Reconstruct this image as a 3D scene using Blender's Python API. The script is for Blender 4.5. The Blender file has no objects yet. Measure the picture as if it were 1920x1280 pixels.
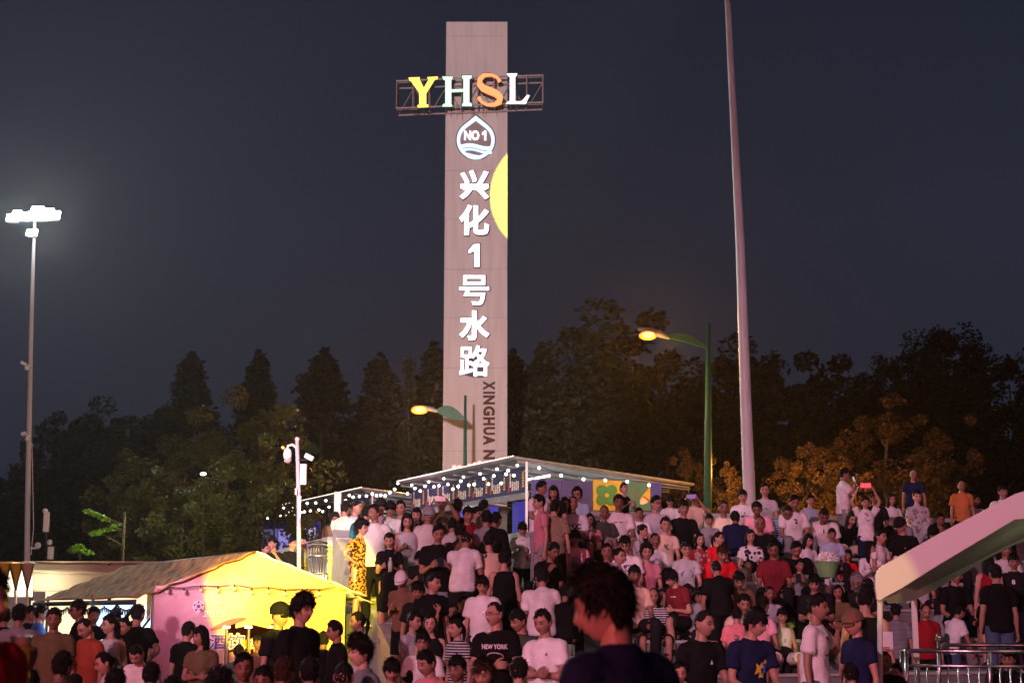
import bpy, bmesh, math, random
import numpy as np
from mathutils import Vector, Matrix, noise
from mathutils.bvhtree import BVHTree

S = bpy.context.scene
COL = S.collection
R = math.radians
PI = math.pi
rnd = random.Random(7)

# ------------------------------------------------------------------ camera
CAMZ = 1.62
FPX = 2800.0                      # focal length in pixels of a 1920 px wide frame
PITCH = math.atan((1145 - 640) / FPX)
cam_d = bpy.data.cameras.new('camera')
cam = bpy.data.objects.new('camera', cam_d)
COL.objects.link(cam)
cam.location = (0, 0, CAMZ)
cam.rotation_euler = (PI / 2 + PITCH, 0, 0)
cam_d.sensor_width = 36
cam_d.lens = FPX / 1920 * 36
cam_d.clip_end = 2000
cam_d.dof.use_dof = True
cam_d.dof.focus_distance = 23
cam_d.dof.aperture_fstop = 3.2
S.camera = cam

def ray(px, py):
    x = (px - 960) / FPX
    v = (640 - py) / FPX
    return Vector((x, math.cos(PITCH) - v * math.sin(PITCH), math.sin(PITCH) + v * math.cos(PITCH)))

def P(px, py, d):
    """world point seen at photograph pixel (px, py) in the upright plane y = d"""
    r = ray(px, py)
    k = d / r.y
    return Vector((r.x * k, d, CAMZ + r.z * k))

def PZ(px, py, z):
    r = ray(px, py)
    k = (z - CAMZ) / r.z
    return Vector((r.x * k, r.y * k, z))

# ------------------------------------------------------------------ dusk sky
W = bpy.data.worlds.new('World')
S.world = W
W.use_nodes = True
wn = W.node_tree
wn.nodes.clear()
sky = wn.nodes.new('ShaderNodeTexSky')
sky.sky_type = 'NISHITA'
sky.sun_disc = False
sky.sun_elevation = R(-3.0)
sky.sun_rotation = R(200)
sky.dust_density = 2.0
addc = wn.nodes.new('ShaderNodeMix')
addc.data_type = 'RGBA'
addc.blend_type = 'MIX'
addc.inputs[0].default_value = 0.86
SKYC = (0.0255, 0.0285, 0.043, 1)
bg = wn.nodes.new('ShaderNodeBackground')
bg.inputs[1].default_value = 1.0
skm = wn.nodes.new('ShaderNodeVectorMath'); skm.operation = 'SCALE'
skm.inputs['Scale'].default_value = 0.06
wo = wn.nodes.new('ShaderNodeOutputWorld')
wn.links.new(sky.outputs[0], skm.inputs[0])
wn.links.new(skm.outputs[0], addc.inputs[6])
tcw = wn.nodes.new('ShaderNodeTexCoord'); sxw = wn.nodes.new('ShaderNodeSeparateXYZ'); wn.links.new(tcw.outputs['Generated'], sxw.inputs[0])
crw = wn.nodes.new('ShaderNodeValToRGB'); ew = crw.color_ramp.elements
ew[0].position = 0.0; ew[0].color = (0.014, 0.017, 0.030, 1)
ew[1].position = 1.0; ew[1].color = (0.012, 0.014, 0.022, 1)
for pz_, cz_ in ((0.12, (0.0185, 0.022, 0.038, 1)), (0.25, (0.019, 0.0232, 0.041, 1)), (0.42, (0.014, 0.018, 0.034, 1))):
    x_ = ew.new(pz_); x_.color = cz_
nzw = wn.nodes.new('ShaderNodeTexNoise'); nzw.inputs['Scale'].default_value = 2.2; nzw.inputs['Detail'].default_value = 3; wn.links.new(tcw.outputs['Generated'], nzw.inputs[0])
maw = wn.nodes.new('ShaderNodeMapRange'); maw.inputs[1].default_value = 0.3; maw.inputs[2].default_value = 0.7; maw.inputs[3].default_value = 0.86; maw.inputs[4].default_value = 1.12
wn.links.new(nzw.outputs[0], maw.inputs[0]); scw = wn.nodes.new('ShaderNodeVectorMath'); scw.operation = 'SCALE'
wn.links.new(sxw.outputs[2], crw.inputs[0]); wn.links.new(crw.outputs[0], scw.inputs[0]); wn.links.new(maw.outputs[0], scw.inputs['Scale']); wn.links.new(scw.outputs[0], addc.inputs[7])
wn.links.new(addc.outputs[2], bg.inputs[0])
wn.links.new(bg.outputs[0], wo.inputs[0])

# ------------------------------------------------------------------ the stage's lights, behind the camera
def lamp(name, kind, loc, target, power, color, **kw):
    d = bpy.data.lights.new(name, kind)
    o = bpy.data.objects.new(name, d)
    COL.objects.link(o)
    o.location = loc
    if target is not None:
        o.rotation_euler = (Vector(target) - Vector(loc)).to_track_quat('-Z', 'Y').to_euler()
    d.energy = power
    d.color = color
    for k, v in kw.items():
        setattr(d, k, v)
    return o

moon = lamp('sun', 'SUN', (0, 0, 50), (12, -20, 0), 0.02, (0.75, 0.85, 1.0), angle=R(10))
sw_ = lamp('stage_wash', 'SPOT', (-18, -24, 15.0), (5.2, 24.0, 3.0), 56000, (1.0, 0.49, 0.66), spot_size=R(20), spot_blend=1.0, shadow_soft_size=0.4)
sw_.scale = (1.55, 1, 1)
lamp('red_side_fill', 'SPOT', (18, -16, 9), (4, 24, 2.5), 5200, (1.0, 0.22, 0.26), spot_size=R(36), spot_blend=0.6, shadow_soft_size=1.2)  # fill added from the right to redden the shadows
lamp('screen_glow', 'AREA', (-10, -7, 3.8), (0, 10, 1.5), 2300, (1.0, 0.19, 0.22), shape='RECTANGLE', size=9.0, size_y=4.5)
tw_ = lamp('tower_wash', 'SPOT', (-6, -20, 6), (-1.5, 60, 13.0), 250000, (1.0, 0.66, 0.70), spot_size=R(25), spot_blend=0.45, shadow_soft_size=0.8)
tw_.scale = (0.34, 1, 1)
for mx_, my_, me_ in ((4.7, 31, 17000), (-14.6, 45, 22000)):
    mw_ = lamp('mast_wash', 'SPOT', (-6, -20, 6), (mx_, my_, 8.0), me_ * 1.35, (1.0, 0.62, 0.72), spot_size=R(26), spot_blend=0.5, shadow_soft_size=0.8)
    mw_.scale = (0.10, 1, 1)
lamp('tower_wash_low', 'SPOT', (-3, 44, 0.5 + 5.0), (-1.4, 60, 4.0), 420, (1.0, 0.55, 0.72), spot_size=R(80), spot_blend=0.9, shadow_soft_size=0.6)

lamp('yellow_spot_tent', 'SPOT', (1.2, -14, 5.6), P(551, 1098, 20.8), 210000, (1.0, 0.78, 0.03), spot_size=2 * math.atan(1.20 / 34.9), spot_blend=0.06, shadow_soft_size=0.06)
lamp('yellow_spot_tower', 'SPOT', (2.0, -14, 6.0), P(1036, 368, 60.0), 900000, (0.95, 1.0, 0.05), spot_size=2 * math.atan(2.62 / 75.2), spot_blend=0.05, shadow_soft_size=0.06)
lamp('yellow_spot_canopy', 'SPOT', (1.0, -14, 5.0), P(1648, 1092, 14.0), 12000, (1.0, 0.90, 0.14), spot_size=2 * math.atan(0.37 / 28.0), spot_blend=0.12, shadow_soft_size=0.06)

S.view_settings.view_transform = 'Standard'
S.view_settings.look = 'None'
S.view_settings.exposure = 0
S.view_settings.gamma = 1
S.view_settings.use_curve_mapping = False
S.render.engine = 'CYCLES'
S.cycles.use_denoising = True
S.cycles.max_bounces = 5
S.cycles.diffuse_bounces = 2
S.cycles.glossy_bounces = 2
S.cycles.transparent_max_bounces = 6
S.cycles.use_adaptive_sampling = True
S.cycles.sample_clamp_indirect = 4

# ------------------------------------------------------------------ helpers
def link(name, me, parent=None, mat=None, smooth=False):
    if mat is not None and not me.materials:
        me.materials.append(mat)
    if smooth:
        me.polygons.foreach_set('use_smooth', [True] * len(me.polygons))
    o = bpy.data.objects.new(name, me)
    COL.objects.link(o)
    if parent is not None:
        o.parent = parent
    return o

def npmesh(name, verts, faces):
    """verts (n,3) array, faces (m,k) array of one k"""
    me = bpy.data.meshes.new(name)
    verts = np.asarray(verts, dtype=np.float32)
    faces = np.asarray(faces, dtype=np.int32)
    k = faces.shape[1]
    me.vertices.add(len(verts))
    me.vertices.foreach_set('co', verts.ravel())
    me.loops.add(faces.size)
    me.loops.foreach_set('vertex_index', faces.ravel())
    me.polygons.add(len(faces))
    me.polygons.foreach_set('loop_start', np.arange(0, faces.size, k, dtype=np.int32))
    me.polygons.foreach_set('loop_total', np.full(len(faces), k, dtype=np.int32))
    me.update(calc_edges=True)
    return me

def pymesh(name, verts, faces):
    me = bpy.data.meshes.new(name)
    me.from_pydata([tuple(v) for v in verts], [], faces)
    me.update()
    return me

class MB:
    """collects simple solids for one mesh"""
    def __init__(s):
        s.v = []; s.f = []
    def add(s, v, f):
        n = len(s.v)
        s.v += [tuple(p) for p in v]
        s.f += [[i + n for i in q] for q in f]
        return s
    def box(s, c, size, rz=0.0, rot=None):
        hx, hy, hz = size[0] / 2, size[1] / 2, size[2] / 2
        M = rot if rot is not None else Matrix.Rotation(rz, 3, 'Z')
        v = [Vector(c) + M @ Vector((x, y, z)) for x in (-hx, hx) for y in (-hy, hy) for z in (-hz, hz)]
        f = [[0, 1, 3, 2], [4, 6, 7, 5], [0, 4, 5, 1], [2, 3, 7, 6], [0, 2, 6, 4], [1, 5, 7, 3]]
        return s.add(v, f)
    def prism(s, pts, off):
        """polygon pts (in order) pushed along vector off"""
        n = len(pts)
        off = Vector(off)
        v = [Vector(p) for p in pts] + [Vector(p) + off for p in pts]
        f = [list(range(n))[::-1], list(range(n, 2 * n))]
        f += [[i, (i + 1) % n, n + (i + 1) % n, n + i] for i in range(n)]
        return s.add(v, f)
    def tube(s, pts, radii, n=8, cap=True):
        pts = [Vector(p) for p in pts]
        if not hasattr(radii, '__len__'):
            radii = [radii] * len(pts)
        rings = []
        up = None
        for i, p in enumerate(pts):
            t = (pts[min(i + 1, len(pts) - 1)] - pts[max(i - 1, 0)])
            t = t.normalized() if t.length > 1e-9 else Vector((0, 0, 1))
            if up is None:
                a = Vector((0, 0, 1)) if abs(t.z) < 0.9 else Vector((1, 0, 0))
                up = (a - t * a.dot(t)).normalized()
            else:
                up = (up - t * up.dot(t)).normalized()
            b = t.cross(up)
            rings.append([p + (up * math.cos(2 * PI * k / n) + b * math.sin(2 * PI * k / n)) * radii[i] for k in range(n)])
        v = [q for r_ in rings for q in r_]
        f = []
        for i in range(len(rings) - 1):
            for k in range(n):
                a = i * n + k; b_ = i * n + (k + 1) % n
                f.append([a, b_, b_ + n, a + n])
        if cap:
            f.append(list(range(n))[::-1])
            f.append([(len(rings) - 1) * n + k for k in range(n)])
        return s.add(v, f)
    def ball(s, c, r, nu=10, nv=6, sc=(1, 1, 1)):
        v = []; f = []
        for j in range(nv + 1):
            th = PI * j / nv
            for i in range(nu):
                ph = 2 * PI * i / nu
                v.append(Vector(c) + Vector((math.sin(th) * math.cos(ph) * sc[0], math.sin(th) * math.sin(ph) * sc[1], math.cos(th) * sc[2])) * r)
        for j in range(nv):
            for i in range(nu):
                a = j * nu + i; b = j * nu + (i + 1) % nu
                f.append([a, a + nu, b + nu, b])
        return s.add(v, f)
    def mesh(s, name):
        me = pymesh(name, s.v, s.f)
        return me
    def build(s, name, mat, parent=None, smooth=False, bevel=0):
        me = s.mesh(name)
        o = link(name, me, parent, mat, smooth)
        if bevel:
            m = o.modifiers.new('bevel', 'BEVEL'); m.width = bevel; m.segments = 2; m.limit_method = 'ANGLE'
        return o

def tag(o, label=None, cat=None, group=None, kind=None):
    if label: o['label'] = label
    if cat: o['category'] = cat
    if group: o['group'] = group
    if kind: o['kind'] = kind
    return o

def empty(name, loc, label, cat, group=None, rz=0):
    o = bpy.data.objects.new(name, None)
    COL.objects.link(o)
    o.location = loc
    o.rotation_euler = (0, 0, rz)
    return tag(o, label, cat, group)

def setp(o, parent):
    """parent a world-placed mesh to an empty, keeping it where it is"""
    bpy.context.view_layer.update()
    o.parent = parent
    o.matrix_parent_inverse = parent.matrix_world.inverted()
    return o

# ------------------------------------------------------------------ materials
def mat(name, color, rough=0.7, metal=0.0, var=0.12, scale=6.0, bump=0.0, bscale=40.0, emit=None, estr=0.0, objcol=False, spec=0.3, trans=None):
    m = bpy.data.materials.new(name)
    m.use_nodes = True
    nt = m.node_tree
    b = nt.nodes['Principled BSDF']
    b.inputs['Roughness'].default_value = rough
    b.inputs['Metallic'].default_value = metal
    b.inputs['Specular IOR Level'].default_value = spec
    tc = nt.nodes.new('ShaderNodeTexCoord')
    nz = nt.nodes.new('ShaderNodeTexNoise')
    nz.inputs['Scale'].default_value = scale
    nz.inputs['Detail'].default_value = 5
    nt.links.new(tc.outputs['Object'], nz.inputs['Vector'])
    mr = nt.nodes.new('ShaderNodeMapRange')
    mr.inputs[1].default_value = 0.3; mr.inputs[2].default_value = 0.7
    mr.inputs[3].default_value = 1 - var; mr.inputs[4].default_value = 1 + var
    nt.links.new(nz.outputs[0], mr.inputs[0])
    mu = nt.nodes.new('ShaderNodeVectorMath'); mu.operation = 'SCALE'
    if objcol:
        oi = nt.nodes.new('ShaderNodeObjectInfo')
        nt.links.new(oi.outputs['Color'], mu.inputs[0])
    else:
        rgb = nt.nodes.new('ShaderNodeRGB'); rgb.outputs[0].default_value = (*color, 1)
        nt.links.new(rgb.outputs[0], mu.inputs[0])
    nt.links.new(mr.outputs[0], mu.inputs['Scale'])
    nt.links.new(mu.outputs[0], b.inputs['Base Color'])
    if bump:
        n2 = nt.nodes.new('ShaderNodeTexNoise'); n2.inputs['Scale'].default_value = bscale; n2.inputs['Detail'].default_value = 4
        nt.links.new(tc.outputs['Object'], n2.inputs['Vector'])
        bp = nt.nodes.new('ShaderNodeBump'); bp.inputs['Strength'].default_value = bump; bp.inputs['Distance'].default_value = 0.02
        nt.links.new(n2.outputs[0], bp.inputs['Height'])
        nt.links.new(bp.outputs[0], b.inputs['Normal'])
    if emit is not None:
        b.inputs['Emission Color'].default_value = (*emit, 1)
        b.inputs['Emission Strength'].default_value = estr
    if trans:
        # thin cloth: some light passes through
        tr = nt.nodes.new('ShaderNodeBsdfTranslucent')
        nt.links.new(mu.outputs[0], tr.inputs[0])
        mx = nt.nodes.new('ShaderNodeMixShader'); mx.inputs[0].default_value = trans
        nt.links.new(b.outputs[0], mx.inputs[1]); nt.links.new(tr.outputs[0], mx.inputs[2])
        nt.links.new(mx.outputs[0], nt.nodes['Material Output'].inputs[0])
    m['out'] = mu.name
    return m

def emat(name, color, strength):
    m = bpy.data.materials.new(name)
    m.use_nodes = True
    b = m.node_tree.nodes['Principled BSDF']
    b.inputs['Base Color'].default_value = (*[min(1, c) for c in color], 1)
    b.inputs['Emission Color'].default_value = (*color, 1)
    b.inputs['Emission Strength'].default_value = strength
    return m
# ================================================================== MATERIALS
M_asph = mat('asphalt', (0.05, 0.05, 0.052), 0.85, var=0.3, scale=3, bump=0.4, bscale=60)
M_stone = mat('grey_stone', (0.16, 0.16, 0.165), 0.6, var=0.28, scale=2.5, bump=0.25, bscale=30)
M_stone2 = mat('pale_stone', (0.33, 0.33, 0.33), 0.5, var=0.2, scale=3, bump=0.2, bscale=30)
M_pave = mat('paving', (0.11, 0.105, 0.1), 0.8, var=0.25, scale=1.5, bump=0.2)
M_steel = mat('steel', (0.5, 0.5, 0.52), 0.3, metal=1.0, var=0.1)
M_white = mat('white_paint', (0.62, 0.61, 0.62), 0.5, var=0.06, scale=2)
M_dark = mat('dark_metal', (0.03, 0.03, 0.035), 0.5, metal=0.5)
M_green = mat('green_paint', (0.012, 0.095, 0.05), 0.5, var=0.15)
M_canvas = mat('white_canvas', (0.74, 0.72, 0.68), 0.75, var=0.07, scale=3, bump=0.5, bscale=7, trans=0.25)
M_bulb = emat('bulb_glow', (1.0, 0.93, 0.78), 5.5)
M_dotled = emat('led_dot_glow', (1.0, 0.85, 0.75), 1.6)
M_wire = mat('black_wire', (0.01, 0.01, 0.01), 0.6)

# ================================================================== GROUND
ground = MB()
ground.add([(-180, -60, 0), (180, -60, 0), (180, 138, 0), (-180, 138, 0)], [[0, 1, 2, 3]])
tag(ground.build('ground', M_asph), kind='structure')
plaza = MB()
plaza.add([(-16, -12, 0.004), (20, -12, 0.004), (20, 17.0, 0.004), (-16, 17.0, 0.004)], [[0, 1, 2, 3]])
tag(plaza.build('plaza_paving', M_pave), kind='structure')

# the terrace frame: rows run along u, climb along v
PHI = R(17)
TAN = math.tan(PHI)
cu_, su_ = math.cos(PHI), math.sin(PHI)
def uv(u, v, z):
    return Vector((2.5 + u * cu_ - v * su_, u * su_ + v * cu_, z))
def srow(k):
    return 17.9 + 1.05 * k
def zrow(k):
    return 0.45 + 0.4 * k
NR = 7
UL, UL2, UR, UR2, UEND = 2.02, 2.36, 4.65, 5.0, 16.5
def uvbox(mb, u0, u1, v0, v1, z0, z1):
    v = [uv(u, v_, z) for u in (u0, u1) for v_ in (v0, v1) for z in (z0, z1)]
    mb.add(v, [[0, 1, 3, 2], [4, 6, 7, 5], [0, 4, 5, 1], [2, 3, 7, 6], [0, 2, 6, 4], [1, 5, 7, 3]])
    return mb
for k in range(NR - 1):
    v0, v1 = srow(k) * cu_, srow(k + 1) * cu_ + 0.02
    st = MB()
    uvbox(st, UR2 + 0.003, UEND, v0, v1, 0.0, zrow(k) - 0.045)
    o = tag(st.build('terrace_step', M_stone), kind='structure')
    # tread slabs, proud of the riser, one after another along the row
    u = UR2 + 0.01
    j = 0
    while u < UEND:
        w = 1.2
        sl = MB()
        uvbox(sl, u, min(u + w - 0.008, UEND), v0 - 0.03, v1 - 0.025, zrow(k) - 0.043, zrow(k) - 0.002 * ((j * 7 + k) % 3))
        setp(sl.build('tread_slab', M_stone2, bevel=0.006), o)
        u += w; j += 1
plat = MB()
uvbox(plat, UR, 40, srow(6) * cu_ , 36, 0.0, zrow(6) - 0.005)
uvbox(plat, UL, UR - 0.005, 26.91 * cu_ , 36, 0.0, zrow(6) - 0.006)
plat.box((4, 57, 1.42), (40, 32, 2.84))
tag(plat.build('upper_platform', M_stone2), kind='structure')
land = MB()
land.box((-4.7, 33.5, 0.65), (4.0, 14.9, 1.3))
tag(land.build('side_landing', M_pave), kind='structure')
# top kerb / back bar of the stand
# stairs of the aisle between its side walls
AS0, AN = 19.6, 13
for i in range(AN):
    s0 = AS0 + 0.525 * i
    z = 0.2 + 0.2 * i
    st = MB()
    uvbox(st, UL2 + 0.002, UR - 0.002, s0 * cu_, (26.9 if i == AN - 1 else s0 + 0.53) * cu_, 0.0, z)
    o = tag(st.build('aisle_step', M_stone), kind='structure')
    nz_ = MB(); uvbox(nz_, UL2 + 0.01, UR - 0.01, s0 * cu_ - 0.012, s0 * cu_ + 0.035, z - 0.03, z + 0.006)
    setp(nz_.build('step_nosing', M_white), o)
# sloped stone stringers either side of the aisle, capped by single slabs
def stringer(u0, u1, label):
    s0, s1 = 19.1, 26.5
    z0, z1 = 0.13, 0.13 + 0.381 * 7.4
    root = empty('stair_wall', uv((u0 + u1) / 2, s0 * cu_, 0), label, 'wall', 'sloping stone walls beside the stair')
    w = MB()
    pts = [uv(u0 + 0.02, s0 * cu_, 0), uv(u0 + 0.02, s1 * cu_, 0), uv(u0 + 0.02, s1 * cu_, z1 - 0.05), uv(u0 + 0.02, s0 * cu_, z0 - 0.05)]
    off = uv(u1 - 0.02, 0, 0) - uv(u0 + 0.02, 0, 0)
    w.prism(pts, off)
    setp(w.build('wall_core', M_stone2), root)
    n = 17
    for i in range(n):
        a, b = i / n, (i + 1) / n - 0.004
        sa, sb = s0 + (s1 - s0) * a, s0 + (s1 - s0) * b
        za, zb = z0 + (z1 - z0) * a, z0 + (z1 - z0) * b
        c = MB()
        c.prism([uv(u0, sa * cu_, za - 0.046), uv(u0, sb * cu_, zb - 0.046), uv(u0, sb * cu_, zb + 0.004 * (i % 3)), uv(u0, sa * cu_, za + 0.004 * (i % 3))], uv(u1, 0, 0) - uv(u0, 0, 0))
        setp(c.build('cap_slab', M_stone2, bevel=0.004), root)
stringer(UL, UL2, 'sloping stone stair wall right of the yellow tent, lit yellow')
stringer(UR, UR2, 'sloping grey stone wall between stair and seating terrace')

# dark kerb rail that runs down the stair beside the left stone wall
kb = empty('stair_kerb', uv(UL2 + 0.03, 19.2 * cu_, 0.1), 'dark slanting kerb rail along the stair side of the left stone wall', 'rail')
m_ = MB(); m_.tube([uv(UL2 + 0.035, 19.15 * cu_, 0.22), uv(UL2 + 0.035, 26.45 * cu_, 3.0)], 0.035, 8); setp(m_.build('rail', mat('dark_rail', (0.02, 0.018, 0.015), 0.4), smooth=True), kb)
for i in range(7):
    sa = 19.6 + i * 1.1; za = 0.22 + (sa - 19.15) * 2.78 / 7.3
    m_ = MB(); m_.tube([uv(UL2 + 0.035, sa * cu_, za - 0.18), uv(UL2 + 0.035, sa * cu_, za - 0.03)], 0.015, 6); setp(m_.build('rail_post', M_dark), kb)

# ================================================================== TOWER
M_tower = bpy.data.materials.new('tower_concrete')
M_tower.use_nodes = True
nt = M_tower.node_tree
b = nt.nodes['Principled BSDF']; b.inputs['Roughness'].default_value = 0.75
tc = nt.nodes.new('ShaderNodeTexCoord')
mp = nt.nodes.new('ShaderNodeMapping'); mp.inputs['Scale'].default_value = (3, 3, 0.25)
n1 = nt.nodes.new('ShaderNodeTexNoise'); n1.inputs['Scale'].default_value = 1.6; n1.inputs['Detail'].default_value = 8
nt.links.new(tc.outputs['Object'], mp.inputs[0]); nt.links.new(mp.outputs[0], n1.inputs[0])
cr = nt.nodes.new('ShaderNodeValToRGB')
cr.color_ramp.elements[0].position = 0.32; cr.color_ramp.elements[0].color = (0.345, 0.325, 0.315, 1)
cr.color_ramp.elements[1].position = 0.62; cr.color_ramp.elements[1].color = (0.40, 0.38, 0.365, 1)
nt.links.new(n1.outputs[0], cr.inputs[0])
nt.links.new(cr.outputs[0], b.inputs['Base Color'])
TD = 60.0
tw = P(951, 870, TD).x - P(830, 870, TD).x
tc_x = (P(951, 870, TD).x + P(830, 870, TD).x) / 2
TZT = P(893, 41, TD).z
tower = empty('sign_tower', (tc_x, TD + 1.2, zrow(6)), 'tall concrete tower carrying lit letters, a water drop emblem and white characters', 'tower')
zb = zrow(6) - 0.01
TR = 2.4
# shaft is cast in lifts with recessed joints
lifts = [zb, P(893, 845, TD).z, P(893, 690, TD).z, P(893, 595, TD).z, P(893, 505, TD).z, P(893, 411, TD).z, P(893, 320, TD).z, P(893, 205, TD).z, P(893, 68, TD).z, TZT]
for i in range(len(lifts) - 1):
    m_ = MB()
    m_.box((tc_x, TD + TR / 2, (lifts[i] + lifts[i + 1]) / 2), (tw, TR, lifts[i + 1] - lifts[i] - 0.008))
    setp(m_.build('concrete_lift', M_tower, bevel=0.006), tower)
m_ = MB(); m_.box((tc_x, TD + TR / 2, (zb + TZT) / 2), (tw - 0.03, TR - 0.03, TZT - zb - 0.05)); setp(m_.build('shaft_core', mat('joint_dark', (0.12, 0.1, 0.1))), tower)
# little rust streaks below the cage as thin stains: a real stain texture band
M_rust = mat('rust_stain', (0.13, 0.06, 0.05), 0.9, var=0.5, scale=8)
st = MB()
for i in range(16):
    x = tc_x - tw / 2 + 0.15 + rnd.random() * (tw - 0.3)
    zt = P(893, 200, TD).z - rnd.random() * 0.1
    w = 0.015 + rnd.random() * 0.02
    h = 0.15 + rnd.random() * 0.5
    st.add([(x - w, TD - 0.004, zt), (x + w, TD - 0.004, zt), (x + w * 0.3, TD - 0.004, zt - h), (x - w * 0.3, TD - 0.004, zt - h)], [[0, 1, 2, 3]])
setp(st.build('rust_streaks', M_rust), tower)

E_white = emat('sign_white_glow', (1.0, 0.97, 1.0), 1.5)
E_halo = mat('letter_return', (0.02, 0.02, 0.05), 0.5)
def text_mesh(body, extrude=0.02, offset=0.0, shear=0.0, sx=1.0):
    cu = bpy.data.curves.new('t', 'FONT')
    cu.body = body
    cu.extrude = extrude; cu.offset = offset; cu.shear = shear
    cu.resolution_u = 3
    cu.align_x = 'CENTER'; cu.align_y = 'CENTER'
    o = bpy.data.objects.new('t', cu)
    COL.objects.link(o)
    dg = bpy.context.evaluated_depsgraph_get(); dg.update()
    me = bpy.data.meshes.new_from_object(o.evaluated_get(dg))
    bpy.data.objects.remove(o)
    me.materials.clear()
    # centre and normalise height to 1
    co = np.empty(len(me.vertices) * 3, dtype=np.float32); me.vertices.foreach_get('co', co); co = co.reshape(-1, 3)
    mn, mx = co.min(0), co.max(0)
    co[:, 0] -= (mn[0] + mx[0]) / 2; co[:, 1] -= (mn[1] + mx[1]) / 2
    s = 1.0 / (mx[1] - mn[1])
    co[:, :2] *= s; co[:, 0] *= sx
    me.vertices.foreach_set('co', co.ravel()); me.update()
    return me, (mx[0] - mn[0]) * s * sx
def place_text(name, body, centre, height, width=None, mats=None, rot=None, extrude=0.03, offset=0.02, parent=None, shear=0):
    me, w = text_mesh(body, extrude, offset, shear)
    me.materials.append(mats)
    o = link(name, me)
    sx = (width / (w)) if width else height
    # local XY plane faces -Y world: x->x, y->z
    M = (rot if rot is not None else Matrix(((1, 0, 0), (0, 0, -1), (0, 1, 0)))).to_4x4()
    o.matrix_world = Matrix.Translation(centre) @ M @ Matrix.Diagonal((sx, height, 1, 1))
    if parent is not None: setp(o, parent)
    return o
yT = TD - 0.10
def tower_char(ch, py0, py1, px0, px1, off=0.036):
    a = P(px0, py0, yT); c = P(px1, py1, yT)
    ctr = (a + c) / 2
    h, w = a.z - c.z, c.x - a.x
    root_back = place_text('character_back', ch, ctr + Vector((0.02, 0.05, -0.01)), h * 1.05, w * 1.05, E_halo, extrude=0.05, offset=off + 0.012, parent=tower)
    place_text('character', ch, ctr, h, w, E_white, extrude=0.02, offset=off, parent=tower)
tower_char('兴', 319, 374, 862, 917)
tower_char('化', 384, 441, 861, 917)
ONE = [(878, 470), (888, 458), (899, 457), (899, 500), (889, 500), (889, 470), (879, 475)]
ONEB = [(876.5, 469), (887, 456.5), (901, 455.5), (901, 502), (887.5, 502), (887.5, 473.5), (878, 477)]
tower_char('号', 516, 572, 861, 917, 0.018)
tower_char('水', 582, 638, 861, 918)
tower_char('路', 647, 705, 861, 918, 0.014)
# rotated latin line XINGHUA NO 1
M_brown = mat('brown_letter', (0.055, 0.02, 0.016), 0.7)
rot90 = Matrix(((0, 1, 0), (0, 0, -1), (-1, 0, 0)))
txt = [('X', 716, 738), ('I', 741, 745), ('N', 748, 768), ('G', 771, 789), ('H', 792, 810), ('U', 813, 829), ('A', 829, 850), ('N', 845 + 8, 873 - 4), ('O', 873, 892), ('1', 903, 912)]
txt = [('X', 714, 731), ('I', 734, 738), ('N', 741, 758), ('G', 761, 779), ('H', 782, 797), ('U', 800, 815), ('A', 816, 834), ('N', 843, 861), ('O', 864, 883)]
for ch, y0, y1 in txt:
    a = P(906, y0, TD - 0.03); c = P(928, y1, TD - 0.03)
    ctr = (a + c) / 2
    me, w = text_mesh(ch, 0.02, 0.05)
    me.materials.append(M_brown)
    o = link('raised_letter', me)
    o.matrix_world = Matrix.Translation(ctr) @ rot90.to_4x4() @ Matrix.Diagonal(((a.z - c.z) / w, c.x - a.x, 1, 1))
    setp(o, tower)
# the water drop emblem
def poly_on(yd, pts, th=0.05):
    m_ = MB()
    v = [P(x, y, yd) for x, y in pts]
    m_.prism(v, (0, th, 0))
    return m_
def drop_outline(cx, top, bot, hw, n=40):
    """drop: pointed at top, round at bottom, in pixels"""
    r_ = hw; cy = bot - r_
    pts = [(cx, top)]
    # tangent sides
    L = cy - top
    a0 = math.asin(r_ / L)
    for i in range(n + 1):
        a = -a0 + (PI + 2 * a0) * i / n
        pts.append((cx + r_ * math.cos(a), cy + r_ * math.sin(a)))
    return pts
def ring_mesh(yd, outer, inner, th=0.05):
    m_ = MB(); n = len(outer)
    v = [P(x, y, yd) for x, y in outer] + [P(x, y, yd) for x, y in inner]
    v2 = [p + Vector((0, th, 0)) for p in v]
    f = []
    for i in range(n):
        j = (i + 1) % n
        f.append([i, j, n + j, n + i]); f.append([2 * n + j, 2 * n + i, 3 * n + i, 3 * n + j])
        f.append([j, i, 2 * n + i, 2 * n + j]); f.append([n + i, n + j, 3 * n + j, 3 * n + i])
    m_.add(v + v2, f)
    return m_
E_blue = emat('emblem_pale_blue_glow', (0.45, 0.70, 1.0), 1.25)
E_blue2 = emat('emblem_blue_glow', (0.10, 0.32, 0.95), 0.9)
cx, tp, bt, hw = 892, 217, 298, 35.5
oo = drop_outline(cx, tp, bt, hw); ii = drop_outline(cx, tp + 9, bt - 5.5, hw - 6)
setp(ring_mesh(yT, oo, ii).build('drop_outline', E_blue), tower)
ob = drop_outline(cx, tp - 3, bt + 2, hw + 2); 
setp(poly_on(yT + 0.052, ob, 0.03).build('drop_back_edge', mat('emblem_dark_edge', (0.05, 0.035, 0.04))), tower)  # darker drop shape just behind the outline
setp(poly_on(yT + 0.046, drop_outline(cx, tp + 9, bt - 5.5, hw - 6), 0.004).build('drop_panel', mat('emblem_panel', (0.2, 0.17, 0.17))), tower)
setp(poly_on(yT - 0.02, ONE, 0.04).build('character', E_white), tower)
setp(poly_on(yT + 0.021, ONEB, 0.06).build('character_back', E_halo), tower)
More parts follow.
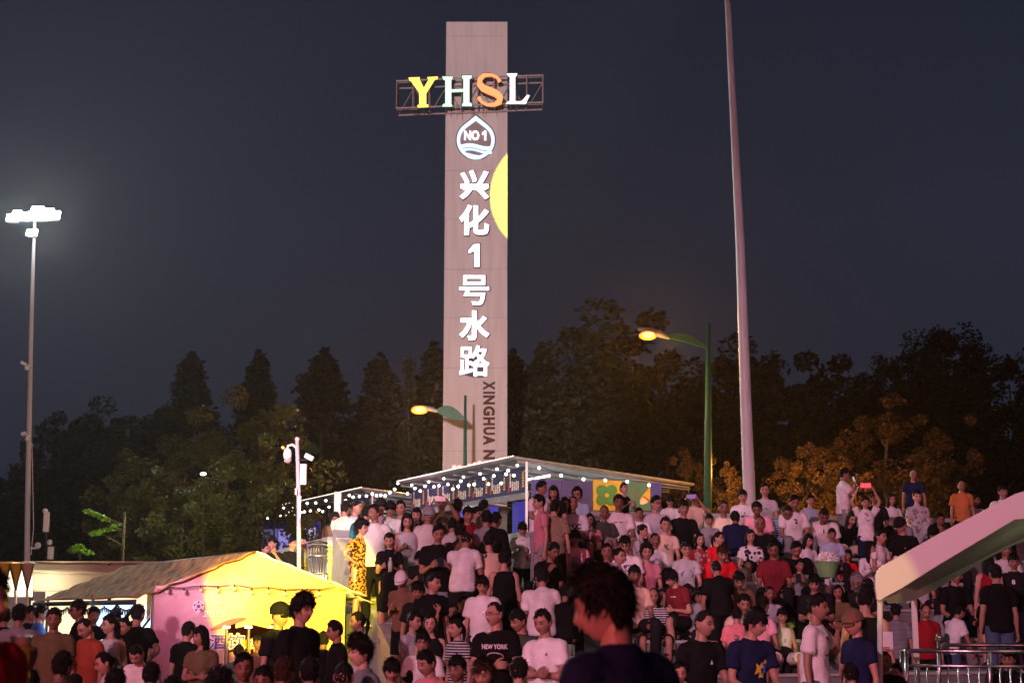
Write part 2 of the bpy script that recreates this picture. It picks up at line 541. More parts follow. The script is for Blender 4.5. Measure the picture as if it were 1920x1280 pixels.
def wave(y0, y1, amp, a, b, n=14, ph=0.0):
    up = [(a + (b - a) * i / n, y0 + amp * math.sin(ph + PI * 1.7 * i / n)) for i in range(n + 1)]
    lo = [(b - (b - a) * i / n, y1 + amp * math.sin(ph + PI * 1.7 * (n - i) / n)) for i in range(n + 1)]
    return up + lo
setp(poly_on(yT + 0.006, wave(272, 279, -3.0, 863, 922), 0.03).build('wave_band', E_blue), tower)
setp(poly_on(yT + 0.002, wave(279, 281, -3.0, 862, 921), 0.03).build('wave_band', E_blue2), tower)
setp(poly_on(yT + 0.006, wave(281, 285, -3.4, 864, 922), 0.03).build('wave_band', E_blue), tower)
setp(poly_on(yT + 0.004, [(869, 289), (877, 287), (888, 290), (900, 292), (912, 290), (905, 296), (897, 299), (888, 299), (878, 296)], 0.03).build('wave_band', E_blue), tower)
place_text('emblem_text', 'NO', P(884.5, 254, yT), P(0, 245, yT).z - P(0, 263, yT).z, P(899, 254, yT).x - P(871, 254, yT).x, E_white, extrude=0.015, offset=0.03, parent=tower)
setp(poly_on(yT - 0.01, [(904, 249), (908.5, 245), (911.5, 245), (911.5, 263), (908, 263), (908, 251), (904, 253)], 0.03).build('emblem_text', E_white), tower)

# steel cage round the tower that carries the four serif letters
cage = empty('truss_ring', (tc_x, TD - 1.0, P(893, 205, TD).z), 'square steel truss frame ringing the tower behind the four coloured letters', 'steel truss')
M_truss = mat('rusty_truss', (0.20, 0.17, 0.17), 0.6, metal=0.3, var=0.3, scale=12)
yc = TD - 1.05
A = P(744, 152, yc); B = P(744, 203, yc); C2 = P(1018, 141, yc); D2 = P(1018, 192, yc)
ztop, zbot = A.z, B.z
ztop2, zbot2 = C2.z, D2.z
yb = TD - 0.12
bars = []
def bar(a, b, r_=0.04):
    m_ = MB(); m_.tube([a, b], r_, 5)
    setp(m_.build('truss_bar', M_truss), cage)
def lev(x, top):
    t = (x - A.x) / (C2.x - A.x)
    return (ztop + (ztop2 - ztop) * t) if top else (zbot + (zbot2 - zbot) * t)
for yy, dz in ((yc, 0), (yc + 0.9, 0.0)):
    for top in (0, 1):
        bar((A.x, yy, lev(A.x, top)), (C2.x, yy, lev(C2.x, top)))
nx = 9
for i in range(nx + 1):
    x = A.x + (C2.x - A.x) * i / nx
    for yy in (yc, yc + 0.9):
        bar((x, yy, lev(x, 0)), (x, yy, lev(x, 1)), 0.03)
    for top in (0, 1):
        bar((x, yc, lev(x, top)), (x, yc + 0.9, lev(x, top)), 0.025)
    if i < nx:
        x2 = A.x + (C2.x - A.x) * (i + 1) / nx
        bar((x, yc + 0.9, lev(x, i % 2)), (x2, yc + 0.9, lev(x2, 1 - i % 2)), 0.022)
for x in (A.x, A.x + 1.1, C2.x - 1.1, C2.x):
    for top in (0, 1):
        bar((x, yc, lev(x, top)), (x, yb, lev(x, top)))
    for j in range(2):
        y0 = yc + (yb - yc) * j / 2; y1 = yc + (yb - yc) * (j + 1) / 2
        bar((x, y0, lev(x, j % 2)), (x, y1, lev(x, 1 - j % 2)), 0.022)
        bar((x, y1, lev(x, 0)), (x, y1, lev(x, 1)), 0.025)
for j in range(1):
    y1 = yc + (yb - yc) * (j + 0.7) / 3
    for x0, x1 in ((A.x, A.x + 1.1), (C2.x - 1.1, C2.x)):
        for top in (0, 1):
            bar((x0, y1, lev(x0, top)), (x1, y1, lev(x1, top)), 0.025)
# loose cables
for k, (x0, y0) in enumerate(((755, 203), (775, 206), (800, 209))):
    pts = [P(x0 + 10 * t, y0 + 5 * math.sin(t * PI) + 2 * math.sin(t * 9), yc) for t in np.linspace(0, 1.6, 12)]
    m_ = MB(); m_.tube(pts, 0.02, 4); setp(m_.build('loose_cable', M_wire), cage)

# serif letters as solid shapes, pixel outlines scaled to their place
def serif(name, polys, mat_, label):
    o = None
    root = empty(name, P(polys[0][0][0], polys[0][0][1], yc - 0.25), label, 'letter sign', 'large coloured letters on the tower frame')
    for q in polys:
        pass
    m_ = MB(); m2 = MB()
    for i, q in enumerate(polys):
        m_.prism([P(x, y, yc - 0.25 - 0.004 * i) for x, y in q], (0, 0.10, 0))
        cxm = sum(x for x, y in q) / len(q); cym = sum(y for x, y in q) / len(q)
        m2.prism([P(x + (1.2 if x > cxm else -1.2), y + (1.2 if y > cym else -1.2), yc - 0.13 - 0.004 * i) for x, y in q], (0, 0.12, 0))
    lb_ = setp(m2.build('letter_box', E_halo), root)
    setp(m_.build('lit_face', mat_), lb_)
def sw(pts, w):
    """stroke with varying width as quads"""
    L = []; Rr = []
    for i, (x, y) in enumerate(pts):
        x0, y0 = pts[max(i - 1, 0)]; x1, y1 = pts[min(i + 1, len(pts) - 1)]
        dx, dy = x1 - x0, y1 - y0; l = math.hypot(dx, dy)
        nx_, ny_ = -dy / l, dx / l
        L.append((x + nx_ * w[i] / 2, y + ny_ * w[i] / 2)); Rr.append((x - nx_ * w[i] / 2, y - ny_ * w[i] / 2))
    return [[L[i], L[i + 1], Rr[i + 1], Rr[i]] for i in range(len(pts) - 1)]
Y_ = [[(768, 148), (785, 146), (798, 172), (789, 178)], [(806, 145), (818, 144), (798, 176), (791, 172)], [(786, 172), (799, 172), (799, 198), (786, 198)],
      [(766, 146), (787, 145), (786, 149), (768, 151)], [(801, 145), (821, 144), (820, 148), (803, 149)], [(783, 197), (803, 196), (803, 200), (783, 201)]]
serif('letter_sign', Y_, emat('letter_yellow_glow', (1.0, 0.80, 0.12), 1.15), 'glowing yellow serif letter Y at the left of the tower frame')
H_ = [[(835, 148), (846, 148), (846, 196), (835, 196)], [(869, 146), (880, 146), (880, 195), (869, 195)], [(845, 168), (870, 167), (870, 171), (845, 172)],
      [(829, 144), (849, 144), (847, 149), (832, 149)], [(866, 142), (885, 142), (883, 147), (867, 147)], [(829, 199), (832, 195), (846, 195), (848, 199)], [(866, 198), (868, 193), (883, 193), (885, 198)]]
serif('letter_sign', H_, emat('letter_green_glow', (0.48, 0.95, 0.66), 1.05), 'glowing mint green serif letter H on the tower frame')
sc_ = [(937, 153), (932, 145), (920, 140), (908, 141), (900, 148), (899, 157), (906, 165), (918, 170), (930, 175), (938, 183), (936, 191), (926, 196), (913, 196), (903, 191), (897, 182)]
sw_ = [7, 4, 4.5, 7, 9, 11, 12.5, 13.5, 13, 12, 11, 7, 4.5, 4, 7]
serif('letter_sign', sw(sc_, sw_), emat('letter_orange_glow', (1.0, 0.30, 0.10), 1.1), 'glowing orange serif letter S on the tower frame')
L_ = [[(956, 141), (966, 141), (966, 192), (956, 192)], [(950, 138), (970, 138), (968, 142), (953, 142)], [(949, 194), (953, 190), (988, 190), (986, 194)], [(985, 194), (978, 190), (989, 178), (993, 179)]]
serif('letter_sign', L_, emat('letter_white_glow', (1.0, 0.93, 0.97), 1.2), 'glowing white serif letter L at the right of the tower frame')

# ================================================================== POLES
M_pole = mat('pale_pole', (0.40, 0.39, 0.41), 0.45, var=0.08, scale=1)
def mast(label, pts, name='light_mast', cat='light mast'):
    """pts: (px, py, d, radius px)"""
    w = [P(x, y, d) for x, y, d, r_ in pts]
    base = w[0].copy()
    root = empty(name, base, label, cat)
    m_ = MB(); m_.tube(w, [r_ * d / FPX for (_, _, d, r_) in pts], 20)
    setp(m_.build('pole', M_pole, smooth=True), root)
    return root, w
# left floodlight mast, d = 45
lm, w = mast('tall pink lit floodlight mast on the left, its lamps blazing white', [(50, 1170, 45, 5.6), (51, 1000, 45, 5.2), (54, 820, 45, 4.6), (58, 640, 45, 3.9), (63, 470, 45, 3.2), (66, 405, 45, 2.8)], 'floodlight_mast', 'floodlight')
M_floodlens = emat('flood_lens_glow', (1.0, 1.0, 0.97), 60)
M_house = mat('lamp_housing', (0.25, 0.25, 0.26), 0.5)
bar_ = MB(); bar_.tube([P(18, 404, 45), P(113, 402, 45)], 0.05, 8); setp(bar_.build('crossarm', M_pole), lm)
for i, (x, y, s_) in enumerate(((24, 408, 1.0), (44, 405, 1.0), (62, 404, 1.05), (80, 404, 1.1), (100, 403, 1.1), (32, 400, 0.7), (70, 394, 1.0), (90, 397, 0.9), (60, 436, 0.85))):
    c = P(x, y, 44.8)
    h_ = MB(); h_.box(c + Vector((0, 0.09, 0)), (0.34 * s_, 0.14, 0.30 * s_), rot=Matrix.Rotation(R(-25), 3, 'X'))
    hs_ = setp(h_.build('lamp_housing', M_house, bevel=0.02), lm)
    l_ = MB(); l_.box(c + Vector((0, 0.0, 0)), (0.36 * s_, 0.05, 0.24 * s_), rot=Matrix.Rotation(R(-25), 3, 'X'))
    setp(l_.build('lamp_lens', M_floodlens), hs_)
lamp('flood_light', 'SPOT', P(66, 404, 44.4), (2, 20, 0), 2600, (1.0, 0.95, 0.85), spot_size=R(120), spot_blend=0.6, shadow_soft_size=0.8)
lamp('flood_spill', 'SPOT', P(66, 404, 44.0), (0, 0, 3), 9500, (0.95, 1.0, 0.97), spot_size=R(118), spot_blend=0.5, shadow_soft_size=0.5)
lamp('flood_pole_light', 'POINT', P(66, 425, 44.0), None, 120, (1.0, 1.0, 0.97), shadow_soft_size=0.4)
# small cameras on that mast
for (x, y, sx_) in ((47, 683, 1), (48, 815, -1)):
    m_ = MB(); m_.tube([P(56, y + 3, 44.8), P(x, y, 44.7)], 0.02, 5); m_.box(P(x - 3, y - 2, 44.7), (0.12, 0.2, 0.09), rot=Matrix.Rotation(R(25 * sx_), 3, 'Y')); m_.ball(P(x + 3, y + 7, 44.7), 0.07)
    setp(m_.build('security_camera', M_white), lm)
m_ = MB(); m_.tube([P(57, 1027, 44.9), P(68, 1027, 44.9)], 0.03, 6); m_.ball(P(71, 1022, 44.9), 0.10); m_.tube([P(60, 830, 44.9), P(63, 990, 44.9), P(58, 1040, 44.9)], 0.012, 4)
setp(m_.build('side_bracket', M_white), lm)
# right mast, thick, runs out of frame
rm, w = mast('thick pale light mast rising out of frame on the right', [(1409, 1100, 31, 12.4), (1405, 925, 31, 11.6), (1400, 800, 31, 11.0), (1388, 460, 31, 9.0), (1364, 0, 31, 5.6), (1354, -220, 31, 4.6)])

def street_lamp(label, base_px, d, top_y, arm, head, lamp_c, power):
    px = base_px
    root = empty('street_lamp', P(px, 1100, d), label, 'street lamp', 'green street lamps with orange lamps')
    m_ = MB(); m_.tube([P(px - 1, 1100, d), P(px + 0.5, (1100 + top_y) / 2, d), P(px + 1.5, top_y, d)], [0.11 * arm[4], 0.10 * arm[4], 0.055 * arm[4]], 10)
    setp(m_.build('pole', M_green, smooth=True), root)
    # curved blade arm from the pole to the lamp head
    a0 = Vector(P(px, arm[0], d)); a1 = Vector(P(arm[2], arm[3], d))
    bl = MB(); n = 10
    up = []; lo = []
    for i in range(n + 1):
        t = i / n
        p = a0.lerp(a1, t)
        h = arm[1] * d / FPX * (math.sin(PI * min(1, t * 0.92 + 0.04)) ** 0.8)
        rise = 0.10 * math.sin(PI * t)
        up.append(p + Vector((0, 0, rise + h * 0.45))); lo.append(p + Vector((0, 0, rise - h * 0.55)))
    bl.prism([p + Vector((0, -0.05, 0)) for p in up + lo[::-1]], (0, 0.1, 0))
    setp(bl.build('arm', M_green), root)
    hd = MB()
    h0 = Vector(P(head[0], head[1], d)); h1 = Vector(P(head[2], head[3], d))
    dv = h1 - h0
    pts = [h0 + dv * t + Vector((0, 0, 0.05 * math.sin(PI * t))) for t in np.linspace(0, 1, 9)]
    rr = [0.04, 0.07, 0.09, 0.10, 0.10, 0.10, 0.09, 0.06, 0.03]
    hd.tube(pts, [q * head[4] * 0.8 for q in rr], 12)
    setp(hd.build('lamp_head', M_house, smooth=True), root)
    c = Vector(P(lamp_c[0], lamp_c[1] + 2, d)) + Vector((0, -0.10, -0.02)); r0 = lamp_c[2] * d / FPX * 1.05
    bl = MB(); bl.ball(c, r0, 18, 10, (1.7, 1.0, 0.85))
    bw_ = setp(bl.build('lamp_bowl', emat('sodium_glow', (1.0, 0.30, 0.02), 1.5), smooth=True), root)
    bl = MB(); bl.ball(c + Vector((0, -r0 * 0.75, 0)), r0 * 0.7, 16, 8, (1.7, 0.6, 0.8))
    setp(bl.build('lamp_core', emat('sodium_core_glow', (1.0, 0.48, 0.13), 3.0), smooth=True), bw_)
    lamp('sodium_light', 'SPOT', c + Vector((0, -0.3, -0.12)), (c.x * 0.6, 0, -8), power * 6, (1.0, 0.40, 0.05), spot_size=R(150), spot_blend=0.4, shadow_soft_size=0.15)
    lamp('sodium_spill', 'POINT', c + Vector((0, -0.2, -0.9)), None, power * 0.25, (1.0, 0.46, 0.08), shadow_soft_size=0.3)
    return root
street_lamp('green street lamp with orange glow standing right of the tower', 1327, 38, 607, (652, 15, 1248, 630, 1.0), (1256, 634, 1196, 617, 1.2), (1214, 627, 9.5), 620)
street_lamp('green street lamp with leaf shaped arm in front of the tower', 871, 56, 741, (785, 24, 819, 769, 0.85), (824, 772, 778, 763, 1.1), (787, 766, 9), 560)
street_lamp('dim green street lamp half hidden behind the camera pole', 600, 62, 812, (846, 22, 565, 838, 0.9), (570, 840, 530, 833, 0.9), (533, 836, 5), 150)

# CCTV pole
cp = empty('camera_pole', P(560, 1100, 24), 'slim pole with white security cameras and a box behind the yellow tent', 'camera pole')
m_ = MB(); m_.tube([P(561, 1110, 24), P(560, 940, 24), P(557, 824, 24)], [0.036, 0.034, 0.03], 12); m_.ball(P(557, 823, 24), 0.04); setp(m_.build('pole', M_pole, smooth=True), cp)
m_ = MB(); m_.tube([P(557, 840, 24), P(548, 833, 24), P(540, 836, 24), P(539, 843, 24)], [0.022, 0.02, 0.02, 0.02], 8); setp(m_.build('bracket', M_white, smooth=True), cp)
m_ = MB(); m_.ball(P(539, 852, 24), 0.075, 14, 10, (0.9, 0.9, 1.5)); setp(m_.build('dome_camera', M_white, smooth=True), cp)
m_ = MB(); m_.ball(P(539.5, 861, 24), 0.062, 12, 8); setp(m_.build('dome_window', mat('smoked_dome', (0.3, 0.27, 0.28), 0.15), smooth=True), cp)
m_ = MB(); m_.tube([P(558, 862, 24), P(572, 862, 24), P(577, 857, 24)], 0.02, 8); setp(m_.build('bracket', M_dark), cp)
m_ = MB(); m_.box(P(580, 857, 23.9), (0.15, 0.11, 0.08), rot=Matrix.Rotation(R(28), 3, 'Y')); setp(m_.build('bullet_camera', M_white, bevel=0.015), cp)
m_ = MB(); m_.box(P(569, 889, 23.9), (0.10, 0.08, 0.33)); setp(m_.build('equipment_box', M_white, bevel=0.01), cp)
m_ = MB(); m_.box(P(555, 921, 23.9), (0.03, 0.03, 0.10)); m_.box(P(563, 950, 23.95), (0.02, 0.02, 0.36)); setp(m_.build('small_box', M_white), cp)
# far boxes glimpsed by the left mast
for x, y, hh, lab in ((87, 978, 0.55, 'small white cabinet and camera on a dark pole beside the left mast'), (95, 1036, 0.35, 'small white lamp box low on a dark pole left')):
    t_ = empty('equipment_pole', P(x, 1120, 42), lab, 'pole')
    m_ = MB(); m_.tube([P(x, 1120, 42), P(x, y - 22, 42)], 0.035, 8); setp(m_.build('pole', M_dark), t_)
    m_ = MB(); m_.box(P(x, y, 41.9), (0.15, 0.12, hh)); setp(m_.build('cabinet', M_white, bevel=0.02), t_)
    m_ = MB(); m_.ball(P(x - 2, y - 20, 41.9), 0.08); setp(m_.build('dome_camera', M_white, smooth=True), t_)
# ================================================================== YELLOW LIT TENT
GA = Vector((-4.72, 20.0, 0)); DW = Vector((0.89, 0.456, 0)); DL = Vector((-0.456, 0.89, 0))
TW, TL = 2.68, 7.6
def tp_(w, l, z):          # point in the tent's own frame
    p = GA + DW * w + DL * l
    return Vector((p.x, p.y, z))
ZE, ZP = P(300, 1100, 20).z - 0.0, P(470, 1033, 20.6).z
tent = empty('market_tent', tp_(TW / 2, TL / 2, 0), 'long peaked market tent washed in yellow and pink light at the left', 'tent', rz=0)
M_gable = bpy.data.materials.new('printed_beam_lit_canvas')
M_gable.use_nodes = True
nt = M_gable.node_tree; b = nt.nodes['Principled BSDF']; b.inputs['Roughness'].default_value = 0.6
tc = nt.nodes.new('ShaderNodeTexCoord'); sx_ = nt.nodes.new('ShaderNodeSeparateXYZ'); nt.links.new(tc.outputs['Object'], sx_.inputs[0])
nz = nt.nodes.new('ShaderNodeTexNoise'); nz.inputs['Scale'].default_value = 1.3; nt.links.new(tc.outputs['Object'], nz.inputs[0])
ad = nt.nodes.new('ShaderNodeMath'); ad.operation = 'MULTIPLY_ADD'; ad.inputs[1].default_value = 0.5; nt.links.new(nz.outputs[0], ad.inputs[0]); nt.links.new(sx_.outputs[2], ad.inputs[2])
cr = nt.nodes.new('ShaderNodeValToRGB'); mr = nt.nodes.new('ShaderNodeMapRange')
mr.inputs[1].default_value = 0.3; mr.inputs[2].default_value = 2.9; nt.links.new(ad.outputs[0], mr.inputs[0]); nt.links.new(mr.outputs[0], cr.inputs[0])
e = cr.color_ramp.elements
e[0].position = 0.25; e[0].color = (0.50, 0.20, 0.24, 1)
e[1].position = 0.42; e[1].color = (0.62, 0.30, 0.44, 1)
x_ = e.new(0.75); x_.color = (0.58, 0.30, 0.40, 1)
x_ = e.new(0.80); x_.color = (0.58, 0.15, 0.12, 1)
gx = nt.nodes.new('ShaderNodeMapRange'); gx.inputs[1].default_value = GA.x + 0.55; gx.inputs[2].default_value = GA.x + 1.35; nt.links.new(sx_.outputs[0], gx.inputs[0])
gm = nt.nodes.new('ShaderNodeMix'); gm.data_type = 'RGBA'; nt.links.new(gx.outputs[0], gm.inputs[0]); nt.links.new(cr.outputs[0], gm.inputs[6]); gm.inputs[7].default_value = (0.80, 0.50, 0.13, 1)  # right part of the cloth carries the yellow beam's colour
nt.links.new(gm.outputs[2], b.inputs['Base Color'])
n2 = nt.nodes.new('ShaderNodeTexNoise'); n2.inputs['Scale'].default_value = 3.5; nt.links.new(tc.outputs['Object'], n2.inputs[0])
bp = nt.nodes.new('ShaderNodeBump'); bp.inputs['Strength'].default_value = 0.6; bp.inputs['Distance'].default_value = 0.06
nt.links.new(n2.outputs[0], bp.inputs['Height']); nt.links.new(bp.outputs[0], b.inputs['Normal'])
# roof: two cloth panels, sagging a little, made as solid sheets
def cloth(name, p00, p10, p11, p01, nu, nv, sag, th, mat_, parent, wr=0.02, freq=6, down=(0, 0, -1)):
    """four-corner sheet of cloth with sag and wrinkles, thickness th"""
    v = []; f = []
    p00, p10, p11, p01 = [Vector(q) for q in (p00, p10, p11, p01)]
    nrm = (p10 - p00).cross(p01 - p00).normalized()
    for j in range(nv + 1):
        for i in range(nu + 1):
            s, t = i / nu, j / nv
            p = p00.lerp(p10, s).lerp(p01.lerp(p11, s), t)
            k = math.sin(PI * s) * math.sin(PI * t)
            p = p + Vector(down) * sag * k + nrm * wr * (noise.noise(Vector((s * freq, t * freq * 0.4, 3.1))) + 0.5 * math.sin(s * freq * 3.1 + t))
            v.append(p)
    n = len(v)
    v += [p - nrm * th for p in v]
    w_ = nu + 1
    for j in range(nv):
        for i in range(nu):
            a = j * w_ + i
            f.append([a, a + 1, a + 1 + w_, a + w_]); f.append([n + a, n + a + w_, n + a + 1 + w_, n + a + 1])
    for i in range(nu):
        f.append([i, n + i, n + i + 1, i + 1]); a = nv * w_ + i; f.append([a, a + 1, n + a + 1, n + a])
    for j in range(nv):
        a = j * w_; f.append([a, a + w_, n + a + w_, n + a]); a += nu; f.append([a, n + a, n + a + w_, a + w_])
    me = pymesh(name, v, f)
    o = link(name, me, None, mat_, True)
    return setp(o, parent) if parent is not None else o
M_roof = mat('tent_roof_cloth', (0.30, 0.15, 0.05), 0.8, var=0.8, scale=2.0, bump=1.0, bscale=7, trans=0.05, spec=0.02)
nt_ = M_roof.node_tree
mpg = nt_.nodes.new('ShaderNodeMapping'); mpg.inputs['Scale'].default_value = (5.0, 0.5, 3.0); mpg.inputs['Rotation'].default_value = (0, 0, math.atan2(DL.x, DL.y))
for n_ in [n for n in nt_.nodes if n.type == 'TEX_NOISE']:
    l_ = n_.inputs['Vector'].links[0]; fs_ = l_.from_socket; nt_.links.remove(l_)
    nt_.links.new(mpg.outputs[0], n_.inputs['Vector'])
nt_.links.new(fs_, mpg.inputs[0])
ov = 0.12
cloth('roof_panel', tp_(-0.25, -ov, ZE - 0.14), tp_(TW / 2, -ov, ZP), tp_(TW / 2, TL, ZP), tp_(-0.25, TL, ZE - 0.14), 14, 40, 0.10, 0.012, M_roof, tent, 0.035, 9)
cloth('roof_panel', tp_(TW / 2, -ov, ZP), tp_(TW + 0.28, -ov, ZE - 0.10), tp_(TW + 0.28, TL, ZE - 0.10), tp_(TW / 2, TL, ZP), 14, 30, 0.06, 0.012, M_canvas, tent, 0.02, 9)
# gable triangle and the printed wall below it, a solid sheet with wavy folds
def gable():
    nu, nv = 60, 30
    v = []; f = []
    for j in range(nv + 1):
        for i in range(nu + 1):
            s, t = i / nu, j / nv
            top = ZE + (ZP - ZE) * (1 - abs(s - 0.5) * 2) - 0.02
            z = top * t
            fold = 0.025 * math.sin(s * 26 + 0.6 * math.sin(z * 3)) * (1 - t) * (1.6 if s < 0.12 else 0.5) + 0.02 * noise.noise(Vector((s * 5, z * 1.6, 0)))
            p = tp_(s * TW, fold, z)
            v.append(p)
    n = len(v); v += [p + DL * 0.01 for p in v]; w_ = nu + 1
    for j in range(nv):
        for i in range(nu):
            a = j * w_ + i
            # the wide serving hatch low in the wall
            s, t = i / nu, j / nv
            z = (ZE + (ZP - ZE) * (1 - abs(s - 0.5) * 2)) * t
            if 0.36 < s < 0.66 and 1.02 < z < 1.40: continue
            f.append([a, a + 1, a + 1 + w_, a + w_]); f.append([n + a, n + a + w_, n + a + 1 + w_, n + a + 1])
    return pymesh('gable_wall', v, f)
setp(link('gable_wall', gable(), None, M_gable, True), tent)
# eave strip across the gable, slightly proud
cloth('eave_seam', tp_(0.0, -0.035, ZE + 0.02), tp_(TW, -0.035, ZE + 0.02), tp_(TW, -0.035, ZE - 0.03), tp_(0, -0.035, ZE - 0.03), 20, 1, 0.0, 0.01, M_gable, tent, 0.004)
cloth('side_wall', tp_(TW, 0.05, 0.02), tp_(TW, TL, 0.02), tp_(TW, TL, ZE - 0.03), tp_(TW, 0.05, ZE - 0.03), 24, 6, 0.0, 0.01, M_canvas, tent, 0.03)
for (w, l) in ((0, 0.02), (TW, 0.02), (0, TL / 2), (0, TL), (TW, TL), (TW, TL / 2)):
    m_ = MB(); m_.tube([tp_(w, l + 0.05, 0), tp_(w, l + 0.05, ZE - 0.05)], 0.025, 8); setp(m_.build('tent_post', M_steel), tent)
# two hatch posts
for w in (0.97, 1.27, 1.62):
    m_ = MB(); m_.tube([tp_(w, -0.08, 0), tp_(w, -0.08, 1.42)], 0.022, 8); m_.box(tp_(w, -0.08, 1.41), (0.10, 0.05, 0.03)); setp(m_.build('hatch_post', M_steel), tent)
m_ = MB(); m_.box(tp_(TW * 0.52, 0.35, 1.0), (1.5, 0.5, 0.06), rz=math.atan2(DW.y, DW.x)); setp(m_.build('counter', mat('counter_wood', (0.3, 0.14, 0.07))), tent)
m_ = MB(); m_.box(tp_(TW * 0.52, 1.6, 1.3), (2.2, 0.04, 1.3), rz=math.atan2(DW.y, DW.x)); setp(m_.build('back_cloth', mat('back_cloth', (0.75, 0.30, 0.06))), tent)
# small side awning flap at the right eave
cloth('eave_flap', tp_(TW, -0.1, ZE - 0.05), tp_(TW + 0.55, 0.25, ZE - 0.20), tp_(TW + 0.6, 1.5, ZE - 0.2), tp_(TW, 1.5, ZE - 0.05), 8, 6, 0.05, 0.012, M_canvas, tent, 0.03)
# black scalloped fringe of the long eave
M_fringe = mat('dark_fringe', (0.03, 0.028, 0.05), 0.8)
cloth('eave_band', tp_(-0.27, -ov, ZE - 0.16), tp_(-0.27, TL, ZE - 0.16), tp_(-0.27, TL, ZE - 0.23), tp_(-0.27, -ov, ZE - 0.23), 30, 1, 0, 0.01, M_fringe, tent, 0.01)
fr = MB()
for i in range(60):
    l = -ov + (TL + ov) * (i + 0.5) / 60
    dz = 0.06 + 0.05 * abs(math.sin(i * 0.45))
    fr.prism([tp_(-0.28, l - 0.045, ZE - 0.23 - dz + 0.05), tp_(-0.28, l + 0.045, ZE - 0.23 - dz + 0.05), tp_(-0.28, l, ZE - 0.27 - dz)], DW * 0.012)
tag(setp(fr.build('bunting_fringe', M_fringe), tent), kind='stuff')
# prints on the gable wall (flat print: thin raised letters)
rotG = Matrix((DW, Vector((0, 0, 1)), DW.cross(Vector((0, 0, 1))))).transposed()
def on_gable(px, py):
    """the point of the gable plane behind a pixel"""
    r = ray(px, py); n = DL; o_ = tp_(0, -0.05, 0)
    k = (o_ - Vector((0, 0, CAMZ))).dot(n) / r.dot(n)
    return Vector((0, 0, CAMZ)) + r * k
M_print_w = mat('white_print', (0.9, 0.75, 0.85), 0.6)
M_print_p = mat('purple_print', (0.12, 0.05, 0.26), 0.6)
def gprint(txt_, x0, y0, x1, y1, m, off=0.0, name='printed_text', d=0.0, sh=0):
    a = on_gable(x0, y0); c = on_gable(x1, y1)
    w = (Vector((c.x, c.y, 0)) - Vector((a.x, a.y, 0))).length
    place_text(name, txt_, (a + c) / 2 - DL * d, abs(a.z - c.z), w, m, rot=rotG, extrude=0.002, offset=off, parent=tent, shear=sh)
gprint('2025', 380, 1144, 424, 1156, M_print_w, 0.0, sh=0.25)
gprint('•••', 396, 1129, 414, 1132, M_print_w)
gprint('酒饮', 391, 1186, 461, 1218, M_print_w, 0.06, d=-0.004, name='printed_character')
gprint('酒饮', 393, 1188, 459, 1216, M_print_p, 0.01, d=0.002, name='printed_character')
gprint('品', 463, 1198, 476, 1216, M_print_w, 0.02, name='printed_character')
gprint('饮食文化', 432, 1122, 500, 1134, M_print_w, 0.0) if False else None
# football emblem: ring, dark patches, speed lines
cb = on_gable(372, 1136)
up = Vector((0, 0, 1))
def gdisc(c, r_, m, name, n=24, inner=0.0, d=0.0, rot=0):
    m_ = MB()
    v = [c + (DW * math.cos(2 * PI * i / n + rot) + up * math.sin(2 * PI * i / n + rot)) * r_ - DL * d for i in range(n)]
    if inner:
        v += [c + (DW * math.cos(2 * PI * i / n + rot) + up * math.sin(2 * PI * i / n + rot)) * inner - DL * d for i in range(n)]
        m_.add(v, [[i, (i + 1) % n, n + (i + 1) % n, n + i] for i in range(n)])
    else:
        m_.add(v, [list(range(n))])
    setp(m_.build(name, m), tent)
gdisc(cb, 0.078, M_print_w, 'football_print', d=0.0)
gdisc(cb, 0.068, mat('ball_pink', (0.7, 0.45, 0.6)), 'football_print', d=0.003)
gdisc(cb, 0.025, M_print_p, 'football_patch', 5, d=0.006, rot=PI / 2)
for i in range(5):
    a = 2 * PI * i / 5 + PI / 2
    gdisc(cb + (DW * math.cos(a) + up * math.sin(a)) * 0.058, 0.016, M_print_p, 'football_patch', 5, d=0.006, rot=a)
for i in range(4):
    m_ = MB(); a = cb + DW * (-0.06 + 0.035 * i) - up * (0.08); q = a - DW * (0.09 - 0.01 * i) - up * (0.09 - 0.012 * i)
    m_.add([a + DW * 0.01, a, q, q + DW * 0.003], [[0, 1, 2, 3]]); setp(m_.build('speed_line', M_print_w), tent)
# dark swoosh on the lower wall
m_ = MB()
top_ = [(395 + 5.5 * i, 1178 - 1.8 * i - 6 * math.sin(i / 12 * PI)) for i in range(13)]
bot_ = [(x, y + 4 + 7 * math.sin(i / 12 * PI)) for i, (x, y) in enumerate(top_)]
m_.add([on_gable(x, y) + DL * 0.004 for x, y in top_ + bot_[::-1]], [list(range(26))])
setp(m_.build('swoosh_print', mat('swoosh_print', (0.5, 0.10, 0.12))), tent)
# string of bulbs over the gable
M_bulb_off = mat('clear_bulb', (0.5, 0.4, 0.35), 0.15)
sl = empty('string_lights', tp_(0, -0.2, ZE), 'black string of unlit bulbs strung across the yellow tent front', 'string lights')
pts = []
for i in range(11):
    px = 310 + 31.5 * i
    py = 1101 + (2.5 if i % 2 else 0) - (6 * math.sin((i / 10) * PI) if i < 5 else -2 * math.sin(i))
    pts.append(on_gable(px, py) - DL * 0.1)
m_ = MB(); m_.tube(pts, 0.006, 5); setp(m_.build('cable', M_wire), sl)
for p in pts[:-1]:
    m_ = MB(); m_.tube([p, p - up * 0.035], 0.012, 6); sck = setp(m_.build('bulb_socket', M_wire), sl)
    m_ = MB(); m_.ball(p - up * 0.06, 0.028, 10, 6); setp(m_.build('bulb', M_bulb_off, smooth=True), sck)

